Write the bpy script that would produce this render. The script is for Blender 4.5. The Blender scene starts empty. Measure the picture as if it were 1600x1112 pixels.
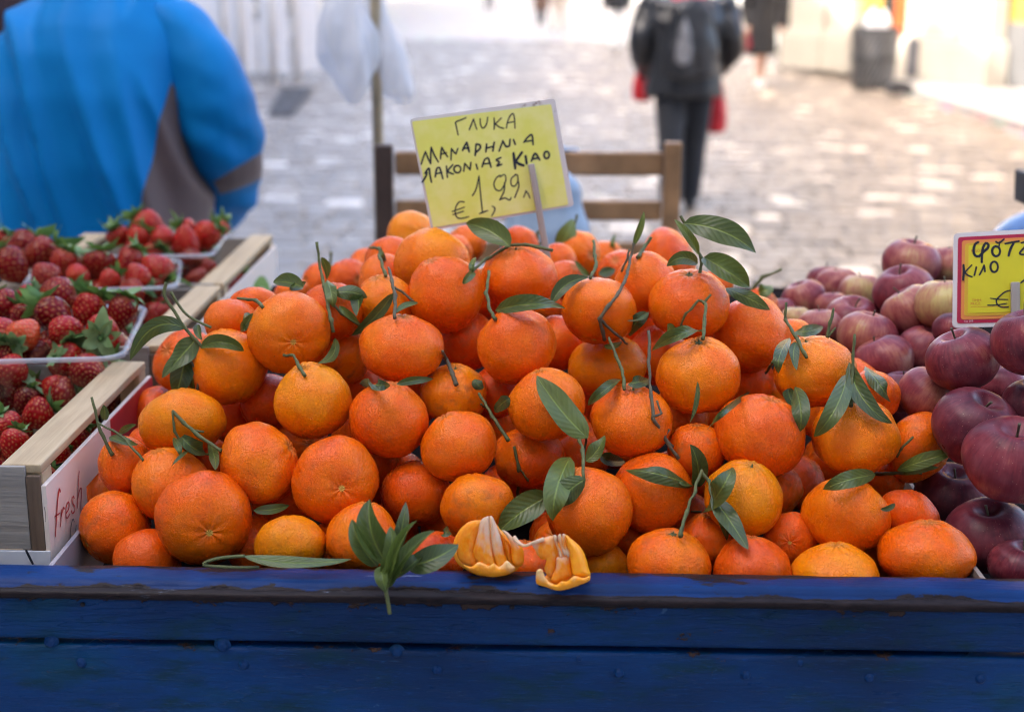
import bpy, bmesh, math, random
import numpy as np
from math import sin, cos, pi, radians, sqrt, atan2
from mathutils import Vector, Matrix, Quaternion, noise

random.seed(7)
scene = bpy.context.scene
C = scene.collection

# ---------------------------------------------------------------- camera
H = 1.5
F = 1600 * 50 / 36.0
PITCH, YAW, ROLL = radians(15.0), radians(0.77), radians(0.5)
cam_d = bpy.data.cameras.new("camera")
cam = bpy.data.objects.new("camera", cam_d)
C.objects.link(cam)
cam_d.lens, cam_d.sensor_width, cam_d.sensor_fit = 50, 36, 'HORIZONTAL'
cam_d.clip_start, cam_d.clip_end = 0.05, 600
fwd = Vector((-sin(YAW) * cos(PITCH), cos(YAW) * cos(PITCH), -sin(PITCH)))
right = fwd.cross(Vector((0, 0, 1))).normalized()
up = right.cross(fwd).normalized()
right, up = right * cos(ROLL) + up * sin(ROLL), up * cos(ROLL) - right * sin(ROLL)
EYE = Vector((0, 0, H))
cam.matrix_world = Matrix(((right.x, up.x, -fwd.x, EYE.x), (right.y, up.y, -fwd.y, EYE.y),
                           (right.z, up.z, -fwd.z, EYE.z), (0, 0, 0, 1)))
cam_d.dof.use_dof = True
cam_d.dof.focus_distance = 1.235
cam_d.dof.aperture_fstop = 4.6
cam_d.dof.aperture_blades = 0
scene.camera = cam

# ---------------------------------------------------------------- world, sun, exposure
SUN_EL, SUN_AZ = radians(40), radians(232)      # azimuth clockwise from +Y: behind and left of the camera
world = bpy.data.worlds.new("World")
scene.world = world
world.use_nodes = True
wn = world.node_tree.nodes
sky = wn.new('ShaderNodeTexSky')
sky.sky_type = 'NISHITA'
sky.sun_disc = False
sky.sun_elevation, sky.sun_rotation = SUN_EL, SUN_AZ
sky.altitude, sky.air_density, sky.dust_density, sky.ozone_density = 0, 0.75, 6.0, 0.0
world.node_tree.links.new(sky.outputs[0], wn['Background'].inputs[0])
wn['Background'].inputs[1].default_value = 0.15
sd = bpy.data.lights.new("sun", 'SUN')
sd.energy, sd.angle, sd.color = 2.0, radians(0.5), (1.0, 0.94, 0.86)
sun = bpy.data.objects.new("sun", sd)
C.objects.link(sun)
to_sun = Vector((sin(SUN_AZ) * cos(SUN_EL), cos(SUN_AZ) * cos(SUN_EL), sin(SUN_EL)))
sun.rotation_euler = to_sun.to_track_quat('Z', 'Y').to_euler()
sun.location = to_sun * 30
vs = scene.view_settings
vs.view_transform, vs.look, vs.gamma = 'Standard', 'None', 1.0
vs.use_curve_mapping = False
vs.exposure = 3.05
scene.cycles.max_bounces = 8
scene.cycles.diffuse_bounces = 4
scene.cycles.transparent_max_bounces = 12
scene.cycles.caustics_reflective = False
scene.cycles.caustics_refractive = False
scene.cycles.use_denoising = True
scene.cycles.filter_width = 1.05

# ---------------------------------------------------------------- pixel -> place
def ray(px, py):
    return fwd + right * ((px - 800) / F) - up * ((py - 556) / F)
def P(px, py, z):                       # at z metres along the lens axis
    return EYE + ray(px, py) * z
def onY(px, py, Y):
    r = ray(px, py)
    return EYE + r * (Y / r.y)
def onZ(px, py, h=0.0):
    r = ray(px, py)
    return EYE + r * ((h - H) / r.z)
def proj(p):
    d = p - EYE
    z = d.dot(fwd)
    return 800 + F * d.dot(right) / z, 556 - F * d.dot(up) / z, z

# ---------------------------------------------------------------- object helpers
def tag(o, label=None, cat=None, group=None, kind=None):
    if label: o['label'] = label
    if cat: o['category'] = cat
    if group: o['group'] = group
    if kind: o['kind'] = kind
    return o
def empty(name, loc, label=None, cat=None, group=None):
    o = bpy.data.objects.new(name, None)
    o.location = loc
    o.empty_display_size = 0.1
    C.objects.link(o)
    return tag(o, label, cat, group)
def child(o, parent):                   # keep o where it is in the world
    o.parent = parent
    o.matrix_parent_inverse = parent_matrix(parent).inverted()
    return o
def parent_matrix(o):
    m = o.matrix_basis.copy()
    if o.parent: m = parent_matrix(o.parent) @ o.matrix_parent_inverse @ m
    return m
def link(name, me, m=None, parent=None, smooth=False):
    if m is not None:
        me.materials.clear()
        for k in (m if isinstance(m, (list, tuple)) else [m]): me.materials.append(k)
    if smooth: me.polygons.foreach_set('use_smooth', [True] * len(me.polygons))
    o = bpy.data.objects.new(name, me)
    C.objects.link(o)
    if parent is not None: child(o, parent)
    return o
def mesh(name, v, f):
    me = bpy.data.meshes.new(name)
    me.from_pydata([tuple(x) for x in v], [], f)
    me.update()
    return me
def bm_mesh(bm, name='m'):
    me = bpy.data.meshes.new(name)
    bmesh.ops.recalc_face_normals(bm, faces=bm.faces)
    bm.to_mesh(me)
    bm.free()
    return me
def add_box(bm, c, s, rot=None, bevel=0.0, seg=2):
    r = bmesh.ops.create_cube(bm, size=1.0)
    vs_ = r['verts']
    bmesh.ops.scale(bm, vec=s, verts=vs_)
    if bevel:
        es = list({e for v in vs_ for e in v.link_edges})
        b = bmesh.ops.bevel(bm, geom=es, offset=bevel, segments=seg, affect='EDGES', profile=0.6)
        vs_ = list({v for f in b['faces'] for v in f.verts} | {v for v in vs_ if v.is_valid})
    M = Matrix.Translation(c) @ (rot.to_4x4() if rot is not None else Matrix.Identity(4))
    bmesh.ops.transform(bm, matrix=M, verts=vs_)
    return vs_
def box(name, c, s, m, parent=None, rot=None, bevel=0.003, seg=2, rough=0.0):
    bm = bmesh.new()
    add_box(bm, (0, 0, 0), s, None, bevel, seg)
    if rough:
        bmesh.ops.subdivide_edges(bm, edges=[e for e in bm.edges if e.calc_length() > 0.03], cuts=5, use_grid_fill=True)
        k = random.random() * 50
        for v in bm.verts:
            v.co += noise.noise_vector(v.co * 18 + Vector((k, k, k))) * rough
    me = bm_mesh(bm)
    o = bpy.data.objects.new(name, me)
    me.materials.append(m)
    o.matrix_basis = Matrix.Translation(c) @ (rot.to_4x4() if rot is not None else Matrix.Identity(4))
    C.objects.link(o)
    if parent is not None: child(o, parent)
    if rough: me.polygons.foreach_set('use_smooth', [True] * len(me.polygons))
    return o
def box_between(name, a, b, w, t, m, parent=None, n=Vector((0, 0, 1)), bevel=0.002, rough=0.0):
    """a bar from a to b, w wide, t thick along n"""
    a, b = Vector(a), Vector(b)
    x = (b - a).normalized()
    y = Vector(n).cross(x).normalized()
    zz = x.cross(y)
    R = Matrix((x, y, zz)).transposed()
    return box(name, (a + b) / 2, ((b - a).length, w, t), m, parent, R, bevel, 2, rough)
def tube_geo(pts, rad, sides=7, caps=True):
    pts = [Vector(p) for p in pts]
    n = len(pts)
    rr = rad if isinstance(rad, (list, tuple)) else [rad] * n
    v, f = [], []
    ref = None
    for i, p in enumerate(pts):
        d = (pts[min(i + 1, n - 1)] - pts[max(i - 1, 0)]).normalized()
        if ref is None:
            ref = d.orthogonal().normalized()
        ref = (ref - d * ref.dot(d)).normalized()
        s = d.cross(ref)
        for k in range(sides):
            a = 2 * pi * k / sides
            v.append(p + (ref * cos(a) + s * sin(a)) * rr[i])
    for i in range(n - 1):
        for k in range(sides):
            k2 = (k + 1) % sides
            f.append((i * sides + k, i * sides + k2, (i + 1) * sides + k2, (i + 1) * sides + k))
    if caps:
        f.append(tuple(range(sides))[::-1])
        f.append(tuple((n - 1) * sides + k for k in range(sides)))
    return v, f
def tube(name, pts, rad, m, parent=None, sides=7):
    v, f = tube_geo(pts, rad, sides)
    return link(name, mesh(name, v, f), m, parent, True)
def spline(pts, n=24):
    """Catmull-Rom through pts"""
    pts = [Vector(p) for p in pts]
    if len(pts) < 3:
        return [pts[0].lerp(pts[-1], i / n) for i in range(n + 1)]
    out = []
    segs = len(pts) - 1
    per = max(2, n // segs)
    for i in range(segs):
        p0, p1, p2, p3 = pts[max(i - 1, 0)], pts[i], pts[i + 1], pts[min(i + 2, segs)]
        for k in range(per):
            t = k / per
            out.append(0.5 * ((2 * p1) + (p2 - p0) * t + (2 * p0 - 5 * p1 + 4 * p2 - p3) * t * t + (3 * p1 - p0 - 3 * p2 + p3) * t ** 3))
    out.append(pts[-1])
    return out
def lathe(profile, seg=32, cap=True):
    """profile: list of (r, z), poles where r == 0"""
    v, f = [], []
    rings = []
    for r, z in profile:
        if r < 1e-6:
            rings.append([len(v)]); v.append((0, 0, z))
        else:
            rings.append(list(range(len(v), len(v) + seg)))
            v += [(r * cos(2 * pi * k / seg), r * sin(2 * pi * k / seg), z) for k in range(seg)]
    for a, b in zip(rings, rings[1:]):
        for k in range(seg):
            k2 = (k + 1) % seg
            if len(a) == 1 and len(b) == 1: continue
            if len(a) == 1: f.append((a[0], b[k], b[k2]))
            elif len(b) == 1: f.append((a[k2], a[k], b[0]))
            else: f.append((a[k2], a[k], b[k], b[k2]))
    return v, f

# ---------------------------------------------------------------- material helpers
class NB:
    def __init__(s, name):
        s.m = bpy.data.materials.new(name)
        s.m.use_nodes = True
        s.nt = s.m.node_tree
        s.n = s.nt.nodes
        s.p = s.n['Principled BSDF']
        s.out = s.n['Material Output']
        s._tc = None
    def link(s, a, b): s.nt.links.new(a, b)
    def val(s, sock, v):
        if hasattr(v, 'is_output') or isinstance(v, bpy.types.NodeSocket): s.link(v, sock)
        else: sock.default_value = (*v, 1) if isinstance(v, tuple) and len(v) == 3 and sock.type == 'RGBA' else v
    def coord(s, kind='Object'):
        if s._tc is None: s._tc = s.n.new('ShaderNodeTexCoord')
        return s._tc.outputs[kind]
    def pos(s):
        return s.n.new('ShaderNodeNewGeometry').outputs['Position']
    def rnd(s):
        return s.n.new('ShaderNodeObjectInfo').outputs['Random']
    def attr(s, name, obj=True, out='Fac'):
        a = s.n.new('ShaderNodeAttribute')
        a.attribute_type = 'OBJECT' if obj else 'GEOMETRY'
        a.attribute_name = name
        return a.outputs[out]
    def math(s, op, a, b=0.0, clamp=False):
        x = s.n.new('ShaderNodeMath'); x.operation = op; x.use_clamp = clamp
        s.val(x.inputs[0], a); s.val(x.inputs[1], b)
        return x.outputs[0]
    def vmath(s, op, a, b=(0, 0, 0)):
        x = s.n.new('ShaderNodeVectorMath'); x.operation = op
        s.val(x.inputs[0], a)
        if op == 'SCALE': s.val(x.inputs['Scale'], b)
        else: s.val(x.inputs[1], b)
        return x.outputs[0]
    def shifted(s, vec):                # texture space moved by the object's own random number
        r = s.math('MULTIPLY', s.rnd(), 40.0)
        c = s.n.new('ShaderNodeCombineXYZ')
        s.link(r, c.inputs[0]); s.link(r, c.inputs[1]); s.link(r, c.inputs[2])
        return s.vmath('ADD', vec, c.outputs[0])
    def mapping(s, vec, scale):
        x = s.n.new('ShaderNodeMapping'); s.link(vec, x.inputs[0]); x.inputs['Scale'].default_value = scale
        return x.outputs[0]
    def noise(s, vec, scale, detail=3, rough=0.5, dist=0.0):
        x = s.n.new('ShaderNodeTexNoise'); s.link(vec, x.inputs['Vector'])
        x.inputs['Scale'].default_value = scale; x.inputs['Detail'].default_value = detail
        x.inputs['Roughness'].default_value = rough; x.inputs['Distortion'].default_value = dist
        return x.outputs['Fac']
    def voronoi(s, vec, scale, feature='F1', out='Distance', rand=1.0):
        x = s.n.new('ShaderNodeTexVoronoi'); x.feature = feature; s.link(vec, x.inputs['Vector'])
        x.inputs['Scale'].default_value = scale; x.inputs['Randomness'].default_value = rand
        return x.outputs[out]
    def ramp(s, fac, stops, interp='LINEAR'):
        x = s.n.new('ShaderNodeValToRGB'); s.val(x.inputs[0], fac)
        cr = x.color_ramp; cr.interpolation = interp
        while len(cr.elements) < len(stops): cr.elements.new(0.5)
        for e, (p, c) in zip(cr.elements, stops):
            e.position = p
            e.color = (*c, 1) if isinstance(c, tuple) else (c, c, c, 1)
        return x.outputs[0]
    def mix(s, fac, a, b, mode='MIX'):
        x = s.n.new('ShaderNodeMix'); x.data_type = 'RGBA'; x.blend_type = mode
        s.val(x.inputs[0], fac); s.val(x.inputs[6], a); s.val(x.inputs[7], b)
        return x.outputs[2]
    def bump(s, h, strength=0.3, dist=0.002, normal=None):
        x = s.n.new('ShaderNodeBump'); s.link(h, x.inputs['Height'])
        x.inputs['Strength'].default_value = strength; x.inputs['Distance'].default_value = dist
        if normal is not None: s.link(normal, x.inputs['Normal'])
        s.link(x.outputs[0], s.p.inputs['Normal'])
        return x.outputs[0]
    def set(s, **k):
        names = dict(color='Base Color', rough='Roughness', metal='Metallic', spec='Specular IOR Level', sss='Subsurface Weight',
                     trans='Transmission Weight', coat='Coat Weight', sheen='Sheen Weight', alpha='Alpha', ior='IOR', coat_rough='Coat Roughness')
        for a, v in k.items(): s.val(s.p.inputs[names[a]], v)
        return s

def simple(name, color, rough=0.6, var=0.25, scale=8.0, bump=0.0, bscale=60.0, metal=0.0, spec=0.5, bdist=0.002):
    b = NB(name)
    c = b.coord()
    f = b.noise(b.shifted(c), scale, 4, 0.6)
    lo = tuple(x * (1 - var) for x in color); hi = tuple(min(1, x * (1 + var)) for x in color)
    b.set(color=b.ramp(f, [(0.3, lo), (0.7, hi)]), rough=rough, metal=metal, spec=spec)
    if bump: b.bump(b.noise(c, bscale, 4, 0.6), bump, bdist)
    return b.m
# ================================================================ materials of the setting
def m_stone(name, base, warm, var=0.35):
    b = NB(name)
    c = b.pos()
    t = b.attr('tint', False)
    n1 = b.noise(c, 9, 4, 0.6)
    n2 = b.noise(c, 0.35, 2, 0.5)
    col = b.ramp(t, [(0.0, tuple(x * 0.55 for x in base)), (0.5, base), (0.85, tuple(min(1, x * 1.45) for x in base)), (1.0, (0.78, 0.75, 0.71))])
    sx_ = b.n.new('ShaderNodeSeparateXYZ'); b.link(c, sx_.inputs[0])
    sun_warmth = b.ramp(b.math('ADD', b.math('MULTIPLY', sx_.outputs[0], .22), b.math('ADD', .3, b.math('MULTIPLY', n2, .4))), [(.2, (.86, .90, .97)), (.75, (1.18, 1.02, .82))])  # warmer, brighter tint to the right stands in for sunlight on the paving
    col = b.mix(1.0, col, sun_warmth, 'MULTIPLY')
    col = b.mix(b.math('MULTIPLY', n1, 0.5), col, (0.16, 0.14, 0.13))
    b.set(color=col, rough=b.ramp(n1, [(0.3, 0.35), (0.7, 0.6)]), spec=0.5)
    b.bump(b.noise(c, 60, 4, 0.7), 0.35, 0.004)
    return b.m
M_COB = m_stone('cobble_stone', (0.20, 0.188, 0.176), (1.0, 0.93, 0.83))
M_COB1 = None
def m_cob_single():
    b = NB('cobble_stone_single')
    c = b.pos()
    t = b.attr('tint', True)
    n1 = b.noise(c, 9, 4, 0.6); n2 = b.noise(c, 0.35, 2, 0.5)
    base = (0.20, 0.188, 0.176)
    col = b.ramp(t, [(0.0, tuple(x * 0.55 for x in base)), (0.5, base), (0.85, tuple(min(1, x * 1.45) for x in base)), (1.0, (0.78, 0.75, 0.71))])
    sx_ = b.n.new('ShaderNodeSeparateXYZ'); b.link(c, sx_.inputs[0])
    sun_warmth = b.ramp(b.math('ADD', b.math('MULTIPLY', sx_.outputs[0], .22), b.math('ADD', .3, b.math('MULTIPLY', n2, .4))), [(.2, (.86, .90, .97)), (.75, (1.18, 1.02, .82))])  # same sun warmth put into the stone colour, growing along X
    col = b.mix(1.0, col, sun_warmth, 'MULTIPLY')
    col = b.mix(b.math('MULTIPLY', n1, 0.5), col, (0.16, 0.14, 0.13))
    b.set(color=col, rough=b.ramp(n1, [(0.3, 0.35), (0.7, 0.6)]))
    b.bump(b.noise(c, 60, 4, 0.7), 0.35, 0.004)
    return b.m
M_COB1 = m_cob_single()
def m_ground():
    b = NB('street_ground')
    c = b.pos()
    v = b.voronoi(b.mapping(c, (4.6, 5.6, 1)), 1.0, 'F1', 'Color')
    d = b.noise(c, 6, 4, 0.6)
    col = b.mix(0.35, b.ramp(d, [(0.3, (0.30, 0.28, 0.26)), (0.7, (0.44, 0.42, 0.40))]), v, 'SOFT_LIGHT')
    b.set(color=col, rough=0.6)
    b.bump(d, 0.4, 0.01)
    return b.m
M_GROUND = m_ground()
M_MARBLE = simple('pale_paving', (0.45, 0.43, 0.40), 0.45, 0.12, 3, 0.1, 30)
M_PLASTER_W = simple('white_plaster', (0.42, 0.39, 0.33), 0.7, 0.06, 2, 0.1, 40)
M_PLASTER_Y = simple('ochre_plaster', (0.36, 0.20, 0.04), 0.75, 0.1, 2, 0.1, 40)
M_PLASTER_G = simple('darkened_grey_plaster', (0.10, 0.10, 0.102), 0.75, 0.1, 1.2, 0.15, 30)  # dado grey darkened so the recesses between pilasters read as shaded
M_PLASTER_S = simple('old_plaster', (0.62, 0.60, 0.57), 0.8, 0.12, 0.6, 0.15, 20)
M_GLASS_D = simple('dark_shop_glass', (0.02, 0.03, 0.028), 0.12, 0.3, 1.0)
M_DOOR = simple('red_brown_wood', (0.32, 0.075, 0.02), 0.45, 0.25, 6)
M_BLACKMETAL = simple('black_metal', (0.03, 0.032, 0.035), 0.4, 0.3, 10)
M_WHITEPOLE = simple('white_painted_metal', (0.75, 0.75, 0.74), 0.5, 0.08, 4)
M_BOARD = simple('pale_hoarding', (0.66, 0.69, 0.74), 0.55, 0.06, 2)

# ================================================================ ground
def grid_plane(name, x0, x1, y0, y1, z, m, kind='structure'):
    o = link(name, mesh(name, [(x0, y0, z), (x1, y0, z), (x1, y1, z), (x0, y1, z)], [(0, 1, 2, 3)]), m)
    o['kind'] = kind
    return o
ground = grid_plane('ground', -120, 120, -60, 240, -0.03, simple('earth_bed', (0.25, 0.23, 0.21), 0.9))
street = grid_plane('street', -9.0, 4.9, -30, 120, 0.0, M_GROUND)
rs = random.Random(3)
SHAPES = []
def cobble_geo(w, d, h, r):
    j = lambda k: r.uniform(-k, k)
    b = 0.012
    base = [(-w/2, -d/2), (w/2, -d/2), (w/2, d/2), (-w/2, d/2)]
    base = [(x + j(.008), y + j(.008)) for x, y in base]
    v = [(x, y, -0.01) for x, y in base] + [(x, y, h * 0.55) for x, y in base] + [(x * (1 - 2*b/w), y * (1 - 2*b/d), h + j(.003)) for x, y in base]
    f = [(8, 9, 10, 11)]
    for a in (0, 4):
        for k in range(4):
            k2 = (k + 1) % 4
            f.append((a + k, a + k2, a + 4 + k2, a + 4 + k))
    return v, f
for k in range(10):
    v, f = cobble_geo(1.0 * 0.2, 0.165, 0.022, rs)
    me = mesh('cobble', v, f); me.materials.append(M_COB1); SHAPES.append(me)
cv, cf, ct = [], [], []
single = 0
row_y = 4.0
while row_y < 34:
    d = rs.uniform(0.15, 0.2)
    x = max(-8.9, -0.42 * row_y - 1.6 + rs.uniform(0, .2))
    xe = min(4.88, 0.42 * row_y + 1.6)
    while x < xe:
        w = rs.choice((0.14, 0.17, 0.2, 0.22, 0.26))
        if x + w > 4.9: break
        cx, cy = x + w / 2, row_y + d / 2
        tint = min(1, max(0, rs.gauss(0.45, 0.2) + (0.4 if rs.random() < 0.12 else 0)))
        px, py, _ = proj(Vector((cx, cy, 0)))
        seen = (385 < px < 585 and py < 445) or (1060 < px < 1602 and py < 425) or (620 < px < 1040 and py < 360)
        h = rs.uniform(0.015, 0.028)
        if seen and single < 300 and cy > 6.2:
            o = bpy.data.objects.new('cobble', rs.choice(SHAPES))
            o.location = (cx, cy, 0); o.scale = ((w - .012) / .2, (d - .012) / .165, h / .022)
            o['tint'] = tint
            C.objects.link(o); o.parent = street
            single += 1
        else:
            v, f = cobble_geo(w - .012, d - .012, h, rs)
            n = len(cv)
            cv += [(a + cx, b_ + cy, c_) for a, b_, c_ in v]
            cf += [tuple(i + n for i in q) for q in f]
            ct += [tint] * len(f)
        x += w
    row_y += d
me = mesh('cobbles', cv, cf)
at = me.attributes.new('tint', 'FLOAT', 'FACE'); at.data.foreach_set('value', ct)
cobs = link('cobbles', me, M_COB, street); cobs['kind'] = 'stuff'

pave = box('sidewalk', (8.4, 38, 0.04), (6.99, 90, 0.10), M_GROUND, None, None, 0.0); pave['kind'] = 'structure'
kerbm = simple('kerb_stone', (0.42, 0.40, 0.38), 0.6, 0.15, 2, 0.2, 20)
slab_mesh = []
for k in range(4):
    bm = bmesh.new(); add_box(bm, (0, 0, 0), (0.79, 0.79, 0.03), None, 0.006, 1)
    me = bm_mesh(bm); me.materials.append(M_MARBLE); slab_mesh.append(me)
for i in range(3):
    for j_ in range(26):
        o = bpy.data.objects.new('slab', slab_mesh[(i + j_) % 4])
        o.location = (5.55 + i * 0.8, 10 + j_ * 0.8, 0.092 + rs.uniform(-.003, .003))
        C.objects.link(o); child(o, pave)
for j_ in range(24):
    bm = bmesh.new(); add_box(bm, (0, 0, 0), (0.2, 0.985, 0.13), None, 0.012, 2)
    o = link('kerb_stone', bm_mesh(bm), kerbm); o.location = (5.01, 9.5 + j_, 0.048); child(o, pave)

# ================================================================ buildings
def prism(bm, x0, x1, y0, y1, z0, z1, bevel=0.0):
    add_box(bm, ((x0+x1)/2, (y0+y1)/2, (z0+z1)/2), (x1-x0, y1-y0, z1-z0), None, bevel, 1)
# arcade building at the right, turned a little towards the street
p0, p1 = onZ(1600, 143, 0.1), onZ(1240, 104, 0.1)
fu = Vector((p1.x - p0.x, p1.y - p0.y, 0)).normalized()        # along the front, away from the camera
fn = Vector((-fu.y, fu.x, 0))
if fn.dot(EYE - p0) < 0: fn = -fn
def fpos(px):                                                  # distance along the front for a picture column
    r = ray(px, 110)
    t = (p0 - EYE).dot(fn) / r.dot(fn)
    return (EYE + r * t - p0).dot(fu)
FR = Matrix(((fu.x, fn.x, 0), (fu.y, fn.y, 0), (0, 0, 1))).to_3x3()   # u along, n outwards
bld = empty('arcade_building', (p0.x, p0.y, 0.1), 'sunlit ochre building with white pilasters and a dark shop window', 'building')
def fbox(name, u0, u1, n0, n1, z0, z1, m, parent=bld, bevel=0.01):
    R = FR
    c = Vector((p0.x, p0.y, 0)) + fu * ((u0+u1)/2) + fn * ((n0+n1)/2) + Vector((0, 0, (z0+z1)/2))
    Rm = R.copy()
    if Rm.determinant() < 0: Rm = Matrix((R.col[0], R.col[1], -R.col[2])).transposed()
    return box(name, c, (abs(u1-u0), abs(n1-n0), z1-z0), m, parent, Rm, bevel, 1)
def U(a): return fpos(a)
fbox('wall', U(1600), U(1512), -0.6, -0.20, 0.95, 8.5, M_PLASTER_Y, bevel=0)
fbox('dado', U(1600), U(1512), -0.6, -0.16, 0.1, 0.95, M_PLASTER_G, bevel=.01)
fbox('wall', U(1512), U(1430), -0.6, -0.05, 0.1, 8.5, M_PLASTER_Y, bevel=0)
fbox('wall', U(1362), U(1232), -0.6, -0.12, 0.95, 8.5, M_PLASTER_Y, bevel=0)
fbox('dado', U(1362), U(1232), -0.6, -0.08, 0.1, 0.95, M_PLASTER_G, bevel=.01)
fbox('wall', U(1430), U(1362), -0.6, -0.1, 3.0, 8.5, M_PLASTER_Y, bevel=0)
fbox('wall', U(1600) - 5.0, U(1600) - 2.2, -0.6, -0.20, 0.1, 8.5, M_PLASTER_Y, bevel=0)
fbox('wall', U(1600) - 2.2, U(1600), -0.6, -0.20, 3.0, 8.5, M_PLASTER_Y, bevel=0)
fbox('shop_window', U(1600) - 2.2, U(1600), -0.55, -0.45, 0.12, 3.0, M_GLASS_D, bevel=0)
win = fbox('shop_window', U(1408), U(1362), -0.45, -0.14, 0.12, 3.0, M_GLASS_D, bevel=0)
door = fbox('door', U(1430), U(1406), -0.45, -0.08, 0.12, 3.0, M_DOOR, bevel=.01)
fbox('door_frame', U(1422), U(1398), -0.35, 0.10, 0.12, 3.02, M_DOOR, bevel=.01)
for a, b_, n in ((1292, 1240, 0.14), (1332, 1297, 0.1), (1504, 1424, 0.16), (1556, 1512, 0.16)):
    pl = fbox('pilaster', U(b_) if False else U(a), U(b_), -0.12, n, 0.62, 8.3, M_PLASTER_W)
    e = 0.09
    fbox('plinth', U(a) - e, U(b_) + e, -0.12, n + 0.09, 0.1, 0.62, M_PLASTER_W, pl)
    fbox('plinth_cap', U(a) - e*.6, U(b_) + e*.6, -0.12, n + 0.05, 0.62, 0.70, M_PLASTER_W, pl)
    fbox('capital', U(a) - e, U(b_) + e, -0.12, n + 0.08, 4.3, 4.55, M_PLASTER_W, pl)
fbox('cornice', U(1600) - 5, U(1232), -0.6, 0.3, 8.5, 8.8, M_PLASTER_W)
# small arched dark opening in the broad pilaster
cu = (U(1446), U(1446) + 0.0)
v, f = [], []
n = 14
for dn in (0.0, 0.02):
    for k in range(n + 1):
        a = pi * k / n
        v.append((cos(a) * 0.12, dn, 0.42 + sin(a) * 0.14))
    v.append((-0.12, dn, 0.0)); v.append((0.12, dn, 0.0))
N = n + 3
f.append(tuple(range(N, 2 * N))); f.append(tuple(range(N))[::-1])
for k in range(N): f.append((k, (k + 1) % N, N + (k + 1) % N, N + k))
org = Vector((p0.x, p0.y, 0.16)) + fu * U(1448) + fn * 0.25
vv = [org + fu * a + fn * b_ + Vector((0, 0, c)) for a, b_, c in v]
nich = link('arched_vent', mesh('arched_vent', vv, f), simple('grey_vent', (0.10, 0.10, 0.11), 0.6), bld)

# long row along the left of the street: shades the stall
def street_house(y0, y1, x0, x1, h, m, label, seedk):
    e = empty('shading_row_house', ((x0+x1)/2, (y0+y1)/2, 0), label, 'building', 'houses along the shaded side of the street')
    bm = bmesh.new(); prism(bm, x0, x1, y0, y1, -0.02, h)
    link('wall', bm_mesh(bm), m, e)
    bm = bmesh.new(); prism(bm, x0 - .1, x1 + .25, y0, y1, h, h + .3)
    link('cornice', bm_mesh(bm), M_PLASTER_W, e)
    n = max(2, int((y1 - y0) / 2.6))
    for fl in range(4):
        for k in range(n):
            yc = y0 + (k + .5) * (y1 - y0) / n
            z0 = 0.3 if fl == 0 else 0.9 + fl * 3.5
            hh = 2.6 if fl == 0 else 1.9
            fr = box('window', (x1 + .02, yc, z0 + hh/2), (0.1, 1.3, hh), M_WHITEPOLE, e, None, 0.01, 1)
            box('pane', (x1 + .075, yc, z0 + hh/2), (0.02, 1.1, hh - .2), M_GLASS_D, fr, None, 0.0)
    return e
ys = [-34, -20, -6, 9, 24, 40, 58, 80]
hl = ['pale plaster house standing beside the shaded end of the street'] * 7
for k in range(7):
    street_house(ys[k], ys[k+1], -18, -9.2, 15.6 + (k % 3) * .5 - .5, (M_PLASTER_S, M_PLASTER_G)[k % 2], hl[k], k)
for k, (x0, x1, h) in enumerate(((-9, 2, 12.5), (2.2, 12, 11.0), (12.2, 24, 13))):  # unseen houses added behind the camera to block front sky light
    e = empty('shading_row_house', ((x0 + x1)/2, -8.8, 0), 'plaster house behind the photographer, across from the fruit cart', 'building', 'houses behind the photographer')
    bm = bmesh.new(); prism(bm, x0, x1, -13, -4.6, -.02, h + 3); link('wall', bm_mesh(bm), M_PLASTER_S, e)
    for i in range(3):
        fr = box('window', (x0 + 2 + i * 3, -4.58, 1.7), (1.4, .1, 2.8), M_WHITEPOLE, e, None, .01, 1)
        box('pane', (x0 + 2 + i * 3, -4.52, 1.7), (1.1, .02, 2.5), M_GLASS_D, fr, None, 0)
end = empty('end_house', (2, 90, 0), 'pale building closing the far end of the street', 'building')
bm = bmesh.new(); prism(bm, -14, 22, 86, 94, 0, 14); link('wall', bm_mesh(bm), M_PLASTER_S, end)
for k in range(9):
    fr = box('window', (-11 + k * 3.6, 85.98, 1.6), (1.6, .1, 2.6), M_WHITEPOLE, end, None, 0.01, 1)
    box('pane', (-11 + k * 3.6, 85.92, 1.6), (1.3, .02, 2.3), M_GLASS_D, fr, None, 0)
# the buildings on that sunny side further away
far = empty('sunny_house', (8, 45, 0), 'bright sunlit house beyond the arcade building', 'building')
bm = bmesh.new(); prism(bm, 6.2, 16, 32, 70, 0.05, 10); link('wall', bm_mesh(bm), M_PLASTER_W, far)
for k in range(10):
    fr = box('window', (6.16, 34 + k * 3.6, 1.7), (.1, 1.5, 2.8), M_WHITEPOLE, far, None, 0.01, 1)
    box('pane', (6.1, 34 + k * 3.6, 1.7), (.02, 1.2, 2.5), M_GLASS_D, fr, None, 0)

# white hoarding with poles, far left
q0, q1 = onZ(300, 133), onZ(505, 128)
hd = (q1 - q0); hd.z = 0; L = hd.length; hd.normalize()
hoard = empty('hoarding', q0, 'pale blue white hoarding on thin white poles behind the man', 'fence')
for k in range(4):
    a, b_ = q0 + hd * (L * k / 4 + .04), q0 + hd * (L * (k + 1) / 4 - .04)
    box_between('panel', a + Vector((0, 0, 1.15)), b_ + Vector((0, 0, 1.15)), 0.04, 2.0, M_BOARD, hoard, Vector((0, 0, 1)))
for px in (352, 377, 425, 462):
    g = q0 + hd * ((px - 300) / 205 * L) + Vector((0.02, -0.06, 0))
    pl = tube('pole', [g, g + Vector((0, 0, 2.6))], 0.045, M_WHITEPOLE, hoard, 10)
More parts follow.
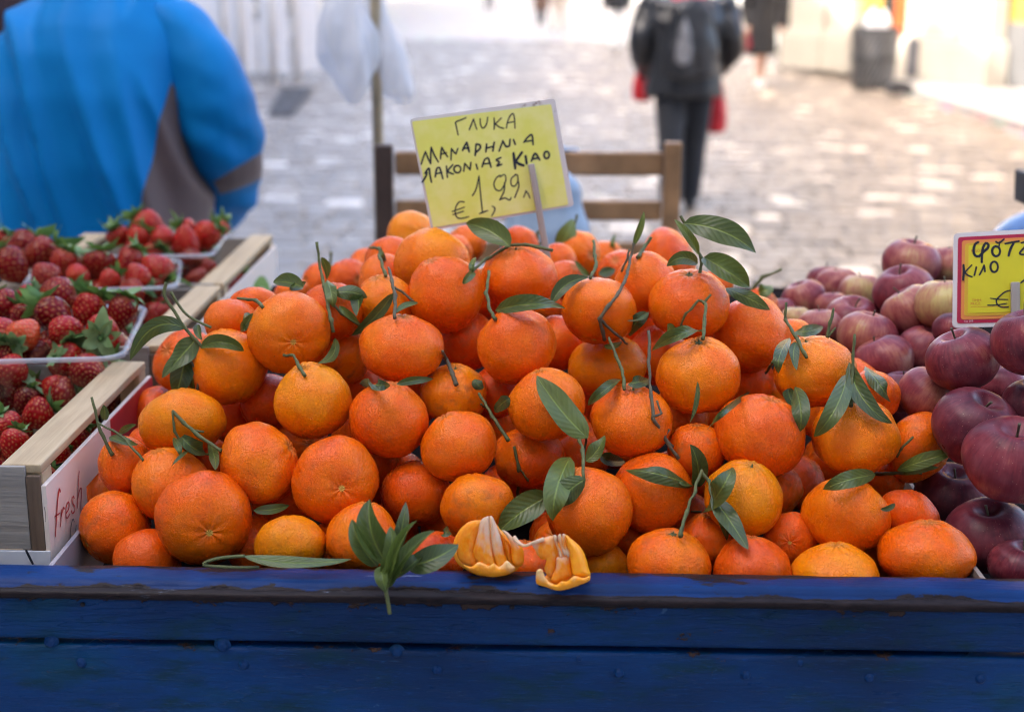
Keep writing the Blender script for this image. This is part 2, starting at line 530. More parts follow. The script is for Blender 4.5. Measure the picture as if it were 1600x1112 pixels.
# dark grating lying on the paving
g = [onZ(418, 182, 0.03), onZ(455, 181, 0.03), onZ(492, 141, 0.03), onZ(443, 140, 0.03)]
gc = sum(g, Vector()) / 4
grate = empty('drain_grate', gc, 'dark slate coloured drain grate set in the paving behind the man', 'grate')
fr_v = g + [p + Vector((0, 0, 0.02)) for p in g]
link('frame', mesh('frame', fr_v, [(4, 5, 6, 7), (0, 1, 5, 4), (1, 2, 6, 5), (2, 3, 7, 6), (3, 0, 4, 7)]), simple('slate', (0.07, 0.075, 0.09), 0.5), grate)
for k in range(9):
    t = (k + .5) / 9
    a, b_ = g[0].lerp(g[3], t), g[1].lerp(g[2], t)
    box_between('bar', a + Vector((0, 0, .034)), b_ + Vector((0, 0, .034)), 0.10, 0.03, simple('slate_bar', (0.10, 0.11, 0.13), 0.5) if k == 0 else bpy.data.materials['slate_bar'], grate, bevel=0.004)
# ================================================================ people
M_SKIN = simple('skin', (0.50, 0.30, 0.22), 0.5, 0.1, 5)
M_HAIR = simple('dark_hair', (0.035, 0.025, 0.02), 0.5, 0.3, 30, 0.3, 90)
M_HAIRG = simple('grey_hair', (0.30, 0.29, 0.28), 0.5, 0.3, 30, 0.3, 90)
M_SHOE_B = simple('black_shoe', (0.02, 0.02, 0.022), 0.35)
M_SHOE_W = simple('white_shoe', (0.75, 0.74, 0.72), 0.5, 0.05)
def m_cloth(name, color, rough=0.8, var=0.15, sheen=0.2, spec=0.3, bump=0.25, bs=35):
    b = NB(name)
    c = b.coord()
    n = b.noise(c, 3, 4, 0.6)
    b.set(color=b.ramp(n, [(0.3, tuple(x * (1 - var) for x in color)), (0.7, tuple(min(1, x * (1 + var)) for x in color))]), rough=rough, sheen=sheen, spec=spec)
    b.bump(b.noise(c, bs, 4, 0.6), bump, 0.004)
    return b.m
M_BLUEJ = m_cloth('blue_shell_fabric', (0.0008, 0.180, 0.48), 0.55, 0.10, 0.0, 0.14, 0.12, 20)
M_BROWNJ = m_cloth('brown_shell_fabric', (0.105, 0.070, 0.068), 0.65)
M_DARKT = m_cloth('dark_trouser_cloth', (0.018, 0.021, 0.028), 0.8)
M_BLACKSH = m_cloth('shiny_black_jacket', (0.016, 0.017, 0.02), 0.32, 0.3, 0.0, 0.6, 0.4, 14)
M_COAT = m_cloth('black_coat_cloth', (0.016, 0.016, 0.018), 0.7)
M_MAROON = m_cloth('dark_maroon_cloth', (0.03, 0.014, 0.018), 0.8)
M_PINK = m_cloth('pink_knit', (0.65, 0.10, 0.14), 0.9, 0.2, 0.3, 0.3, 0.4, 80)
M_RED = m_cloth('red_bag_plastic', (0.62, 0.02, 0.03), 0.4, 0.15, 0, 0.5, 0.3, 20)
M_BEIGE = m_cloth('beige_cloth', (0.46, 0.38, 0.31), 0.8)
M_WHITEC = m_cloth('off_white_cloth', (0.72, 0.70, 0.66), 0.8, 0.05)

def ellipsoid_geo(c, r, seg=14, rings=9, rot=None):
    prof = [(sin(pi * k / rings) if 0 < k < rings else 0.0, -cos(pi * k / rings)) for k in range(rings + 1)]
    v, f = lathe(prof, seg)
    out = []
    for p in v:
        q = Vector((p[0] * r[0], p[1] * r[1], p[2] * r[2]))
        if rot is not None: q = rot @ q
        out.append(q + Vector(c))
    return out, f
def loft_geo(rings, seg=20, cap=True):
    """rings: (cx, cy, z, half width, half depth)"""
    v, f = [], []
    for cx, cy, z, a, b_ in rings:
        for k in range(seg):
            t = 2 * pi * k / seg
            ct, st = cos(t), sin(t)
            e = 0.8
            v.append(Vector((cx + a * abs(ct) ** e * (1 if ct >= 0 else -1), cy + b_ * abs(st) ** e * (1 if st >= 0 else -1), z)))
    for i in range(len(rings) - 1):
        for k in range(seg):
            k2 = (k + 1) % seg
            f.append((i*seg + k, i*seg + k2, (i+1)*seg + k2, (i+1)*seg + k))
    if cap:
        f.append(tuple(range(seg))[::-1]); f.append(tuple((len(rings)-1)*seg + k for k in range(seg)))
    return v, f
def limb_geo(pts, rads, sides=12):
    v, f = tube_geo(spline(pts, 12) if len(pts) > 2 else pts, 0.01, sides)
    sp = spline(pts, 12) if len(pts) > 2 else [Vector(p) for p in pts]
    n = len(sp)
    rr = [np.interp(i / (n - 1), np.linspace(0, 1, len(rads)), rads) for i in range(n)]
    v, f = tube_geo(sp, rr, sides)
    for p, r in ((sp[0], rr[0]), (sp[-1], rr[-1])):
        v2, f2 = ellipsoid_geo(p, (r, r, r), 10, 7)
        k = len(v); v += v2; f += [tuple(i + k for i in q) for q in f2]
    return v, f
def merge(geos):
    v, f = [], []
    for a, b_ in geos:
        k = len(v); v += list(a); f += [tuple(i + k for i in q) for q in b_]
    return v, f
def remeshed(name, geos, voxel, smooth=4):
    v, f = merge(geos)
    me = mesh(name, v, f)
    o = bpy.data.objects.new('tmp', me)
    C.objects.link(o)
    r = o.modifiers.new('r', 'REMESH'); r.mode = 'VOXEL'; r.voxel_size = voxel
    s = o.modifiers.new('s', 'SMOOTH'); s.iterations = smooth; s.factor = 0.5
    dg = bpy.context.evaluated_depsgraph_get()
    out = bpy.data.meshes.new_from_object(o.evaluated_get(dg))
    bpy.data.objects.remove(o)
    out.name = name
    return out
def hand_geo(wr, d, side):
    """a relaxed hand hanging along d from the wrist"""
    d = Vector(d).normalized()
    n = Vector((side, 0, 0)); n = (n - d * n.dot(d)).normalized()
    t = d.cross(n)
    wr = Vector(wr)
    g = [ellipsoid_geo(wr + d * 0.05, (0.02, 0.042, 0.055), 10, 7)]
    for k, ln in enumerate((0.065, 0.075, 0.07, 0.055)):
        b_ = wr + d * 0.085 + t * (-0.03 + 0.02 * k)
        g.append(limb_geo([b_, b_ + d * ln * .55 - n * 0.006, b_ + d * ln - n * 0.022], (0.0095, 0.009, 0.0075), 8))
    b_ = wr + d * 0.03 - t * 0.035
    g.append(limb_geo([b_, b_ + d * 0.03 - t * 0.02 - n * .01, b_ + d * 0.06 - t * 0.022 - n * .02], (0.012, 0.011, 0.009), 8))
    return g
def fold(me, amp, scale, stretch=(1, 1, .35), seed=0.0):
    me.calc_loop_triangles()
    s = Vector((seed, seed * .7, seed * .3))
    ns = [v.normal.copy() for v in me.vertices]
    for v, n in zip(me.vertices, ns):
        q = Vector((v.co.x * stretch[0], v.co.y * stretch[1], v.co.z * stretch[2])) * scale + s
        v.co += n * (noise.noise(q) + 0.5 * noise.noise(q * 2.3)) * amp
    me.update()
def person(loc, rz, hgt, label, group=None, top=None, trousers=None, shoes=M_SHOE_B, hair=M_HAIR, coat=False, stride=0.22,
           hood=None, bulk=1.0, bare_legs=False, voxel=0.016, bent=0.0, arms='down', topname='jacket'):
    k = hgt / 1.72
    e = empty('person', loc, label, 'person', group)
    e.rotation_euler = (0, 0, rz); e.scale = (k, k, k)
    def add(name, me, m, parent=e):
        o = link(name, me, m, None, True)
        o.parent = parent
        return o
    sw, sh = 0.19 * bulk, 1.42
    hands = {}
    body, sleeves = [], []
    for s in (-1, 1):
        if arms == 'down': el, wr = (s * .27 * bulk, -.03, 1.13), (s * .27 * bulk, .05, .88)
        elif arms == 'front': el, wr = (s * .25 * bulk, -.03, 1.14), (s * .25, .17, .98)
        sleeves.append(limb_geo([(s * sw, 0, sh - .03), el, wr], (.075 * bulk, .065 * bulk, .048 * bulk)))
        d = Vector(wr) - Vector(el)
        body += hand_geo(Vector(wr) + d.normalized() * 0.01, d, s)
        body.append(limb_geo([el, wr], (.036, .03)))
        body.append(limb_geo([(s * .1, 0, 1.35), el], (.04, .036)))
        hands[s] = Vector(wr) + d.normalized() * 0.1
    # head, neck, body core and legs: one continuous figure
    hc = Vector((0, 0.035 + bent, 1.60))
    body += [ellipsoid_geo(hc, (.075, .093, .115), 18, 12), limb_geo([(0, .0, 1.36), hc - Vector((0, .01, .06))], (.06, .055)),
             ellipsoid_geo(hc + Vector((0, .09, -.01)), (.012, .022, .022), 8, 6), ellipsoid_geo(hc + Vector((0, .055, -.07)), (.045, .035, .04), 10, 7),
             loft_geo([(0, 0, .85, .13, .09), (0, 0, 1.1, .12, .09), (0, 0, 1.38, .15, .09)])]
    for s in (-1, 1):
        body.append(ellipsoid_geo(hc + Vector((s * .076, -.01, -.01)), (.012, .02, .032), 8, 6))
    legs, feet = [], []
    for s in (-1, 1):
        fo = stride * s
        hip = Vector((s * .09, 0, .90)); kn = Vector((s * .092, fo * .5 + .02, .49)); an = Vector((s * .09, fo, .09 + max(0, -fo) * .15))
        body.append(limb_geo([hip, kn, an], (.075, .05, .036)))
        legs.append(limb_geo([hip, kn, an + Vector((0, 0, .02))], (.098 * bulk, .072 * bulk, .058 * bulk)))
        feet += [ellipsoid_geo(an + Vector((0, .05, -.045)), (.042, .125, .045), 12, 8), limb_geo([an + Vector((0, -.03, -.04)), an + Vector((0, 0, .03))], (.042, .04))]
    me = remeshed('body', body, 0.012, 2)
    add('body', me, M_SKIN)
    # hair
    hv = [ellipsoid_geo(hc + Vector((0, -.02, .03)), (.086, .095, .105), 16, 10), ellipsoid_geo(hc + Vector((0, -.05, -.02)), (.078, .065, .1), 14, 9)]
    add('hair', remeshed('hair', hv, .014, 2), hair)
    if trousers and not bare_legs:
        legs.append(loft_geo([(0, 0, .84, .16, .11), (0, 0, .92, .165, .115), (0, 0, 1.0, .15, .105)]))
        me = remeshed('trousers', legs, voxel, 3); fold(me, .007, 9, seed=hgt * 7)
        add('trousers', me, trousers)
    add('shoes', remeshed('shoes', feet, .014, 2), shoes)
    if top:
        hem = .45 if coat else .80
        rings = [(0, 0, hem, .235 * bulk if coat else .205 * bulk, .17 * bulk if coat else .14 * bulk), (0, 0, .95, .195 * bulk, .14 * bulk), (0, 0, 1.12, .185 * bulk, .135 * bulk),
                 (0, 0, 1.3, .205 * bulk, .14 * bulk), (0, 0, 1.42, .185 * bulk, .115 * bulk), (0, 0.01, 1.48, .10, .085), (0, .015, 1.515, .075, .075)]
        me = remeshed(topname, [loft_geo(rings)] + sleeves, voxel, 4); fold(me, .014 * bulk, 8, (1, 1, .6), seed=hgt * 3)
        add(topname, me, top)
    if hood:
        hv = [ellipsoid_geo(hc + Vector((0, -.03, .0)), (.11, .12, .14), 16, 10), loft_geo([(0, -.01, 1.40, .17, .12), (0, -.01, 1.5, .11, .1), (0, 0, 1.56, .09, .09)])]
        add('hood', remeshed('hood', hv, .016, 3), hood)
    M = Matrix.Translation(loc) @ Matrix.Rotation(rz, 4, 'Z') @ Matrix.Scale(k, 4)
    return e, {s: M @ h for s, h in hands.items()}, M

def bag_mesh(w, d, h, seed, neck=0.25, vox=0.01):
    v, f = loft_geo([(0, 0, 0, w * .35, d * .35), (0, 0, h * .05, w * .47, d * .47), (0, 0, h * .35, w * .5, d * .5), (0, 0, h * .65, w * .4, d * .4), (0, 0, h * .85, w * neck, d * neck), (0, 0, h, w * neck * .6, d * neck * .6)], 22)
    me = remeshed('bag', [(v, f)], vox, 2)
    fold(me, w * .07, 10 / w * .25, (1, 1, .4), seed)
    return me

# the seller with the blue jacket, right behind the strawberries
zv = 2.72
vc = onY(160, 300, 2.72)
seller = empty('person', (vc.x, vc.y, 0), 'man in a bright blue jacket with brown side panels, seen from behind', 'person')
S0 = Vector((vc.x, vc.y, 0))
def sadd(name, me, m):
    o = link(name, me, m, None, True); o.parent = seller
    return o
tor = loft_geo([(0, 0, .80, .205, .15), (0, 0, 1.0, .203, .16), (0, -.01, 1.15, .20, .165), (0, -.01, 1.28, .195, .16), (0, .0, 1.36, .187, .15), (.008, .012, 1.41, .172, .135), (.018, .03, 1.45, .148, .115), (.03, .05, 1.49, .118, .10), (.035, .07, 1.53, .085, .085), (.035, .08, 1.56, .075, .08)], 28)
slv = [limb_geo([(.150, .03, 1.385), (.208, .0, 1.29), (.226, .02, 1.19), (.19, .17, 1.06), (.13, .3, 1.02)], (.078, .083, .083, .074, .06), 16),
       limb_geo([(-.125, .03, 1.335), (-.185, .0, 1.25), (-.205, .02, 1.16), (-.19, .17, 1.06), (-.13, .3, 1.02)], (.078, .083, .083, .074, .06), 16)]
me = remeshed('jacket', [tor], .0095, 14)
# long soft folds running down from the shoulders
ns = [v.normal.copy() for v in me.vertices]
for v, n_ in zip(me.vertices, ns):
    c = v.co
    q = Vector((c.x * 9 + c.z * 2.2, c.y * 3, c.z * 1.6))
    a = noise.noise(q) * .020 - abs(noise.noise(q * 1.5 + Vector((3, 1, 8)))) * .045 + noise.noise(q * 2.1 + Vector((5, 3, 1))) * .009
    t = Vector((c.x * 4, c.y * 4, c.z * 14))
    if abs(c.x) > .22: a += noise.noise(t) * .010
    v.co += n_ * a
me.update()
def lpt(px, py):                     # seller-local point in the plane of his back
    return onY(px, py, vc.y - .12) - S0
bm = bmesh.new(); bm.from_mesh(me)
apex, lb, rb = lpt(257, 132), lpt(222, 350), lpt(362, 350)
def cut(a, b_):
    d = b_ - a; n_ = Vector((d.z, 0, -d.x)).normalized()
    bmesh.ops.bisect_plane(bm, geom=bm.verts[:] + bm.edges[:] + bm.faces[:], plane_co=a, plane_no=n_, dist=1e-5)
    return a, n_
A1 = cut(apex, lb); A2 = cut(apex, rb)
b1, b2 = lpt(330, 287), lpt(396, 247)
b3, b4 = lpt(332, 318), lpt(394, 300)
def sd(A, p): return (p - A[0]).dot(A[1])
mid = (apex + lb + rb) / 3
panels = {'side_panel': []}
for f_ in bm.faces:
    c = f_.calc_center_median()
    if c.y < .05 and sd(A1, c) * sd(A1, mid) > 0 and sd(A2, c) * sd(A2, mid) > 0 and c.z < apex.z: panels['side_panel'].append(f_)
for nm, fs in panels.items():
    r = bmesh.ops.duplicate(bm, geom=fs)
    nb = bmesh.new()
    vm = {}
    for f_ in fs:
        for v in f_.verts:
            if v not in vm: vm[v] = nb.verts.new(v.co + v.normal * .0006)
        nb.faces.new([vm[v] for v in f_.verts])
    for g in r['geom']:
        pass
    bmesh.ops.delete(bm, geom=[g for g in r['geom'] if isinstance(g, bmesh.types.BMFace)], context='FACES')
    bmesh.ops.delete(bm, geom=fs, context='FACES')
    pm = bpy.data.meshes.new(nm); nb.to_mesh(pm); nb.free()
    sadd(nm, pm, M_BROWNJ)
jm = bpy.data.meshes.new('jacket'); bm.to_mesh(jm); bm.free()
sadd('jacket', jm, M_BLUEJ)
for k, sl in enumerate(slv):
    me = remeshed('sleeve', [sl], .009, 4)
    ns = [v.normal.copy() for v in me.vertices]
    for v, n_ in zip(me.vertices, ns):
        c = v.co
        v.co += n_ * (noise.noise(Vector((c.x * 7, c.y * 7, c.z * 17 + c.x * 9 + k))) * .016 + noise.noise(Vector((c.x * 20, c.y * 9, c.z * 5))) * .006)
    me.update()
    if k == 1:
        sadd('sleeve', me, M_BLUEJ); continue
    bm = bmesh.new(); bm.from_mesh(me)
    A3 = cut(b1, b2); A4 = cut(b3, b4); midb = (b1 + b2 + b3 + b4) / 4
    fs = [f_ for f_ in bm.faces if f_.calc_center_median().y < .12 and f_.calc_center_median().x > b1.x - .02 and sd(A3, f_.calc_center_median()) * sd(A3, midb) > 0 and sd(A4, f_.calc_center_median()) * sd(A4, midb) > 0]
    nb = bmesh.new(); vm = {}
    for f_ in fs:
        for v in f_.verts:
            if v not in vm: vm[v] = nb.verts.new(v.co)
        nb.faces.new([vm[v] for v in f_.verts])
    bmesh.ops.delete(bm, geom=fs, context='FACES')
    jm = bpy.data.meshes.new('sleeve'); bm.to_mesh(jm); bm.free()
    so_ = sadd('sleeve', jm, M_BLUEJ)
    pm = bpy.data.meshes.new('sleeve_band'); nb.to_mesh(pm); nb.free()
    link('sleeve_band', pm, M_BROWNJ, None, True).parent = so_
hc = Vector((0, .14, 1.67))
bd = [ellipsoid_geo(hc, (.077, .095, .118), 18, 12), limb_geo([(0, .06, 1.45), hc - Vector((0, .02, .06))], (.062, .056)), ellipsoid_geo(hc + Vector((0, .092, -.01)), (.013, .022, .022), 8, 6),
      loft_geo([(0, 0, .85, .14, .1), (0, 0, 1.1, .14, .1), (0, .05, 1.42, .07, .06)])]
for s in (-1, 1):
    bd.append(limb_geo([(s * .10, .02, 1.26), (s * .18, .01, 1.18), (s * .14, .31, 1.02)], (.035, .035, .032)))
    bd += hand_geo((s * .14, .31, 1.02), (-s * .3, .9, -.1), s)
    bd.append(limb_geo([(s * .1, 0, .9), (s * .1, .02, .5), (s * .1, -.01, .09)], (.08, .052, .04)))
    bd.append(ellipsoid_geo(hc + Vector((s * .078, -.01, -.01)), (.012, .02, .032), 8, 6))
sadd('body', remeshed('body', bd, .012, 2), M_SKIN)
sadd('hair', remeshed('hair', [ellipsoid_geo(hc + Vector((0, -.02, .03)), (.087, .095, .107), 16, 10)], .014, 2), M_HAIRG)
tr = [loft_geo([(0, 0, .78, .19, .13), (0, 0, .95, .19, .13)])]
sh_ = []
for s in (-1, 1):
    tr.append(limb_geo([(s * .1, 0, .88), (s * .1, .02, .5), (s * .1, -.01, .11)], (.105, .082, .07)))
    sh_ += [ellipsoid_geo((s * .1, .05, .045), (.045, .13, .045), 12, 8)]
sadd('trousers', remeshed('trousers', tr, .016, 3), M_DARKT)
sadd('shoes', remeshed('shoes', sh_, .014, 2), M_SHOE_B)

# woman walking away in the middle distance
wp = onZ(1062, 338)
woman, wh, WM = person((wp.x, wp.y, 0.02), radians(2), 1.60, 'person in a shiny black jacket and pink hood walking away with red bags', None, M_BLACKSH, M_DARKT, hood=M_PINK, bulk=1.27, stride=.16, voxel=.013, arms='front')
pk = bmesh.new()
bag = bag_mesh(.38, .18, .52, 4.0, .34)
bo = link('backpack', bag, M_BLACKSH, None, True)
bo.matrix_basis = WM @ Matrix.Translation((-.0, -.24, .93))
st = bag_mesh(.11, .03, .30, 2.0, .2); so1 = link('painted_highlight', st, simple('highlight_grey', (.20, .20, .21), .2), None, True); so1.parent = bo; so1.location = (-.06, -.085, .10)  # grey strip painted in for the sky highlight on the backpack
tag(bo, 'black shiny backpack on the back of the woman walking away', 'backpack')
for px, py, h, lab in ((1002, 150, .26, 'red carrier bag in the left hand of the walking woman'), (1116, 215, .34, 'red carrier bag in the right hand of the walking woman')):
    hp = wh[1] if px > 1060 else wh[-1]
    g = bag_mesh(.13, .10, h, px * .01, .3)
    o = link('carrier_bag', g, M_RED, None, True)
    o.location = (hp.x + (.035 if px > 1060 else -.035), hp.y - .02, hp.z - h - .02 + (0 if px > 1060 else .12))
    tag(o, lab, 'bag')
    hd_ = tube('handle', [Vector(o.location) + Vector((-.03, 0, h - .01)), hp + Vector((-.01, 0, .01)), hp + Vector((.01, 0, .01)), Vector(o.location) + Vector((.03, 0, h - .01))], .006, M_RED, o)

# people further off
g1 = onZ(1186, 128, .1)
p2, h2, _ = person((g1.x, g1.y, .02), radians(200), 1.68, 'person in a black knee length coat with bare legs and white shoes', None, M_COAT, None, M_SHOE_W, coat=True, bare_legs=True, stride=.14, voxel=.02, topname='coat')
o = link('handbag', bag_mesh(.26, .12, .24, 2.2, .4, .014), M_RED if False else m_cloth('dark_red_leather', (0.22, .012, .03), .4), None, True)
o.location = (h2[1].x - .08, h2[1].y - .05, h2[1].z - .26); tag(o, 'dark red handbag carried beside the black coat', 'handbag')
tube('handle', [Vector(o.location) + Vector((-.05, 0, .22)), h2[1], Vector(o.location) + Vector((.05, 0, .22))], .008, M_SHOE_B, o)
g2 = onZ(1230, 112, .0)
person((g2.x, g2.y, .02), radians(170), 1.74, 'person all in dark clothes standing by the first white pilaster', None, M_COAT, M_DARKT, coat=False, stride=.1, voxel=.02, topname='coat')
g3 = onZ(962, 78)
person((g3.x, g3.y, 0.02), radians(10), 1.70, 'person in a short dark skirt and cream leggings far down the street', None, M_COAT, M_WHITEC, M_SHOE_W, stride=.12, voxel=.02, topname='coat')
g4 = onZ(872, 55)
person((g4.x, g4.y, 0.02), radians(-15), 1.72, 'person in tan clothes far down the street', None, M_BEIGE, M_BEIGE, stride=.2, voxel=.022)
g5 = onZ(845, 42)
person((g5.x, g5.y, 0.02), radians(190), 1.72, 'person in a brown coat furthest down the street', None, m_cloth('brown_coat_cloth', (.12, .07, .05)), M_DARKT, coat=True, stride=.12, voxel=.022, topname='coat')
g6 = onZ(765, 18)
person((g6.x, g6.y, 0.02), radians(170), 1.75, 'small dark figure at the far end of the street', None, M_COAT, M_DARKT, stride=.15, voxel=.025, topname='coat')
g7 = P(-14, 50, 4.7)
person((g7.x, g7.y, 0), radians(20), 1.8, 'person in dark maroon clothes half hidden behind the blue jacket', None, M_MAROON, M_DARKT, bulk=1.15, voxel=.016)

# ================================================================ street props
# litter bin of slanted bars with a white bag inside
bp = onZ(1362, 143, .0); bp.z = 0.1 if bp.x > 4.9 else 0.0
bin_ = empty('litter_bin', bp, 'round black litter bin with slanted bars in front of the shop', 'bin')
R0, R1, HB = .27, .31, .86
v, f = lathe([(0, .07), (R0 - .03, .07), (R0 - .02, .1), (R1 - .035, HB - .03), (R1 - .05, HB - .03), (R0 - .05, .12), (0, .12)], 24)
link('liner', mesh('liner', [Vector(p) + bp for p in v], f), M_BLACKMETAL, bin_, True)
for k in range(26):
    a0 = 2 * pi * k / 26
    pts = []
    for i in range(9):
        t = i / 8
        a = a0 + t * 1.3
        r = R0 + (R1 - R0) * t
        pts.append(bp + Vector((cos(a) * r, sin(a) * r, .08 + t * (HB - .1))))
    tube('bar', pts, .011, simple('bin_bar', (.16, .16, .165), .35) if k == 0 else bpy.data.materials['bin_bar'], bin_, 6)
for z, r in ((.08, R0), (HB - .02, R1), (.45, (R0 + R1) / 2 + .005)):
    pts = [bp + Vector((cos(2*pi*k/32) * r, sin(2*pi*k/32) * r, z)) for k in range(33)]
    tube('hoop', pts, .018, M_BLACKMETAL, bin_, 8)
for k in range(4):
    a = k * pi / 2 + .4
    q = bp + Vector((cos(a) * .2, sin(a) * .2, 0))
    tube('foot', [q, q + Vector((0, 0, .1))], .025, M_BLACKMETAL, bin_, 8)
M_BAGW = m_cloth('white_bag_plastic', (.80, .81, .83), .45, .06, 0, .4, .5, 25)
for (dx, dz, w, lb_) in ((-.06, .82, .19, 'larger white bag of rubbish in the litter bin'), (.10, .80, .16, 'smaller white bag of rubbish in the litter bin')):
    o = link('rubbish_bag', bag_mesh(w, w, .28, dx * 30, .2, .014), M_BAGW, None, True)
    o.location = bp + Vector((dx, 0, dz)); tag(o, lb_, 'bag')
dg = onZ(1404, 146, .1)
o = link('bin_bag', bag_mesh(.36, .3, .16, 6.1, .3, .014), M_COAT, None, True); o.location = (dg.x, dg.y, .1)
tag(o, 'flat black bag lying on the paving beside the litter bin', 'bag')

# tall slat-back chair behind the mandarins
zc = 2.75
M_CHAIR = simple('worn_brown_wood', (0.30, 0.17, 0.08), .55, .35, 14, .4, 70)
M_CHAIRD = simple('dark_brown_wood', (0.055, 0.035, 0.028), .5, .35, 14, .4, 70)
ca, cb = onY(600, 232, 2.68), onY(1052, 224, 2.68)
chair = empty('chair', ((ca.x + cb.x)/2, 2.6, 0.0), 'brown wooden high chair with a slatted back behind the mandarins', 'chair')
top = (ca.z + cb.z) / 2
wp_ = .036
def post(x, y, z0, z1, m, w=.042):
    return box_between('leg', (x, y, z0), (x, y, z1), w, w * .9, m, chair, Vector((0, 1, 0)), .004)
post(ca.x, 2.68, .0, top, M_CHAIRD, .034); post(cb.x, 2.68, .0, top + .01, M_CHAIR, .032)
for py, hh in ((252, .044), (325, .038), (391, .042)):
    a = onY(600, py, 2.68)
    z = a.z - .004
    lo = ca.x + .02; hi = cb.x - .018
    pts = []
    for k in range(2):
        pass
    midx = lo + (hi - lo) * .36
    box_between('slat', (lo, 2.685, z), (hi, 2.685, z + .004), .018, hh, M_CHAIR, chair, Vector((0, 0, 1)), .005, .0)
fl = {}
for x, m in ((ca.x, M_CHAIRD), (cb.x, M_CHAIR)):
    post(x, 3.06, 0, .80, m)
box('seat', ((ca.x + cb.x)/2, 2.87, .815), (cb.x - ca.x + .04, .42, .03), M_CHAIR, chair, None, .006)
for z in (.3, .55):
    for x in (ca.x, cb.x): box_between('stretcher', (x, 2.70, z), (x, 3.04, z), .025, .025, M_CHAIR, chair)
    box_between('stretcher', (ca.x + .02, 2.68, z + .06), (cb.x - .02, 2.68, z + .06), .025, .025, M_CHAIR, chair)
# bluish carrier hanging on the chair, behind the price sign
o = link('carrier_bag', bag_mesh(.17, .10, .16, 8.8, .4), m_cloth('pale_blue_plastic', (.30, .40, .52), .4, .1, 0, .5, .4, 20), None, True)
q = onY(850, 380, 2.60); o.location = (q.x, 2.60, q.z - .03)
tag(o, 'pale blue plastic bag hanging on the chair behind the price sign', 'bag')
tube('handle', [Vector(o.location) + Vector((-.02, 0, .15)), Vector((q.x + .03, 2.67, onY(600, 252, 2.68).z + .028)), Vector((q.x + .06, 2.72, onY(600, 252, 2.68).z + .02))], .005, o.data.materials[0], o)

# pole with white carrier bags beside the chair
pb, pt = onY(592, 236, 2.86), onY(583, -140, 2.86)
polem = simple('bamboo', (.33, .27, .17), .5, .3, 12)
pole = tube('bag_pole', [Vector((pb.x, 2.86, 0)), Vector((pb.x, 2.86, .9)), Vector((pb.x - .002, 2.86, 1.35)), Vector((pt.x, 2.86, 1.98))], .011, polem, None, 10)
tag(pole, 'thin bamboo pole that carries the white plastic bags', 'pole')
hk = tube('hook', [Vector((pt.x - .09, 2.86, 1.93)), Vector((pt.x + .12, 2.86, 1.94))], .008, M_BLACKMETAL, pole, 8)
def m_thin_plastic():
    b = NB('white_carrier_plastic')
    tr_ = b.n.new('ShaderNodeBsdfTranslucent'); tr_.inputs[0].default_value = (.75, .77, .80, 1)
    mx = b.n.new('ShaderNodeMixShader'); mx.inputs[0].default_value = .35
    b.set(color=(.74, .76, .80), rough=.35)
    b.bump(b.noise(b.coord(), 22, 4, .6), .6, .01)
    b.link(b.p.outputs[0], mx.inputs[1]); b.link(tr_.outputs[0], mx.inputs[2]); tp_ = b.n.new('ShaderNodeBsdfTransparent'); m2 = b.n.new('ShaderNodeMixShader'); m2.inputs[0].default_value = .38
    b.link(mx.outputs[0], m2.inputs[1]); b.link(tp_.outputs[0], m2.inputs[2]); b.link(m2.outputs[0], b.out.inputs[0])
    return b.m
M_THIN = m_thin_plastic()
for (x0, x1, yb, yt, dep, sd_, lab) in ((497, 585, 152, -60, 2.80, 1.5, 'crumpled white plastic bag with a pointed bottom hanging on the pole'),
                                        (572, 642, 156, -60, 2.90, 7.7, 'long white plastic bag hanging on the pole nearest to the price sign')):
    a, b_ = onY(x0, yb, dep), onY(x1, yb, dep); tp = onY((x0 + x1) / 2, yt, dep)
    w = b_.x - a.x; h = tp.z - a.z
    if x0 < 500:
        rings = [(w * .12, 0, 0, w * .06, .01), (w * .06, 0, h * .12, w * .26, .035), (-.0, 0, h * .32, w * .5, .05), (.0, 0, h * .55, w * .42, .05), (w * .1, 0, h * .8, w * .36, .03), (w * .2, 0, h, w * .2, .015)]
    else:
        rings = [(.0, 0, 0, w * .42, .02), (0, 0, h * .06, w * .5, .04), (-.01, 0, h * .35, w * .44, .05), (-.02, 0, h * .7, w * .3, .035), (-.03, 0, h, w * .14, .015)]
    me = remeshed('bag', [loft_geo(rings, 26)], .008, 2)
    fold(me, .030, 15, (1, 1, .35), sd_)
    o = link('carrier_bag', me, M_THIN, None, True)
    o.location = ((a.x + b_.x) / 2, dep, a.z); tag(o, lab, 'bag')
    tp2 = Vector((tp.x, dep, a.z + h * .97))
    tube('handle', [tp2 + Vector((-.02, 0, 0)), Vector((pt.x + (.06 if x0 > 500 else -.04), 2.86, 1.955)), tp2 + Vector((.02, 0, 0))], .004, M_THIN, o)

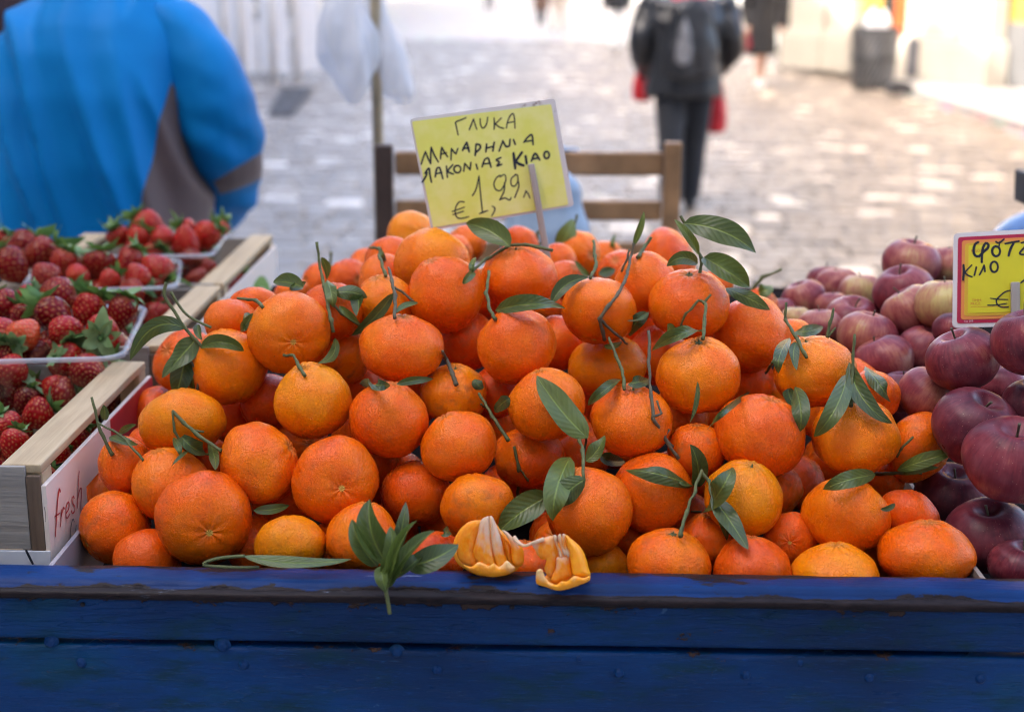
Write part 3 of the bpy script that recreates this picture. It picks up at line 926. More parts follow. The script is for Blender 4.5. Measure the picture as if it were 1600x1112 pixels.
# weighing scale and the blue cover at the right edge
sc_m = simple('charcoal_plastic', (.045, .046, .052), .5)
bx = onY(1604, 286, 2.05)
scale_ = empty('weighing_scale', (bx.x + .05, 2.05, .97), 'charcoal display head of a scale at the edge above the apple sign', 'scale')
box('display', (bx.x + .07, 2.05, bx.z), (.16, .05, .046), sc_m, scale_, Matrix.Rotation(radians(-4), 3, 'Y'), .004)
tube('post', [(bx.x + .1, 2.07, .93), (bx.x + .1, 2.07, bx.z)], .014, sc_m, scale_, 10)
box('base', (bx.x + .12, 2.1, .945), (.26, .24, .05), sc_m, scale_, None, .01)
cvp = onY(1668, 385, 2.2)
v, f = lathe([(0, .085)] + [(.125 * sin(t * pi / 16), .085 * cos(t * pi / 16)) for t in range(1, 9)] + [(.132, -.01), (.128, -.02), (0, -.02)], 32)
cov = link('round_tin', mesh('round_tin', [Vector(p) for p in v], f), simple('blue_enamel', (.03, .09, .24), .25, .4, 10), None, True)
cov.location = (cvp.x, 2.2, cvp.z - .02)
tag(cov, 'dark blue domed cover just behind the apple price sign', 'cover')
v, f = lathe([(0, -.42), (.09, -.42), (.1, -.40), (.12, -.02), (0, -.02)], 28)
link('tub', mesh('tub', [Vector(p) + Vector(cov.location) for p in v], f), sc_m, cov, True)
# ================================================================ the blue fruit cart
def onX(px, py, X):
    r = ray(px, py)
    return EYE + r * (X / r.x)
def m_bluepaint():
    b = NB('worn_blue_paint')
    c = b.coord()
    big = b.noise(b.mapping(c, (2.0, 2, 5)), 2.2, 3, .55)
    mid = b.noise(b.mapping(c, (3, 3, 9)), 5, 5, .65)
    col = b.ramp(big, [(.30, (.0004, .015, .052)), (.46, (.0004, .028, .112)), (.62, (.0005, .042, .165)), (.75, (.0008, .052, .105))])
    col = b.mix(b.ramp(mid, [(.50, 0.0), (.68, .8)]), col, (.001, .030, .040))
    fine = b.noise(b.mapping(c, (4, 4, 40)), 22, 5, .7)
    col = b.mix(b.ramp(fine, [(.57, 0.0), (.72, .7)]), col, (.006, .07, .26))
    scr = b.noise(b.mapping(c, (1, 1, 14)), 9, 2, .5, 1.6)
    col = b.mix(b.ramp(scr, [(.497, 0.0), (.5, .55), (.503, 0.0)]), col, (.02, .11, .28))
    # chips down to brown wood and to old primer, mostly along the upper edge of the board
    e = b.attr('edge', False)
    chip = b.math('ADD', b.noise(b.mapping(c, (1, 1, 1.6)), 26, 5, .7), b.math('MULTIPLY', e, .19))
    col = b.mix(b.ramp(chip, [(.675, 0.0), (.69, 1.0)]), col, (.055, .030, .022))
    chip2 = b.math('ADD', b.noise(b.vmath('ADD', c, (3.1, 1.7, .4)), 14, 5, .75), b.math('MULTIPLY', e, .12))
    col = b.mix(b.ramp(chip2, [(.715, 0.0), (.73, .8)]), col, (.045, .12, .24))
    b.set(color=col, rough=b.ramp(mid, [(.3, .24), (.7, .55)]), spec=.2)
    h = b.math('ADD', b.math('MULTIPLY', fine, .5), b.math('MULTIPLY', b.ramp(chip, [(.67, 1.0), (.71, 0.0)]), .8))
    h = b.math('ADD', h, b.math('MULTIPLY', b.ramp(scr, [(.49, 0.0), (.5, 1.0), (.51, 0.0)]), .5))
    b.bump(h, .8, .0018)
    return b.m
def m_lip():
    b = NB('worn_blue_lip')
    c = b.coord()
    e = b.attr('edge', False)
    w = b.noise(b.mapping(c, (3.2, 9, 9)), 3.0, 6, .68)
    f = b.noise(b.mapping(c, (14, 60, 60)), 5, 4, .7)
    blue = b.ramp(b.noise(b.mapping(c, (3, 1, 1)), 4, 3), [(.3, (.0004, .013, .058)), (.7, (.0008, .032, .145))])
    blue = b.mix(b.ramp(f, [(.5, 0.0), (.75, .6)]), blue, (.002, .02, .09))
    wood = b.ramp(f, [(.3, (.006, .004, .005)), (.7, (.024, .016, .017))])
    wear = b.math('ADD', w, b.math('MULTIPLY', e, .29))
    col = b.mix(b.ramp(wear, [(.57, 0.0), (.585, 1.0)]), blue, wood)
    pale = b.noise(b.mapping(b.vmath('ADD', c, (7.7, 0, 0)), (2.2, 14, 14)), 3.4, 6, .75)
    col = b.mix(b.ramp(pale, [(.66, 0.0), (.73, .75)]), col, (.36, .42, .55))
    b.set(color=col, rough=b.ramp(f, [(.3, .26), (.7, .5)]), spec=.12)
    h = b.math('ADD', b.math('MULTIPLY', f, .5), b.ramp(wear, [(.635, 1.0), (.665, 0.0)]))
    b.bump(h, .55, .0012)
    return b.m
M_BP, M_LIP = m_bluepaint(), m_lip()
LIPZ = onY(800, 893, 1.055).z
YF = 1.030
cart = empty('fruit_cart', (0, 1.03, 0), 'dark blue painted wooden cart with worn front boards under all the fruit', 'cart')
def edge_attr(me, fn):
    at = me.attributes.new('edge', 'FLOAT', 'POINT')
    at.data.foreach_set('value', [fn(v.co) for v in me.vertices])
def board(name, x0, x1, y0, y1, z0, z1, m, nx=140, nz=8, ef=None, seed=0):
    """front board: a fine grid on the front face, slightly uneven"""
    v, f = [], []
    rows = []
    prof = [(y1, z1 - .001), (y0 + .004, z1), (y0 + .0008, z1 - .0012), (y0, z1 - .004)]
    prof += [(y0, z1 - .004 + (z0 + .004 - z1 + .004) * k / nz) for k in range(1, nz + 1)]
    prof += [(y0 + .0008, z0 + .001), (y0 + .004, z0), (y1, z0)]
    for i in range(nx + 1):
        x = x0 + (x1 - x0) * i / nx
        row = []
        for (y, z) in prof:
            q = Vector((x * 6, seed, z * 20))
            row.append(len(v))
            v.append((x, y + noise.noise(q) * .0009, z + noise.noise(Vector((x * 5, seed + 9, 0))) * .0008))
        rows.append(row)
    for a, b_ in zip(rows, rows[1:]):
        for k in range(len(prof) - 1):
            f.append((a[k], a[k + 1], b_[k + 1], b_[k]))
    f.append(tuple(rows[0])); f.append(tuple(rows[-1])[::-1])
    me = mesh(name, v, f)
    if ef: edge_attr(me, ef)
    return link(name, me, m, cart, True)
XL, XR = -1.25, 1.15
zs1 = onY(800, 1009, YF).z
z_p2 = zs1 - .0045
board('plank', XL, XR, YF, YF + .02, zs1, LIPZ - .0135, M_BP, 160, 8, lambda c: max(0, 1 - (LIPZ - .0135 - c.z) / .014) * 1.0, 1)
board('plank', XL, XR, YF - .0012, YF + .02, z_p2 - .105, z_p2, M_BP, 160, 10, lambda c: max(0, 1 - (z_p2 - c.z) / .004) * .5, 5)
board('plank', XL, XR, YF, YF + .02, z_p2 - .215, z_p2 - .110, M_BP, 60, 6, lambda c: 0.0, 9)
board('plank', XL, XR, YF, YF + .02, z_p2 - .325, z_p2 - .220, M_BP, 60, 6, lambda c: 0.0, 13)
# capping rail with a rounded nosing
pr = [(1.058, LIPZ - .012), (1.0575, LIPZ - .001), (1.056, LIPZ), (1.046, LIPZ + .0004), (1.036, LIPZ + .0002), (1.0285, LIPZ - .0005), (1.0265, LIPZ - .0035), (1.0245, LIPZ - .005),
      (1.0205, LIPZ - .006), (1.0185, LIPZ - .0075), (1.018, LIPZ - .010), (1.019, LIPZ - .0125), (1.023, LIPZ - .0135), (1.050, LIPZ - .0135)]
v, f, rows = [], [], []
for i in range(221):
    x = XL + (XR - XL) * i / 220
    row = []
    for k, (y, z) in enumerate(pr):
        d = noise.noise(Vector((x * 14, k * .6, 2.0))) * .0006 + noise.noise(Vector((x * 45, k * .9, 7.0))) * .0004
        row.append(len(v)); v.append((x, y + d, z + d * .7))
    rows.append(row)
n = len(pr)
for a, b_ in zip(rows, rows[1:]):
    for k in range(n):
        k2 = (k + 1) % n
        f.append((a[k], a[k2], b_[k2], b_[k]))
f.append(tuple(rows[0])); f.append(tuple(rows[-1])[::-1])
me = mesh('capping_rail', v, f)
edge_attr(me, lambda c: (1.0 if c.y < 1.0225 else max(0, 1 - (c.y - 1.0225) / .006) * .55) + (max(0, 1 - (1.0575 - c.y) / .006) * .55))
link('capping_rail', me, M_LIP, cart, True)
# bolts with painted round heads and old nail holes
bp_prof = [(0, .0026), (.0010, .0030), (.0022, .0028), (.0034, .0017), (.0040, .0004), (.0046, -.0004), (.0058, -.001)]
v, f = lathe(bp_prof, 16); bolt_me = mesh('bolt', v, f); bolt_me.materials.append(M_BP); bolt_me.polygons.foreach_set('use_smooth', [True] * len(bolt_me.polygons))
RX = Matrix.Rotation(radians(90), 4, 'X')
def on_front(name, me, px, py, s=1.0, yoff=0.0):
    q = onY(px, py, YF - .0014 + yoff)
    o = bpy.data.objects.new(name, me)
    o.matrix_basis = Matrix.Translation(q) @ RX @ Matrix.Rotation(random.random() * 6, 4, 'Z') @ Matrix.Diagonal((s, s * random.uniform(.92, 1.05), s, 1))
    C.objects.link(o); child(o, cart)
for px, py in ((127, 1035), (381, 1038), (682, 1046), (967, 1051), (1165, 1054), (1358, 1058), (1532, 1060)): on_front('bolt', bolt_me, px, py, 1.0)
for px, py, s in ((80, 1003, 1.1), (347, 1008, 1.15), (620, 1018, 1.1), (905, 1028, .7), (1250, 1034, .8)): on_front('bolt', bolt_me, px, py, s, .001)
v, f = lathe([(0, .0012), (.0016, .001), (.0021, .0002), (.0023, -.001)], 10); nh = mesh('nail', v, f); nh.materials.append(simple('rusty_nail', (.012, .008, .008), .7))
for px, py in ((129, 944), (500, 936), (1085, 947), (1500, 952), (800, 948)): on_front('nail', nh, px, py, 1.0, .0014)
# bed, ends, back board, legs
M_BED = simple('dark_bed_board', (.010, .008, .008), .95, .3, 6, .3, 50, 0.0, .05)
BEDZ = H - .535
for k in range(9):
    y0 = 1.06 + k * .143
    box('bed_board', (0, y0 + .07, BEDZ - .011), (XR - XL - .04, .139, .022), M_BED, cart, None, .002)
box('end_board', (XL + .011, 1.69, LIPZ - .10), (.022, 1.27, .2), M_BP, cart, None, .003)
box('end_board', (XR - .011, 1.69, LIPZ - .10), (.022, 1.27, .2), M_BP, cart, None, .003)
zb = onY(1215, 452, 2.34).z
box('back_board', ((XL + XR)/2, 2.35, zb - .05), (XR - XL, .022, .1), M_BED, cart, None, .003)
for x in (XL + .06, XR - .06):
    for y in (1.1, 2.28): box('leg', (x, y, (BEDZ - .022) / 2), (.06, .06, BEDZ - .023), M_BP, cart, None, .004)
# sloping dark board under the heap and the thin dividers at its sides
M_CARD = simple('grey_card', (.36, .33, .35), .8, .12, 6, .15, 40)
M_CARDB = simple('brown_card_edge', (.24, .20, .17), .8, .2, 10, .2, 60)
Rr = Matrix.Rotation(radians(11), 3, 'X')
box('heap_board', (.02, 1.50, BEDZ + .07), (.72, .66, .012), M_BED, cart, Rr, .002)
box('heap_board', (.66, 1.52, BEDZ + .065), (.54, .70, .012), M_BED, cart, Matrix.Rotation(radians(9), 3, 'X'), .002)
da, db = onY(1538, 905, 1.07), onY(1425, 762, 1.30)
v = []
for p in (da, db, db + (db - da) * 1.6):
    for dx in (0, .004):
        v += [(p.x + dx, p.y, p.z), (p.x + dx, p.y, BEDZ)]
box_between('divider', Vector((da.x, da.y, (da.z + BEDZ) / 2)), Vector((da.x - .01, 2.25, (da.z + BEDZ) / 2)), da.z - BEDZ, .004, M_CARDB, cart, Vector((1, 0, 0)), .0005)
dl = onY(82, 879, 1.10)
zdl = dl.z
bm = bmesh.new()
box('divider', (dl.x, 1.24, (zdl + BEDZ) / 2), (.004, .34, zdl - BEDZ), M_CARD, cart, None, .0005)

# ================================================================ strawberry crates
def m_wood(name, light, dark, rough=.65):
    b = NB(name)
    c = b.shifted(b.coord())
    g = b.noise(b.mapping(c, (3, 60, 60)), 2.2, 5, .65, .4)
    n = b.noise(c, 16, 4, .6)
    col = b.ramp(g, [(.28, dark), (.5, tuple((a + q) / 2 for a, q in zip(light, dark))), (.72, light)])
    col = b.mix(b.math('MULTIPLY', n, .6), col, tuple(x * .55 for x in light))
    b.set(color=col, rough=rough, spec=.3)
    b.bump(g, .7, .0014)
    return b.m
M_WOODP = m_wood('pale_poplar', (.60, .46, .28), (.38, .27, .15))
M_WOODG = m_wood('grey_poplar', (.40, .37, .33), (.24, .21, .18))
M_WOODD = m_wood('brown_post', (.22, .15, .10), (.10, .065, .045))
M_PRINTW = simple('printed_white_board', (.80, .68, .58), .55, .06, 4, .08, 40)
M_FRONTW = simple('bluish_white_board', (.60, .62, .66), .5, .06, 5, .08, 40)
M_PRED = simple('red_print', (.42, .02, .025), .5, .15, 14)
M_PGREEN = simple('green_print', (.20, .36, .08), .5, .1, 10)
M_PBLUE = simple('dark_print', (.02, .025, .04), .5)
zr = onY(60, 727, 1.13).z
xr = onZ(60, 727, zr).x + .001
def crate(px0, py0, px1, py1, label, style):
    y0, y1 = onZ(px0, py0, zr).y, onZ(px1, py1, zr).y
    y0 += .002
    W = .30
    xl = xr - W
    e = empty('strawberry_crate', (xr - W / 2, (y0 + y1) / 2, BEDZ), label, 'crate', 'wooden strawberry crates')
    t, w = .008, .034
    ls = Vector((0, 0, 0))
    for x in (xr - w / 2, xl + w / 2):
        box_between('rail', (x, y0, zr - t / 2), (x, y1, zr - t / 2), w, t, M_WOODP, e, bevel=.0012, rough=.0006)
    ph = zr - t - .0005
    for x, s in ((xr - .011, 1), (xl + .011, -1)):
        for y in (y0 + .0145, y1 - .0125):
            box_between('post', (x, y, BEDZ + .001), (x, y, ph), .022, .024, M_WOODP if y < y0 + .1 else M_WOODP, e, Vector((0, 1, 0)), .0012)
    # end boards
    for yy in (y0 - .0022, y1 + .0022):
        zt = zr - .0005
        front = yy < (y0 + y1) / 2
        box_between('end_board', (xl + .002, yy, BEDZ + .075), (xr - .0165, yy, BEDZ + .075), .0045, (zt - BEDZ - .03), M_WOODG, e, Vector((0, 0, 1)), .001) if not front else \
            box_between('end_board', (xl + .002, yy, (zt + BEDZ + .056) / 2), (xr - .0125, yy, (zt + BEDZ + .056) / 2), .0045, zt - BEDZ - .056, M_WOODG, e, Vector((0, 0, 1)), .001)
        if front:
            box_between('corner_strip', (xr - .006, yy, BEDZ + .055), (xr - .006, yy, zr - t - .001), .012, .0045, M_WOODD, e, Vector((0, 1, 0)), .001)
            box_between('lower_board', (xl + .002, yy - .0015, BEDZ + .028), (xr + .004, yy - .0015, BEDZ + .028), .0035, .054, M_FRONTW, e, Vector((0, 0, 1)), .0006)
    # thin printed side board with a hand hole
    xp = xr + .0025
    ztop = onX(57, 770, xp).z
    def side(x, holed):
        hy0, hy1, hz0, hz1 = y0 + .100, y0 + .185, BEDZ + .050, BEDZ + .075
        ys_ = [y0 - .004, hy0, hy1, y1 + .004] if holed else [y0 - .004, y1 + .004]
        zs_ = [BEDZ + .002, hz0, hz1, ztop] if holed else [BEDZ + .002, ztop]
        bm = bmesh.new()
        for i in range(len(ys_) - 1):
            for j_ in range(len(zs_) - 1):
                if holed and i == 1 and j_ == 1: continue
                add_box(bm, (x, (ys_[i] + ys_[i+1]) / 2, (zs_[j_] + zs_[j_+1]) / 2), (.004, ys_[i+1] - ys_[i], zs_[j_+1] - zs_[j_]))
        bmesh.ops.remove_doubles(bm, verts=bm.verts, dist=1e-5)
        seen_ = {}
        for f_ in list(bm.faces):
            k = tuple(round(c, 5) for c in f_.calc_center_median())
            if k in seen_:
                bmesh.ops.delete(bm, geom=[g for g in (f_, seen_[k]) if g.is_valid], context='FACES')
            else: seen_[k] = f_
        return bm_mesh(bm)
    sp = link('side_board', side(xp, True), M_PRINTW, e)
    link('side_board', side(xl - .0025, True), M_PRINTW, e)
    box('bottom_board', (xr - W/2, (y0 + y1)/2, BEDZ + .004), (W - .01, y1 - y0 - .01, .005), M_WOODP, e, None, .001)
    xf = xp + .0024
    if style == 'fresh':
        box('printed_band', (xf, y0 + .262, (ztop + BEDZ + .055) / 2 - .0), (.0006, .155, ztop - BEDZ - .057), M_PRED, sp, None, 0)
        # lettering, strokes in picture units of the enlarged view
        S = lambda pts: [onX(40 + x / 4.275, 640 + y / 4.275, xf + .0004) for x, y in pts]
        L = [([(200, 842), (205, 760), (212, 640), (220, 560), (227, 530), (233, 545)], 7), ([(196, 712), (230, 688)], 5),
             ([(234, 776), (238, 720), (241, 668)], 6), ([(238, 720), (248, 672), (256, 650), (261, 662)], 5),
             ([(272, 690), (290, 655), (292, 625), (283, 618), (272, 650), (270, 700), (277, 724), (296, 694)], 5),
             ([(326, 590), (320, 578), (311, 592), (314, 622), (329, 645), (328, 675), (313, 690), (305, 672)], 5),
             ([(346, 652), (350, 560), (354, 470), (359, 412)], 6), ([(350, 590), (360, 540), (371, 522), (374, 560), (369, 640), (372, 680), (380, 655)], 5.5)]
        ribbons('lettering', [(S(p), w_ * 2.6 / 4.275 * 1.19 / F) for p, w_ in L], M_PRED, sp, Vector((1, 0, 0)))
        L2 = [([(298, 850), (301, 800), (309, 750), (317, 728), (325, 745)], 6), ([(334, 805), (338, 772)], 7), ([(125, 650), (132, 690), (131, 745)], 6), ([(506, 520), (506, 570)], 5)]
        ribbons('small_print', [(S(p), w_ * 1.7 / 4.275 * 1.19 / F) for p, w_ in L2], M_PBLUE, sp, Vector((1, 0, 0)))
        yy = y0 - .0022 - .0015 - .0022
        Sf = lambda pts: [onY(x, y, yy) for x, y in pts]
        ribbons('pen_mark', [(Sf([(41, 860), (46, 870), (51, 880)]), .0022)], M_PBLUE, e, Vector((0, -1, 0)))
    elif style == 'arcs':
        for (cy, cz, r0, r1, m) in ((y0 + .21, BEDZ + .0, .075, .092, M_PGREEN), (y0 + .21, BEDZ + .0, .035, .055, M_PRED)):
            v, f = [], []
            for k in range(17):
                a = pi * k / 16
                for r in (r0, r1): v.append((xf, cy + cos(a) * r * 1.3, min(ztop - .001, cz + .003 + sin(a) * r)))
            for k in range(16): f.append((2*k, 2*k + 1, 2*k + 3, 2*k + 2))
            link('printed_arc', mesh('printed_arc', v, f), m, sp)
    return e, y0, y1
def ribbons(name, strokes, m, parent, nrm, n=22):
    """flat pen strokes: a strip along each line with round ends"""
    v, f = [], []
    for pts, w in strokes:
        sp = spline(pts, n) if len(pts) > 2 else [Vector(p) for p in pts]
        k0 = len(v)
        prev = None
        for i, p in enumerate(sp):
            d = (sp[min(i + 1, len(sp) - 1)] - sp[max(i - 1, 0)])
            if d.length < 1e-9: d = prev or Vector((1, 0, 0))
            d.normalize(); prev = d
            s = nrm.cross(d).normalized() * (w / 2)
            t = i / max(1, len(sp) - 1)
            s *= .86 + .14 * sin(t * pi)
            v += [p + s, p - s]
        for i in range(len(sp) - 1):
            a = k0 + 2 * i
            f.append((a, a + 1, a + 3, a + 2))
        for p, up_ in ((sp[0], 0), (sp[-1], 1)):
            k = len(v)
            d = nrm.orthogonal().normalized(); q = nrm.cross(d)
            v += [p + (d * cos(a * pi / 5) + q * sin(a * pi / 5)) * (w * .43) + nrm * .00003 * (1 + up_) for a in range(10)]
            f.append(tuple(range(k, k + 10)))
    return link(name, mesh(name, v, f), m, parent)
c1, c1a, c1b = crate(60, 727, 224, 564, 'front strawberry crate printed with the red word fresh, touching the blue cart front', 'fresh')
c2, c2a, c2b = crate(252, 541, 352, 446, 'middle strawberry crate of plain pale wood, between the other two crates', 'plain')
c3, c3a, c3b = crate(350, 443, 425, 367, 'rearmost strawberry crate with green and red arcs printed on its side', 'arcs')
# ================================================================ mandarins
def m_mandarin():
    b = NB('mandarin_peel')
    c = b.coord()
    cs = b.shifted(c)
    t = b.attr('tone')
    n1 = b.noise(cs, 1.1, 3, .55)
    n2 = b.noise(cs, 3.2, 4, .6)
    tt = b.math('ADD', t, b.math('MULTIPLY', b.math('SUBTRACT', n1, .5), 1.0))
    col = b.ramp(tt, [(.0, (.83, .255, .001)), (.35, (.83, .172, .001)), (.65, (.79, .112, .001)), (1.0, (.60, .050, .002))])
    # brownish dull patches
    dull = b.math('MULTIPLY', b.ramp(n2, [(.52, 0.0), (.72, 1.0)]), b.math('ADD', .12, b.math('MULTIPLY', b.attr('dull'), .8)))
    col = b.mix(dull, col, (.36, .10, .025))
    # oil glands
    vor = b.voronoi(c, 34, 'F1', 'Distance')
    pore = b.ramp(vor, [(.0, 1.0), (.32, 0.0)])
    col = b.mix(b.math('MULTIPLY', pore, .16), col, (.52, .10, .01))
    # pale scars and dark specks
    sp = b.noise(b.vmath('ADD', cs, (9, 4, 2)), 5.5, 5, .7)
    col = b.mix(b.ramp(sp, [(.67, 0.0), (.74, .6)]), col, (.72, .36, .14))
    sc = b.noise(b.vmath('ADD', cs, (2, 8, 5)), 9, 4, .75)
    col = b.mix(b.ramp(sc, [(.69, 0.0), (.75, .75)]), col, (.10, .045, .02))
    # the two poles: pale navel dot, greyish-brown stem end
    sx = b.n.new('ShaderNodeSeparateXYZ'); b.link(c, sx.inputs[0])
    rho = b.math('SQRT', b.math('ADD', b.math('MULTIPLY', sx.outputs[0], sx.outputs[0]), b.math('MULTIPLY', sx.outputs[1], sx.outputs[1])))
    low = b.math('LESS_THAN', sx.outputs[2], 0.0); high = b.math('GREATER_THAN', sx.outputs[2], 0.0)
    nav = b.math('MULTIPLY', b.ramp(rho, [(.055, 1.0), (.085, 0.0)]), low)
    col = b.mix(b.math('MULTIPLY', nav, .9), col, (.72, .48, .10))
    ang = b.n.new('ShaderNodeMath'); ang.operation = 'ARCTAN2'; b.link(sx.outputs[1], ang.inputs[0]); b.link(sx.outputs[0], ang.inputs[1])
    rad = b.math('SINE', b.math('ADD', b.math('MULTIPLY', ang.outputs[0], 9.0), b.math('MULTIPLY', n2, 9.0)))
    ring = b.ramp(rho, [(.08, 1.0), (.36, 0.0)])
    rr = b.math('MULTIPLY', b.math('MULTIPLY', b.math('GREATER_THAN', rad, .15), ring), .07)
    col = b.mix(rr, col, (.62, .09, .02))
    stm = b.math('MULTIPLY', b.math('MULTIPLY', b.ramp(b.math('ADD', rho, b.math('MULTIPLY', b.math('SUBTRACT', n2, .5), .35)), [(.10, 1.0), (.30, 0.0)]), high), .5)
    col = b.mix(stm, col, (.40, .20, .05))
    # thin waxy bloom
    bl = b.ramp(b.noise(b.vmath('ADD', cs, (1, 1, 7)), 2.0, 4, .6), [(.55, 0.0), (.85, .05)])
    col = b.mix(bl, col, (.70, .30, .22))
    b.set(color=col, rough=b.ramp(n2, [(.3, .20), (.7, .36)]), spec=.24, sss=.06)
    b.p.inputs['Subsurface Radius'].default_value = (.006, .0022, .0006)
    b.p.inputs['Subsurface Scale'].default_value = 1.0
    h = b.math('ADD', b.math('MULTIPLY', b.ramp(vor, [(.0, 0.0), (.35, 1.0)]), .7), b.math('MULTIPLY', b.noise(cs, 15, 3, .6), .45))
    h = b.math('ADD', h, b.math('MULTIPLY', b.math('MULTIPLY', rad, ring), .22))
    b.bump(h, .70, .0024)
    return b.m
M_MAND = m_mandarin()
BPOL = .82
def mandarin_mesh(seed, neck, lump):
    r = random.Random(seed)
    off = Vector((r.uniform(0, 50), r.uniform(0, 50), r.uniform(0, 50)))
    ne, seg = 38, 56
    v, f = [], []
    def pt(th, ph):
        x = sin(th); z = cos(th) * BPOL
        p = Vector((x * cos(ph), x * sin(ph), z))
        e1 = math.exp(-(th / .42) ** 2); e2 = math.exp(-(th / .13) ** 2); e3 = math.exp(-((pi - th) / .20) ** 2)
        k = 1 + lump * noise.noise(p * 1.25 + off) + lump * .45 * noise.noise(p * 2.7 + off)
        k *= 1 + .016 * cos(9 * ph + off.x) * math.exp(-((th - .28) / .25) ** 2) + .010 * cos(8 * ph + off.y) * math.exp(-((pi - th - .3) / .25) ** 2)
        p *= k
        p.z += neck * e1 - .075 * e2 + .055 * e3
        return p
    v.append(pt(0, 0))
    for i in range(1, ne):
        th = pi * i / ne
        for j in range(seg): v.append(pt(th, 2 * pi * j / seg))
    v.append(pt(pi, 0))
    for j in range(seg):
        j2 = (j + 1) % seg
        f.append((0, 1 + j, 1 + j2))
        for i in range(ne - 2):
            a = 1 + i * seg
            f.append((a + j, a + seg + j, a + seg + j2, a + j2))
        a = 1 + (ne - 2) * seg
        f.append((a + j, len(v) - 1, a + j2))
    me = mesh('mandarin', v, f)
    me.materials.append(M_MAND)
    me.polygons.foreach_set('use_smooth', [True] * len(me.polygons))
    return me
MM = [mandarin_mesh(s, nk, lp) for s, nk, lp in ((1, .0, .055), (2, .05, .065), (3, .08, .06), (4, .02, .085), (5, -.02, .07), (6, .04, .095), (7, .0, .075), (8, .06, .08), (9, .03, .06))]
M_TWIG = m_wood('green_twig', (.15, .17, .06), (.055, .065, .028))
M_TWIGB = m_wood('grey_twig', (.16, .14, .085), (.05, .045, .028))
v, f = lathe([(0, .075), (.016, .07), (.022, .03), (.03, .012), (.075, .004), (.10, -.012), (.07, -.03), (0, -.03)], 10)
v = [Vector(p) * 1.0 for p in v]
for i, p in enumerate(v):
    a = atan2(p.y, p.x); q = 1 + .35 * cos(5 * a) if sqrt(p.x**2 + p.y**2) > .06 else 1
    v[i] = Vector((p.x * q, p.y * q, p.z))
CALYX = mesh('stem', v, f); CALYX.materials.append(M_TWIG); CALYX.polygons.foreach_set('use_smooth', [True] * len(CALYX.polygons))

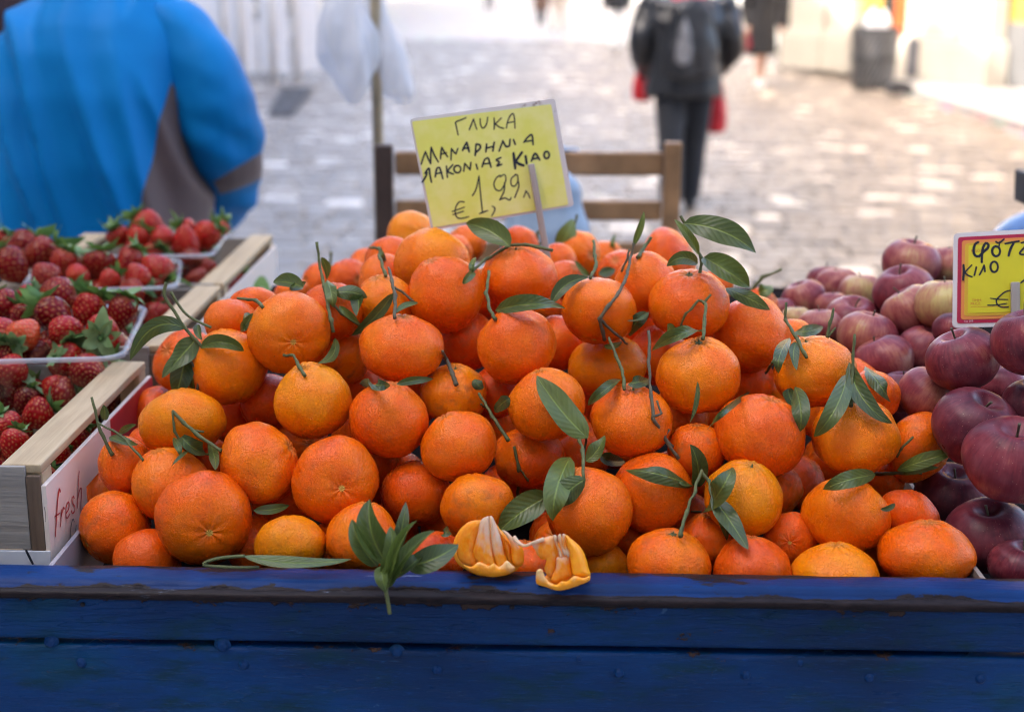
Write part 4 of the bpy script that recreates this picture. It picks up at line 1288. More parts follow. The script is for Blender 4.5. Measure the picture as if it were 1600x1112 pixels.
# cx cy w h lean layer tone dull pole label   (lean: degrees the stem axis leans clockwise; pole: s stem towards us, n navel towards us, b blank)
T_MAND = '''
a1|319|810|154|150|-20|0|.62|.3|n|largest mandarin at the lower corner by the fresh crate, pale navel facing out
a2|180|824|108|116|-30|1|.55|.5|b|mandarin directly against the fresh crate panel, low on the blue rim
a3|230|878|106|100|20|1|.80|.1|b|reddish mandarin tucked under the largest navel mandarin at the rim
a4|453|851|114|92|0|1|.10|.2|b|yellow orange mandarin in the bottom row under a long flat leaf
a5|566|840|114|112|10|0|.45|.2|b|bottom row mandarin partly covered by the upright leaf cluster
a6|678|872|100|84|0|2|.85|.4|b|dark red mandarin behind the broad leaf of the hanging leaf cluster
a7|822|884|92|80|0|2|.75|.5|b|dark mandarin showing between the two pieces of the opened mandarin
a8|946|890|76|88|0|2|.20|.3|b|small yellowish mandarin low between the opened fruit and a wide bottom mandarin
a9|1045|882|132|114|8|0|.50|.4|s|wide bottom mandarin on the rim with a bare tall twig standing in it
b1|1176|894|124|114|0|0|.78|.0|b|red orange smooth mandarin in the bottom row, third from its end by the apples
b2|1306|898|136|100|0|0|.15|.1|b|flat bright orange bottom mandarin, next to last before the apples
b3|1447|866|148|108|4|0|.55|.3|b|last mandarin of the bottom row beside the apple divider, with a pale scab
b4|1234|842|84|84|0|2|.75|.6|n|small dull mandarin in the gap above the bottom row with its navel out
b5|1322|806|134|118|12|1|.40|.1|b|bright mandarin with one grey green leaf lying across its top
b6|1418|806|98|80|20|1|.80|.3|b|rough skinned reddish mandarin against the divider beside dark apples
b7|1104|846|86|84|0|2|.60|.6|b|dull mandarin low behind the twig above the wide bottom mandarin
b8|1384|748|60|60|0|2|.60|.6|b|small sliver of mandarin under the stemmed mandarin near the apples
b9|985|842|70|76|0|3|.70|.9|b|very dark little mandarin deep in the gap beside the leafy fruit
c1|921|799|136|134|-22|0|.50|.0|s|glossy mandarin with a tall sprig of five green leaves just above the opened fruit
c2|1018|770|122|126|10|0|.62|.3|b|round mandarin with one dark leaf arched over its top, beside the leafy one
c3|1162|779|122|118|14|0|.08|.0|s|golden yellow mandarin with forked dark leaves hanging on its side
c4|746|791|116|102|-10|0|.35|.6|b|brownish orange mandarin right above the opened mandarin
c5|650|772|114|100|0|1|.72|.3|b|red orange mandarin in the second row left of the brownish one
c6|525|750|136|138|-35|0|.58|.3|n|big round mandarin with wrinkled navel in the lower left centre
c7|405|724|116|134|62|1|.50|.2|b|tall oval mandarin leaning between two larger ones at the lower left
c8|265|758|120|122|-20|1|.42|.2|b|smooth mandarin right above the largest navel mandarin
c9|284|661|136|106|-8|1|.18|.0|b|wide golden mandarin near the crate with a leafy twig hanging below it
d1|196|728|84|96|-20|2|.55|.5|s|small shaded mandarin touching the red printed end of the fresh crate
d2|360|650|84|84|0|3|.85|.4|b|deep red mandarin hidden in the gap under the upper left fruit
d3|420|628|88|92|30|2|.90|.1|b|red mandarin peeping out beside the yellow stubbed mandarin
d4|490|626|120|118|-20|0|.12|.0|s|yellow orange mandarin with a pale bent stub of stem
d5|608|656|128|120|10|0|.62|.3|b|mandarin with three dark specks under the one with leaning thin leaves
d6|717|697|124|110|-25|0|.55|.2|b|smooth mandarin in the very middle of the heap, under the brown scarred one
d7|708|614|112|92|6|1|.30|.6|s|mandarin with a brown scarred crown around a dry dark stem
d8|827|714|114|96|0|1|.66|.3|b|mandarin with two dark forked twigs leaning on it, left of the tall sprig
d9|908|716|86|84|0|2|.72|.3|b|mandarin mostly hidden behind the tall leafy sprig
e1|855|632|124|112|-14|0|.42|.1|b|mandarin with a big bright leaf lying over its side
e2|986|657|132|114|4|0|.58|.2|s|mandarin with a twig on top and a long bare twig crossing its side
e3|1088|704|92|88|0|2|.60|.9|b|dull brown mandarin in the hollow at the foot of the long bare twig
e4|1189|680|146|130|18|0|.66|.2|b|very large red orange mandarin with a dark bruise low on its side
e5|1335|681|140|124|2|0|.28|.0|s|mandarin with a straight upright stem and wrinkled crown, by the apples
e6|1434|698|90|118|30|1|.55|.4|b|mandarin overlapping the apples with two narrow yellowish leaves on it
e7|1364|618|84|80|0|2|.60|.2|b|mandarin behind the one with the upright stem, nearest the dark apples
e8|1272|580|130|112|-15|1|.28|.0|s|wrinkled light orange mandarin with a leafy twig curling from its stem pit
f1|1092|587|136|122|0|0|.38|.0|s|biggest bright mandarin of the upper right with a leaf and looped twig on top
f2|949|571|124|98|-6|1|.15|.3|s|golden mandarin with a tall kinked twig rising out of it
f3|1030|556|98|96|0|2|.62|.2|b|mandarin half hidden behind the biggest bright one and its twig
f4|1173|523|120|124|20|1|.60|.1|b|smooth mandarin below the hanging leaf, last of the upper right
f5|1240|535|70|74|0|3|.45|.2|b|sliver of mandarin beyond the upper right edge of the heap
f6|1166|596|88|84|0|3|.75|.8|b|dark mandarin in the gap beneath the upper right fruit
f7|1077|476|130|112|0|0|.58|.0|s|high mandarin carrying the large spread green leaves on a twig
f8|936|486|122|104|10|0|.45|.1|b|rounded mandarin behind the kinked twig in the upper middle
f9|870|536|84|88|0|2|.70|.4|b|dark mandarin in the gap beside the upper middle fruit
g1|807|541|122|120|-16|0|.58|.1|b|mandarin under the flat curled leaf in the upper centre
g2|776|612|84|86|0|3|.82|.6|b|shaded red mandarin in the gap below the curled leaf
g3|730|532|92|96|0|2|.80|.5|b|shaded mandarin in the hollow between three upper fruits
g4|628|543|134|106|4|0|.55|.0|s|wide mandarin with a thin forked twig and narrow leaves leaning from its top
g5|530|556|96|98|0|2|.35|.8|b|dull brownish mandarin between the wide one and the high left one
g6|453|520|130|128|-20|0|.40|.1|n|high left mandarin with small yellow spots on its face
g7|357|574|124|118|-14|1|.30|.0|b|bright mandarin by the middle crate with a folded leaf on its top
g8|697|460|122|120|-24|0|.62|.1|b|high mandarin with a small leaf on its shoulder, below the yellow sign
g9|811|434|122|104|-6|1|.60|.0|s|high mandarin with leafy twig just below the yellow sign stick
h1|675|412|122|106|0|1|.20|.0|b|yellow orange mandarin behind the high one below the sign
h2|602|476|92|94|-20|1|.35|.1|b|mandarin leaning behind the narrow leaf of the wide one
h3|600|438|80|84|0|2|.50|.0|b|mandarin half hidden high at the left slope behind two others
h4|612|412|82|90|-30|3|.70|.0|b|mandarin under the topmost one, at its left
h5|519|487|100|92|0|1|.72|.0|b|red mandarin behind the tall twig of the upper left
h6|360|502|84|70|0|2|.50|.0|b|mandarin behind the folded leaf, next to the middle crate
h7|398|478|80|60|0|2|.60|.0|b|small pale orange mandarin behind the high left one
i1|1009|446|96|104|0|1|.50|.1|b|mandarin behind the leafy high one, leaning into the upper middle
'''
T_BACK = '''
j1|645|372|86|78|10|1.70|.10|topmost mandarin of the heap against the dark chair post, with a green stub
j2|728|382|70|66|0|1.82|.45|mandarin in the back row just under the corner of the yellow sign
j3|712|396|60|60|0|1.74|.55|back row mandarin tucked between the topmost one and the sign
j4|814|384|66|62|0|1.80|.70|back row mandarin left of the sign stick
j5|872|410|62|64|0|1.72|.55|back row mandarin right of the sign stick
j6|905|398|76|68|0|1.80|.35|back row mandarin under the yellowing upright leaf
j7|947|408|64|60|0|1.86|.40|back row mandarin with a dry twig left of the pale thin leaf
j8|886|438|68|66|0|1.62|.66|mandarin behind the dark crescent leaf in the upper middle
j9|968|425|74|64|0|1.70|.62|back row mandarin behind the tall pale twig
k1|1046|406|102|74|0|1.66|.72|back row red mandarin below the right chair post
k2|545|438|70|64|0|1.78|.78|back row mandarin left of the heap's peak
k3|500|442|66|60|0|1.84|.70|back row mandarin beyond the tall twig at the left
k4|575|418|60|62|0|1.86|.55|back row mandarin below the topmost one at its left
k5|455|462|62|52|0|1.74|.60|back row mandarin under the pale upturned leaf at the left
k6|1246|528|54|44|0|1.62|.66|back mandarin by the apples under a fallen leaf
k7|1276|530|64|52|0|1.66|.60|back mandarin touching the palest apples
k8|1120|446|60|56|0|1.76|.55|back mandarin behind the large spread leaves
k9|1190|476|58|58|0|1.66|.60|back mandarin behind the drooping leaf at the upper right
'''
rows = []
for ln in T_MAND.strip().splitlines():
    q = ln.split('|')
    rows.append(dict(k=q[0], x=float(q[1]), y=float(q[2]), w=float(q[3]), h=float(q[4]), lean=float(q[5]), layer=int(q[6]), tone=float(q[7]), dull=float(q[8]), pole=q[9], label=q[10], z=None))
for ln in T_BACK.strip().splitlines():
    q = ln.split('|')
    rows.append(dict(k=q[0], x=float(q[1]), y=float(q[2]), w=float(q[3]), h=float(q[4]), lean=float(q[5]), layer=4, tone=float(q[7]), dull=.1, pole='b', label=q[8], z=float(q[6])))
rf = random.Random(11)
FILL = [(465, 690), (560, 600), (690, 745), (645, 620), (585, 715), (760, 660), (890, 690), (1060, 650), (1120, 720), (1246, 752), (1225, 630), (1290, 640), (1210, 770),
        (330, 600), (320, 720), (440, 790), (395, 850), (520, 860), (610, 830), (700, 830), (880, 850), (1000, 800), (1075, 815), (1140, 850), (1240, 880), (1376, 870), (1365, 770),
        (960, 690), (940, 630), (660, 480), (760, 460), (870, 470), (1000, 500), (1120, 530), (420, 590), (580, 500), (240, 700), (215, 790), (150, 780), (500, 560), (790, 770), (1180, 560), (1300, 720), (560, 445), (640, 440), (1240, 600), (1330, 600), (400, 500)]
for i, (x, y) in enumerate(FILL):
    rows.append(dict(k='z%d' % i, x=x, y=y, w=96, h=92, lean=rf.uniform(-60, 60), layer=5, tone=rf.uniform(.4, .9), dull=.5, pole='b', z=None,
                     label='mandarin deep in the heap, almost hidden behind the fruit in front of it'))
for gx in range(11):
    for gy in range(5):
        x, y = 240 + gx * 108 + (gy % 2) * 54 + rf.uniform(-12, 12), 470 + gy * 92 + rf.uniform(-12, 12)
        if y < 400 + abs(x - 800) * .32 or x > 1430: continue
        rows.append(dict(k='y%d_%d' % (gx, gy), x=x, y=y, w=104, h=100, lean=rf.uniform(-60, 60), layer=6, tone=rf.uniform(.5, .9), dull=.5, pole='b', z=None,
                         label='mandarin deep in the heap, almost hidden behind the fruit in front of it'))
zy = [(300, 1.85), (340, 1.80), (370, 1.70), (390, 1.56), (420, 1.45), (470, 1.375), (560, 1.31), (700, 1.255), (860, 1.197), (900, 1.18)]
def zsurf(y): return float(np.interp(y, [a for a, _ in zy], [b_ for _, b_ in zy]))
def rad(m, z): return .5 * max(m['w'], m['h']) / F * z * .93
order = sorted([m for m in rows], key=lambda m: (m['layer'], -m['y']))
done = []
for m in order:
    z = m['z'] or zsurf(m['y'])
    for _ in range(6):
        ok = True
        for o in done:
            d = math.hypot(m['x'] - o['x'], m['y'] - o['y'])
            lat = d / F * (z + o['Z']) / 2
            s = (rad(m, z) + rad(o, o['Z'])) * .955
            if lat < s:
                need = o['Z'] + sqrt(s * s - lat * lat)
                if z < need and not (m['z'] and o['Z'] - z > s * .9):
                    z = need; ok = False
        if ok: break
    m['Z'] = z
    m['R'] = rad(m, z)
    m['C'] = P(m['x'], m['y'], z)
    done.append(m)
MAND = {}
def front_depth(px, py, skip=()):
    """depth of the nearest mandarin surface seen at a picture point"""
    best = None
    for m in done:
        if m['k'] in skip or 'obj' not in m: continue
        a = m['w'] / 2, m['h'] / 2
        dx, dy = (px - m['x']) / a[0], (py - m['y']) / a[1]
        q = dx * dx + dy * dy
        if q < 1:
            d = m['Z'] - m['R'] * 1.04 * sqrt(1 - q)
            if best is None or d < best: best = d
    return best
def hidden(m):
    n = t = 0
    for i in range(-4, 5):
        for j in range(-4, 5):
            if i * i + j * j > 16: continue
            px, py = m['x'] + i * m['w'] / 9, m['y'] + j * m['h'] / 9
            t += 1
            d = m['Z'] - m['R'] * sqrt(max(0, 1 - (i * i + j * j) / 17))
            fd = front_depth(px, py)
            if py > 893 or (fd is not None and fd < d): n += 1
    return n >= t - 1
SHORT = dict(a1='largest navel mandarin', a2='crate panel mandarin', a3='reddish rim mandarin', a4='long leaf mandarin', a5='leaf cluster mandarin', a9='widest bottom mandarin', b1='red bottom mandarin', b2='flat bottom mandarin', b3='scabbed end mandarin', b5='grey leaf mandarin',
 c1='five leaf mandarin', c2='arched leaf mandarin', c3='golden forked leaf mandarin', c4='brownish mandarin', c5='second row red mandarin', c6='wrinkled navel mandarin', c7='tall oval mandarin', c8='smooth corner mandarin', c9='wide golden mandarin', d4='pale stub mandarin', d5='three speck mandarin',
 d6='central smooth mandarin', d7='scarred crown mandarin', d8='forked twig mandarin', e1='big leaf mandarin', e2='crossed twig mandarin', e4='bruised mandarin', e5='upright stem mandarin', e6='apple side mandarin', e8='wrinkled light mandarin', f1='biggest bright mandarin', f2='kinked twig mandarin',
 f4='upper end mandarin', f7='spread leaf mandarin', f8='rounded upper mandarin', g1='curled leaf mandarin', g4='wide forked twig mandarin', g6='yellow spotted mandarin', g7='folded leaf mandarin', g8='small leaf mandarin', g9='sign stick mandarin')
def gap_label(m):
    c = sorted((math.hypot(m['x'] - o['x'], m['y'] - o['y']), o['k']) for o in rows if o['k'] in SHORT)[:2]
    return 'shaded mandarin in the gap between the %s and the %s' % (SHORT[c[0][1]], SHORT[c[1][1]])
cnt = 0
for m in done:
    if m['layer'] >= 5: m['label'] = gap_label(m)
    if m['layer'] >= 5 and hidden(m): continue
    w, h, lean = m['w'], m['h'], m['lean']
    A = max(w, h) / 2 * m['Z'] / F
    q = min(w, h) / max(w, h)
    if h > w * 1.03 and abs(lean) < 45: lean = lean + 90
    b_ = BPOL
    if q >= b_: ca = sqrt((q * q - b_ * b_) / (1 - b_ * b_)); bz = 1.0
    else: ca, bz = .15, q / b_
    ca = min(.985, max(ca, .12)); sa = sqrt(1 - ca * ca)
    tc = -ray(m['x'], m['y']).normalized()
    u_ = (up - tc * up.dot(tc)).normalized(); r_ = u_.cross(tc).normalized()
    la = radians(lean)
    side = u_ * cos(la) + r_ * sin(la)
    ax = side * sa + tc * ca
    if m['pole'] == 'n': ax = side * sa - tc * ca
    if m['pole'] in 'bs' and m['layer'] < 4:
        ca = .30 if m['pole'] == 'b' else .42; sa = sqrt(1 - ca * ca)
        bz = sqrt(max(.45, q * q - ca * ca)) / sa / b_
        ax = side * sa + tc * (ca if m['pole'] == 's' or rf.random() < .6 else -ca)
    if m['layer'] >= 4:
        ax = Vector((rf.uniform(-1, 1), rf.uniform(-1, .6), rf.uniform(.1, 1))).normalized()
    R = ax.to_track_quat('Z', 'Y') @ Quaternion((0, 0, 1), rf.uniform(0, 6.28))
    o = bpy.data.objects.new('mandarin', rf.choice(MM))
    o.matrix_basis = Matrix.LocRotScale(m['C'], R, Vector((A, A * rf.uniform(.97, 1.0), A * bz)))
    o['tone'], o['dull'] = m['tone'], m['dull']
    tag(o, m['label'], 'mandarin', 'mandarins heaped on the blue cart')
    C.objects.link(o)
    m['obj'] = o; m['ax'] = ax; m['A'] = A; m['top'] = m['C'] + ax * A * BPOL * bz * .96
    MAND[m['k']] = m
    if m['pole'] == 's' and m['layer'] < 4:
        s = bpy.data.objects.new('stem', CALYX)
        s.parent = o; s.location = (0, 0, BPOL * .955)
        C.objects.link(s)

# ---------------------------------------------------------------- the opened mandarin on the rim
def m_flesh():
    b = NB('mandarin_flesh')
    w = b.attr('pith', False)
    c = b.coord()
    n = b.noise(b.mapping(c, (1, 1, 1)), 240, 3, .6)
    st = b.noise(b.mapping(c, (240, 240, 60)), 1, 4, .6)
    col = b.ramp(n, [(.3, (.96, .30, .005)), (.7, (.97, .43, .03))])
    ww = b.math('ADD', w, b.math('MULTIPLY', b.math('SUBTRACT', st, .5), 1.3))
    col = b.mix(b.ramp(ww, [(.42, 0.0), (1.0, .82)]), col, (.80, .66, .52))
    b.set(color=col, rough=.14, spec=.45, sss=.25)
    b.p.inputs['Subsurface Radius'].default_value = (.006, .003, .001)
    b.p.inputs['Subsurface Scale'].default_value = 1.0
    b.bump(b.math('ADD', n, st), .35, .0010)
    tr_ = b.n.new('ShaderNodeBsdfTranslucent'); b.link(col, tr_.inputs[0])
    mx = b.n.new('ShaderNodeMixShader'); mx.inputs[0].default_value = .30
    b.link(b.p.outputs[0], mx.inputs[1]); b.link(tr_.outputs[0], mx.inputs[2]); b.link(mx.outputs[0], b.out.inputs[0])
    return b.m
def m_peel_in():
    b = NB('opened_peel')
    w = b.attr('pith', False)
    c = b.coord()
    n = b.noise(c, 160, 4, .6); vor = b.voronoi(c, 720)
    col = b.mix(b.ramp(b.math('ADD', w, b.math('MULTIPLY', b.math('SUBTRACT', n, .5), .5)), [(.45, 0.0), (.95, .9)]), b.ramp(n, [(.3, (.96, .30, .002)), (.7, (.97, .39, .003))]), (.86, .60, .28))
    b.set(color=col, rough=.4, spec=.5, sss=.15)
    b.p.inputs['Subsurface Radius'].default_value = (.004, .0018, .0006); b.p.inputs['Subsurface Scale'].default_value = 1.0
    b.bump(vor, .3, .0006)
    return b.m
M_FLESH, M_PEEL = m_flesh(), m_peel_in()
from mathutils.geometry import delaunay_2d_cdt
def inflate(poly, dep, front, back, anchors, seed, fall=700.0, tilt=(0, 0), rough=1.0):
    """a juicy solid with the given outline (enlarged-view units), rounded to both sides; anchors give how white it is"""
    pts = [(690 + x / 6.4, 790 + y / 6.4) for x, y in poly]
    n0 = len(pts)
    ring = []
    for a in range(n0):                         # smooth the outline a little
        p0, p1, p2, p3 = pts[a - 1], pts[a], pts[(a + 1) % n0], pts[(a + 2) % n0]
        for t in (0, .25, .5, .75):
            q = [.5 * (2 * p1[c] + (p2[c] - p0[c]) * t + (2 * p0[c] - 5 * p1[c] + 4 * p2[c] - p3[c]) * t * t + (3 * p1[c] - p0[c] - 3 * p2[c] + p3[c]) * t ** 3) for c in (0, 1)]
            ring.append((q[0] + noise.noise(Vector((q[0] * .5, q[1] * .5, seed))) * .5 * rough, q[1] + noise.noise(Vector((q[0] * .5, q[1] * .5, seed + 7))) * .5 * rough))
    E = np.array(ring); E2 = np.roll(E, -1, 0)
    def dist(x, y):
        d = E2 - E; w = np.array((x, y)) - E
        t = np.clip((w * d).sum(1) / np.maximum((d * d).sum(1), 1e-9), 0, 1)
        return float(np.sqrt(((w - d * t[:, None]) ** 2).sum(1)).min())
    def inside(x, y):
        c = False
        for (x1, y1), (x2, y2) in zip(ring, ring[1:] + ring[:1]):
            if (y1 > y) != (y2 > y) and x < (x2 - x1) * (y - y1) / (y2 - y1) + x1: c = not c
        return c
    xs, ys_ = E[:, 0], E[:, 1]
    inner = []
    y = ys_.min()
    while y < ys_.max():
        x = xs.min() + (.75 if int(y * 2) % 2 else 0)
        while x < xs.max():
            if inside(x, y) and dist(x, y) > .7: inner.append((x + noise.noise(Vector((x, y, 3))) * .3, y + noise.noise(Vector((x, y, 9))) * .3))
            x += 1.5
        y += 1.5
    allp = [Vector(p) for p in ring + inner]
    k = len(ring)
    vo, eo, fo, ov, oe, of_ = delaunay_2d_cdt(allp, [(a, (a + 1) % k) for a in range(k)], [tuple(range(k))], 1, 1e-5)
    cx, cy = xs.mean(), ys_.mean()
    dm = max([dist(p.x, p.y) for p in vo[::3]] + [1])
    v, pith, f = [], [], []
    for sgn, amp in ((-1, front), (1, back)):
        for p in vo:
            d = min(1, dist(p.x, p.y) / dm)
            h = sqrt(max(0, 1 - (1 - d) ** 2))
            bump_ = noise.noise(Vector((p.x * .35, p.y * .12, seed))) * 1.1 * rough * min(1, d * 3)
            z = dep + (sgn * (amp * h + bump_ * .6) + tilt[0] * (p.x - cx) + tilt[1] * (p.y - cy)) / F * dep
            v.append(P(p.x, p.y, z))
            X, Y = (p.x - 690) * 6.4, (p.y - 790) * 6.4
            ws = [(1 / (((X - ax) ** 2 + (Y - ay) ** 2) + fall), aw) for ax, ay, aw in anchors]
            pith.append(sum(a * b_ for a, b_ in ws) / sum(a for a, b_ in ws))
    nv = len(vo)
    for q in fo:
        f.append(tuple(q)); f.append(tuple(i + nv for i in q)[::-1])
    me = mesh('segment', v, f)
    bm = bmesh.new(); bm.from_mesh(me); bmesh.ops.remove_doubles(bm, verts=bm.verts, dist=1e-6); bmesh.ops.recalc_face_normals(bm, faces=bm.faces)
    bm.to_mesh(me); bm.free()
    at = me.attributes.new('pith', 'FLOAT', 'POINT')
    kd = {tuple(round(c, 7) for c in a): w for a, w in zip(v, pith)}
    vals = []
    V_ = np.array([tuple(a) for a in v])
    for q in me.vertices:
        vals.append(pith[int(((V_ - np.array(tuple(q.co))) ** 2).sum(1).argmin())])
    at.data.foreach_set('value', vals)
    return me
zo = onZ(765, 906, LIPZ)
zdep = proj(Vector((zo.x, 1.040, LIPZ)))[2]
opened = empty('opened_mandarin', (zo.x + .03, 1.04, LIPZ), 'mandarin torn open in two pieces, flesh and white pith showing, on the blue rim', 'mandarin')
def piece(name, poly, dep, front, back, anchors, m, seed, **k):
    me = inflate(poly, dep, front, back, anchors, seed, **k)
    me.name = name
    child(link(name, me, m, None, True), opened)
d1 = zdep - .006
SA, SB = .15, 1.1
piece('peel', [(300, 150), (225, 195), (150, 285), (112, 400), (122, 505), (170, 585), (250, 640), (350, 690), (480, 718), (600, 708), (700, 672), (775, 620), (812, 560), (815, 470), (770, 400), (690, 330), (600, 250), (520, 150), (430, 140)], d1 + .012, 6, 30, [(300, 152, .45), (112, 400, .40), (170, 585, .2), (480, 718, 0), (700, 672, 0), (812, 500, .3)], M_PEEL, 1.0)
piece('segment', [(300, 172), (235, 225), (180, 300), (150, 400), (158, 490), (195, 560), (270, 596), (350, 600), (345, 530), (322, 460), (345, 360), (368, 270), (400, 200), (420, 150), (360, 150)], d1 + .003, 7, 10, [(200, 420, 0), (260, 330, .05), (250, 520, 0), (350, 160, .25), (400, 180, .55), (345, 350, .35), (230, 285, .35)], M_FLESH, 2.0, tilt=(-.25, 0))
piece('segment', [(405, 130), (440, 112), (472, 108), (484, 190), (487, 300), (500, 420), (522, 540), (536, 606), (470, 612), (385, 592), (335, 535), (315, 455), (340, 355), (365, 260), (378, 185)], d1 - .003, 9, 12, [(440, 120, 1.25), (460, 250, 1.2), (440, 350, 1.05), (470, 440, .75), (390, 330, .7), (370, 450, .15), (420, 520, .05), (490, 560, .35), (360, 530, 0)], M_FLESH, 3.0, tilt=(-.3, 0))
piece('segment', [(478, 110), (512, 112), (545, 185), (575, 265), (602, 360), (622, 460), (660, 555), (645, 622), (565, 640), (540, 592), (516, 480), (498, 360), (490, 230)], d1 - .003, 8, 12, [(495, 120, 1.25), (520, 230, 1.2), (550, 350, 1.05), (560, 440, .7), (520, 430, .9), (590, 520, .15), (600, 600, .1), (550, 600, .3)], M_FLESH, 4.0, tilt=(.3, 0))
piece('segment', [(560, 215), (600, 262), (645, 330), (690, 405), (698, 520), (705, 590), (662, 556), (628, 462), (604, 356), (575, 270)], d1 + .006, 4, 8, [(580, 240, .6), (640, 360, .25), (660, 480, .0), (690, 560, .1)], M_FLESH, 5.0)
piece('segment', [(602, 248), (650, 256), (705, 308), (765, 362), (812, 425), (824, 505), (812, 585), (762, 612), (722, 592), (700, 540), (698, 425), (668, 338)], d1 + .002, 9, 12, [(620, 255, 1.1), (690, 320, 1.0), (720, 380, .7), (760, 400, .35), (760, 500, .0), (780, 580, .15), (720, 560, .1)], M_FLESH, 6.0, tilt=(.25, 0))
piece('peel', [(215, 590), (300, 606), (370, 562), (430, 576), (470, 596), (520, 570), (565, 606), (605, 590), (650, 548), (690, 576), (735, 622), (700, 662), (605, 700), (480, 708), (360, 680), (270, 640)], d1 - .006, 7, 8, [(370, 575, .9), (430, 590, .75), (470, 610, .7), (600, 605, 1.1), (650, 565, 1.2), (700, 610, .9), (600, 660, .25), (480, 670, .1), (360, 650, .05), (250, 620, 0), (600, 700, -.3), (480, 710, -.3)], M_PEEL, 7.0, tilt=(0, .35))
d2 = zdep - .019
piece('peel', [(1238, 286), (1305, 335), (1380, 402), (1432, 485), (1470, 615), (1490, 690), (1468, 742), (1390, 790), (1260, 832), (1150, 842), (1030, 806), (955, 770), (1050, 690), (1100, 560), (1150, 420), (1190, 320)], d2 + .010, 8, 24, [(1300, 350, 0), (1400, 600, 0)], M_PEEL, 11.0, tilt=(.15, 0))
piece('segment', [(898, 372), (960, 345), (1060, 306), (1120, 302), (1150, 372), (1166, 450), (1152, 540), (1140, 640), (1102, 722), (1052, 690), (1030, 622), (1046, 540), (1002, 536), (956, 492), (930, 432)], d2 + .003, 7, 9, [(905, 378, 1.0), (1000, 335, .7), (1100, 310, .8), (980, 450, .35), (1080, 430, .1), (1090, 560, .2), (1090, 690, .5), (1040, 620, .5), (1150, 500, .6)], M_FLESH, 12.0)
piece('segment', [(1112, 302), (1150, 296), (1162, 370), (1190, 440), (1215, 505), (1180, 520), (1165, 450), (1140, 372)], d2 - .001, 5, 6, [(1130, 310, 1.1), (1180, 450, 1.0), (1150, 380, .6)], M_FLESH, 13.0)
piece('segment', [(1162, 296), (1192, 284), (1205, 350), (1232, 420), (1262, 470), (1230, 500), (1200, 440), (1175, 370)], d2 - .003, 5, 6, [(1180, 295, 1.1), (1240, 470, 1.1), (1200, 380, .45)], M_FLESH, 14.0)
piece('segment', [(1206, 288), (1240, 288), (1246, 360), (1262, 430), (1286, 470), (1270, 515), (1238, 470), (1215, 380)], d2 - .004, 4, 6, [(1220, 295, .9), (1270, 480, 1.2), (1235, 390, .5)], M_FLESH, 15.0)
piece('segment', [(1152, 520), (1200, 512), (1278, 505), (1296, 600), (1306, 700), (1250, 738), (1150, 778), (1090, 752), (1102, 705), (1140, 622)], d2 - .001, 7, 9, [(1170, 530, 1.0), (1240, 510, .7), (1160, 600, .8), (1230, 600, .1), (1240, 690, 0), (1150, 740, .2)], M_FLESH, 16.0)
piece('peel', [(1240, 290), (1305, 340), (1378, 404), (1430, 487), (1468, 617), (1486, 690), (1420, 718), (1322, 702), (1296, 600), (1284, 490), (1262, 420), (1246, 350)], d2 - .004, 12, 12, [(1260, 330, .1), (1380, 560, -.2), (1300, 650, 0), (1440, 690, 0)], M_PEEL, 17.0, tilt=(.35, 0), rough=.4)
piece('peel', [(950, 652), (1002, 632), (1032, 702), (1080, 762), (1150, 786), (1200, 752), (1255, 752), (1330, 700), (1420, 720), (1482, 700), (1474, 748), (1380, 792), (1250, 834), (1150, 844), (1030, 806), (948, 772)], d2 - .008, 6, 8, [(960, 670, 1.1), (1020, 720, 1.1), (1080, 780, .9), (1200, 775, .7), (1330, 725, .9), (1420, 735, .6), (1380, 780, -.2), (1250, 825, -.4), (1150, 840, -.4), (1030, 800, -.1), (950, 765, .2)], M_PEEL, 18.0, tilt=(0, .35))
sp = spline([P(803, 839, d1 - .002), P(811, 848, d1 - .006), P(820, 852, d1 - .010), P(829, 849, d2 + .001), P(838, 846, d2 - .001), P(850, 842, d2 - .001)], 20)
me_v, me_f = tube_geo(sp, [.0019 - .0007 * sin(pi * i / (len(sp) - 1)) + .0004 * noise.noise(Vector((i * .9, 1, 1))) for i in range(len(sp))], 8)
mm = mesh('pith_strand', me_v, me_f); mm.attributes.new('pith', 'FLOAT', 'POINT').data.foreach_set('value', [1.2] * len(me_v))
child(link('pith_strand', mm, M_FLESH, None, True), opened)
